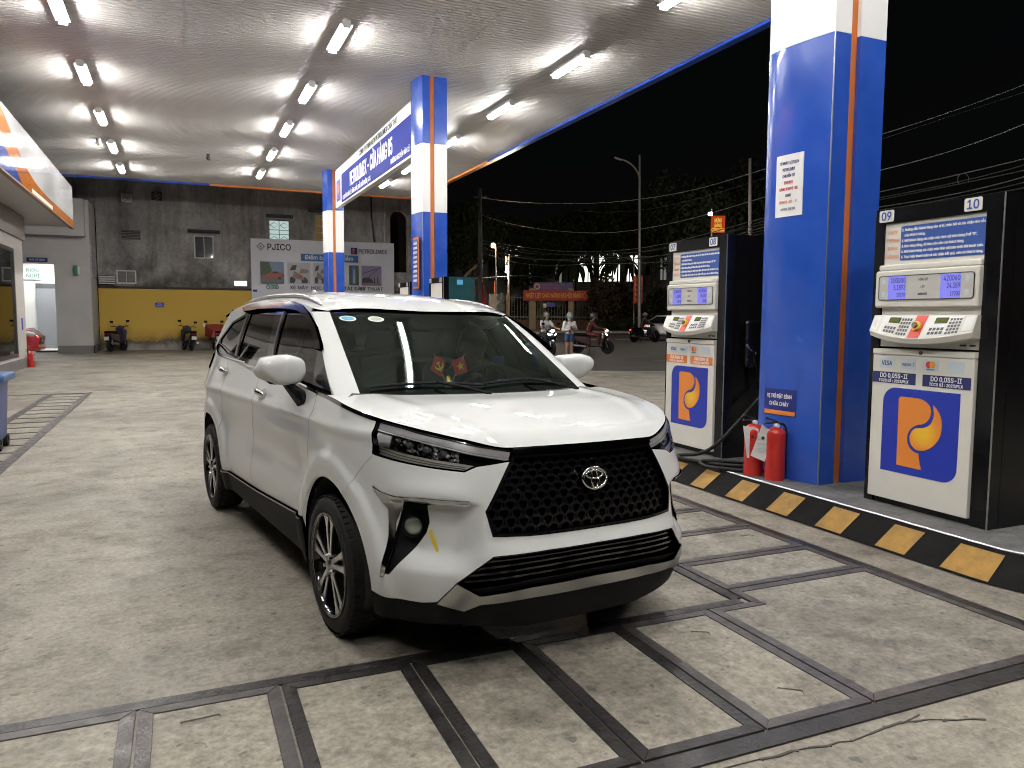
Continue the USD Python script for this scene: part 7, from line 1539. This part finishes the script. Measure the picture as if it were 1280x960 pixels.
bush('bright yellow green bush behind the fence', 675, 61.5, 1.1, 2.2, 900, 0, m=M_FRESH); bush('dark green bush behind the fence left of the bright bush', 654, 61.5, 1.6, 2.6, 1100, 1); bush('dark green bush between the fence posts', 698, 62, 1.5, 2.0, 900, 1)
bush('round brownish shrub right of the banner', 768, 58, 2.6, 4.4, 2600, 2, .2); bush('dark hedge shrub beside the vertical banner', 786, 58.5, 1.6, 3.6, 1400, 0, .2); bush('dark shrub behind the silver car', 822, 58, 2.2, 3.4, 1600, 0, .2); bush('low green shrub on the far pavement', 758, 56.5, 1.6, .9, 900, 1, .12); bush('low green shrub on the far pavement left of the pole', 784, 56.5, 1.3, .9, 700, 1, .12)

# ---------------------------------------------------------------- the lit building
M_FAC = mat('pale_facade', (.42, .42, .40), .8, var=.2, vscale=.6); DB = 82.0
fb_o = ground_at(560, DB, .5); bl_ = thing('lit_building', 'pale building with tall glowing panes glimpsed behind the dark trees', 'building', ground_at(735, DB, .5))
Rh = np.array([math.cos(YAW), -math.sin(YAW), 0]); Fh = np.array([math.sin(YAW), math.cos(YAW), 0])
bx = lambda px: (px - 560) / 963.94 * DB
bz = lambda py: EYE + (396 - py) / 963.94 * DB - .5
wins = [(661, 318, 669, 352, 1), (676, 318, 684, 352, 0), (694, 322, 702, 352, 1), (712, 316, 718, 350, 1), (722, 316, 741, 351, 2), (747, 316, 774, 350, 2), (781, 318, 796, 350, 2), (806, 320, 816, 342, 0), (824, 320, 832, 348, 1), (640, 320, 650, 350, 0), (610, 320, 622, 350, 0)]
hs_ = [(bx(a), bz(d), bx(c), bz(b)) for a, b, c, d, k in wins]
part(bl_, 'facade', wall_with_holes(fb_o, Rh, 30, 9.2, hs_, .3, Fh), M_FAC)
part(bl_, 'side_wall', MB().ext(sbox(0, 0, 9.2, 10), .3, basis(fb_o + Rh * 30, (0, 0, 1), Fh)).mesh(), M_FAC)
gl_ = [mat('dark_pane', (.03, .03, .035), .1), glow('dim_glow_pane', (.85, .92, .80), .16), glow('bright_glow_pane', (.96, 1.0, .90), 1.5)]  # floodlight on the facade is put into these panes as glowing colour
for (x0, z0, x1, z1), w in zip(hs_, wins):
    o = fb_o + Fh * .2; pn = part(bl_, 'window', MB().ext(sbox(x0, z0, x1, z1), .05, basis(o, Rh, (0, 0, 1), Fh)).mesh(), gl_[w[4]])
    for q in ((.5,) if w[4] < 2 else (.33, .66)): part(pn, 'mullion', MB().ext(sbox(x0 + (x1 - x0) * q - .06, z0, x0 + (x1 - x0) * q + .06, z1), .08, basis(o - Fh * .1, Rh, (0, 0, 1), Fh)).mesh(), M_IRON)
for a in (705, 744, 777, 800, 820): part(bl_, 'pilaster', MB().ext(sbox(bx(a) - .3, 0, bx(a) + .3, 9.1), .35, basis(fb_o - Fh * .36, Rh, (0, 0, 1), Fh)).mesh(), M_FAC)
part(bl_, 'cornice', MB().ext(sbox(0, 9.0, 30, 9.4), .6, basis(fb_o - Fh * .62, Rh, (0, 0, 1), Fh)).mesh(), M_FAC)

# ---------------------------------------------------------------- fence, banners, posts
fe_ = thing('iron_fence', 'low wall with a pale iron fence across the street', 'fence', ground_at(700, 60, .55)); o = ground_at(610, 60, .55); LX = lambda px: (px - 610) / 963.94 * 60.0
mk = lambda x0, z0, x1, z1, d=0., th=.06: MB().ext(sbox(x0, z0, x1, z1), th, basis(o - Fh * d, Rh, (0, 0, 1), Fh)).mesh()
M_FEN = mat('fence_pale', (.22, .215, .20), .6)
part(fe_, 'low_wall', mk(-3, 0, LX(770), .75, 0, .25), mat('low_wall', (.16, .10, .07), .85, var=.3, vscale=2)); part(fe_, 'rail', mk(-3, 2.45, LX(770), 2.52), M_FEN); part(fe_, 'rail', mk(-3, .95, LX(770), 1.02), M_FEN)
part(fe_, 'bars', MB().add([mk(-3 + .22 * k, .76, -2.965 + .22 * k, 2.7, -.015, .03) for k in range(60)]).mesh(), M_FEN, kind='stuff')
for px, w in ((665.5, .26), (713, .20)): part(fe_, 'post', mk(LX(px) - w, -.55, LX(px) + w, 3.2, .35, .4), mat('post_sand', (.34, .27, .18), .8))
def flat(name, label, cat, px0, py0, px1, py1, dep, m, lines=(), lm=None, rows=True, frame=None):
    c0, c1 = at(px0, py1, dep), at(px1, py0, dep); w = (px1 - px0) / 963.94 * dep; h = (py1 - py0) / 963.94 * dep
    t = thing(name, label, cat, c0); part(t, 'board', MB().ext(sbox(0, 0, w, h), .04, basis(c0, Rh, (0, 0, 1), Fh)).mesh(), m)
    for s, x, y, hh, wd in lines: part(t, 'lettering', text(s, hh * h, basis(c0 + Rh * x * w + np.array([0, 0, y * h]) - Fh * .004, Rh, (0, 0, 1), -Fh), width=wd * w, align='c', bold=True, depth=.006), lm)
    return t, c0, w, h
M_BRED = mat('banner_red', (.42, .035, .018), .6); M_BYEL = mat('banner_yellow', (.75, .45, .06), .6)
flat('street_banner', 'long red banner with yellow lettering on the fence posts', 'banner', 654, 363, 735, 375.5, 59.2, M_BRED, [('NHIỆT LIỆT CHÀO MỪNG ĐẠI HỘI ĐẢNG BỘ', .5, .30, .42, .92)], M_BYEL)
t, c0, w, h = flat('street_banner', 'purple banner with a round badge above the red banner', 'banner', 667, 353, 716, 363.4, 59.6, mat('banner_purple', (.12, .10, .25), .6), [('TRƯỜNG CAO ĐẲNG NGHỀ', .46, .58, .22, .55), ('KHOA Y DƯỢC', .46, .22, .22, .45)], mat('banner_pink', (.50, .12, .18), .6))
part(t, 'badge', MB().cyl(c0 + Rh * .09 * w + np.array([0, 0, .5 * h]) - Fh * .02, c0 + Rh * .09 * w + np.array([0, 0, .5 * h]), .24, 20).mesh(), mat('badge_white', (.5, .5, .5), .5)); part(t, 'badge_centre', MB().cyl(c0 + Rh * .09 * w + np.array([0, 0, .5 * h]) - Fh * .03, c0 + Rh * .09 * w + np.array([0, 0, .5 * h]), .13, 20).mesh(), M_BRED)
flat('street_banner', 'tall red vertical banner with yellow lettering on the lamp pole', 'banner', 792, 345, 803, 379, 54.5, M_BRED, [(s, .5, .80 - .18 * k, .10, .66) for k, s in enumerate(('CHÀO', 'MỪNG', 'ĐẠI', 'HỘI', 'ĐẢNG'))], M_BYEL)
flat('street_sign', 'small blue sign on the fence under the red banner', 'sign', 684, 378, 694, 383.5, 59.7, M_LOGOB); flat('street_sign', 'small white sign beside the blue one on the fence', 'sign', 679, 379.5, 683, 384.5, 59.7, M_INKW)
flat('blue_board', 'dim blue boards low behind the shrub right of the banner', 'board', 737, 376, 760, 392, 61.5, mat('board_blue', (.02, .04, .12), .6))
def pole(name, label, px, ptop, dep, r, m, z0=None, cat='pole'):
    b = ground_at(px, dep, z0); top = at(px, ptop, dep); t = thing(name, label, cat, b); part(t, 'post', MB().tube([b, b + (top - b) * .5, top], [r * 1.2, r, r * .75], 10).mesh(), m, True); return t, b, top
M_POLE = mat('galvanised_pole', (.26, .26, .26), .5, .4); M_UPOLE = mat('concrete_pole', (.10, .095, .09), .8)
t, b, top = pole('street_lamp', 'tall slim street lamp with a curved arm and unlit head', 799.5, 194, 54.0, .10, M_POLE, .5, 'street lamp')
a1, a2, a3 = at(799, 222, 54), at(792, 208, 54), at(772, 198, 54); part(t, 'arm', MB().tube(spline([a1, a2, at(783, 201.5, 54), a3], 16), .06, 8).mesh(), M_POLE, True); part(t, 'lamp_head', _tm(hull([(a3, .10), (at(769, 197, 54), .09), (at(776, 199.5, 54), .08)], 10)), M_POLE, True)
M_WARM = glow('street_lamp_warm', (1.0, .58, .24), 1200.0); M_COLD = glow('street_lamp_cold', (1, .94, .85), 5000.0)
t, b, top = pole('street_lamp', 'street lamp glowing warm orange beside the middle column', 620, 309, 42, .06, M_POLE, None, 'street lamp'); part(t, 'arm', MB().tube([at(620, 310, 42), at(615, 307, 42)], .05, 8).mesh(), M_POLE); part(t, 'lamp', MB().sphere(at(616.5, 307, 42), .12).mesh(), M_WARM, True)
t, b, top = pole('street_lamp', 'low street lamp with a cool white lamp on a double arm', 636, 321, 43, .07, M_POLE, None, 'street lamp')
for px in (633, 636.5): part(t, 'arm', MB().tube(spline([at(635, 330, 43), at(px - .2, 321, 43), at(px - .5, 337, 43)], 10), .03, 6).mesh(), M_POLE, True)
part(t, 'lamp', MB().box(at(634.2, 340, 43) - [.09, .05, .02], at(634.2, 339, 43) + [.09, .05, .01], .02).mesh(), M_COLD)
t, b, top = pole('utility_pole', 'dark concrete utility pole right of the middle column with a tan brace', 600, 236, 40, .13, M_UPOLE); part(t, 'crossarm', MB().tube([at(592, 246, 40), at(608, 246, 40)], .05, 6).mesh(), M_UPOLE); part(t, 'brace', MB().tube([at(581, 345, 40), at(588, 339, 40), at(597, 331, 40)], .07, 8).mesh(), mat('brace_tan', (.40, .26, .14), .8), True); part(t, 'meter_box', MB().box(at(596.5, 345, 40) - [0, .1, 0], at(599, 330, 40) + [0, .1, 0]).mesh(), M_IRON)
pole('utility_pole', 'dim utility pole left of the near column', 938, 198, 46, .13, M_UPOLE); t, b, top = pole('lamp_post', 'pole with a small white lamp behind the red sign over the far pump', 890, 262, 44, .06, M_POLE, None, 'street lamp'); part(t, 'lamp', MB().sphere(at(887, 267.5, 44), .07).mesh(), M_COLD, True); part(t, 'lamp_arm', MB().tube([at(890, 266, 44), at(887, 266, 44)], .03, 6).mesh(), M_POLE)
flat('street_sign', 'red and yellow lettered sign just over the far pump', 'sign', 888.5, 270, 906, 291, 43.8, glow('sign_red_lit', (.62, .07, .02), .55), [('MỪNG', .5, .62, .22, .5), ('ĐẢNG', .5, .34, .2, .5), ('CỘNG SẢN', .5, .08, .2, .9)], glow('sign_yellow_lit', (.9, .62, .1), .8))
# clutter by the middle column
fl = thing('red_flag', 'limp dark red flag on a pole right of the far pump', 'flag', ground_at(605, 34)); part(fl, 'staff', MB().tube([ground_at(602, 34), at(602, 350, 34)], .025, 6).mesh(), M_IRON)
V = []; 
for i in range(8):
    for j in range(6): u, w_ = i / 7, j / 5; V.append(at(602.5 + u * 9 * (.25 + .75 * w_), 352 + 34 * w_ + 3 * u, 34) + Fh * .12 * math.sin(u * 7 + w_))
part(fl, 'cloth', trimesh.Trimesh(np.array(V), [q for i in range(7) for j in range(5) for a in [i * 6 + j] for q in ([a, a + 1, a + 7], [a, a + 7, a + 6])], process=False), mat('flag_dark_red', (.28, .012, .015), .7), True)
flat('street_sign', 'narrow orange banner on the warm lamp pole', 'banner', 617.6, 352, 620.8, 368, 49.5, mat('banner_orange', (.65, .12, .04), .6)); flat('street_sign', 'narrow orange banner beside the utility pole', 'banner', 591.6, 357, 594, 369, 38, mat('banner_orange', (.65, .12, .04), .6))
flat('street_sign', 'cream board leaning by the traffic sign', 'sign', 611, 367.5, 625, 390, 37, mat('board_cream', (.55, .46, .30), .6)); flat('street_sign', 'tan board right of the traffic sign', 'sign', 632.5, 368, 637, 392, 37.5, mat('board_tan', (.42, .28, .12), .6))
ts_ = thing('traffic_sign', 'grey backs of two round traffic signs on one post', 'traffic sign', ground_at(626, 36)); part(ts_, 'post', MB().tube([ground_at(626.5, 36), at(626.5, 366, 36)], .03, 8).mesh(), M_POLE, True)
for py in (372, 384): part(ts_, 'disc', MB().cyl(at(626, py, 36) + Fh * .02, at(626, py, 36) - Fh * .01, .20, 24).mesh(), mat('sign_back', (.12, .11, .10), .5))
for k, (px, dep, h_) in enumerate(((747, 58, 3.5), (764.5, 58.5, 2.6), (773, 58.2, 2.4), (792.5, 56, 5.0))): pole('thin_post', ('tall thin pale post right of the purple banner', 'thin post among the shrubs', 'thin dark post nearer the lamp pole', 'thin post left of the red vertical banner')[k], px, 396 - (h_ - .95) / dep * 963.94, dep, .04, M_POLE, .55)

# ---------------------------------------------------------------- overhead wires
def wire(label, pts, r, m):
    P_ = spline([at(*p) for p in pts], 50); t = thing('overhead_wire', label, 'wire', P_[0]); part(t, 'wire', MB().tube(P_, r, 5).mesh(), m, True)
M_WIRE = mat('pale_wire', (.20, .195, .185), .6); M_CAB2 = mat('dark_cable', (.035, .034, .032), .6)
wire('upper pale wire sagging across the night sky', [(600, 247, 40), (650, 252.5, 37), (720, 254.5, 33), (800, 249, 29), (880, 234, 26), (957, 211, 23.5), (1108, 166, 19.5), (1290, 102, 16)], .011, M_WIRE)
wire('lower pale wire sagging across the night sky', [(600, 268, 40), (660, 284, 37), (735, 291, 33), (800, 286.5, 29), (880, 269, 26), (957, 246, 23.5), (1108, 211, 19.5), (1290, 151, 16)], .011, M_WIRE)
wire('thin dim wire under the upper pale wire', [(720, 263, 33), (840, 256, 28), (957, 222, 23.5), (1108, 172, 19.5), (1290, 112, 16)], .007, M_CAB2)
names_ = ['topmost', 'second', 'third', 'fourth', 'fifth', 'sixth', 'lowest']
for k in range(7):
    o_ = k * 4.2; wob = [0, 3, -2, 4, 1, -3, 2][k]
    wire(f'{names_[k]} cable of the dark bundle sagging over the street', [(600, 300 + o_ * .55, 40), (680, 312 + o_ * .7 + wob, 36), (760, 314 + o_ * .6, 31.5), (835, 304 + o_ * .8 + wob, 28), (957, 272 + o_ * .9, 23.5), (1108, 238 + o_ * 1.35 + wob * .6, 19.5), (1290, 196 + o_ * 1.75, 16)], .013, M_CAB2 if k % 3 else mat('grey_cable', (.10, .10, .098), .6))
wire('short cable looping from the utility pole', [(560, 343, 39), (580, 337, 39.5), (600, 326, 40)], .012, M_CAB2); wire('short lower cable behind the utility pole', [(560, 352, 41), (640, 345, 44), (700, 357, 52)], .014, M_CAB2)
lp = at(1204, 224, 18); wl = thing('cable_loop', 'coil of cable hanging on the wire bundle above the near pump', 'cable', lp); part(wl, 'loop', MB().tube([lp + Rh * .13 * math.cos(a) + np.array([0, 0, .13 * math.sin(a)]) for a in np.linspace(-.6, 4.0, 20)], .008, 6).mesh(), mat('grey_cable', (.10, .10, .098), .6), True)
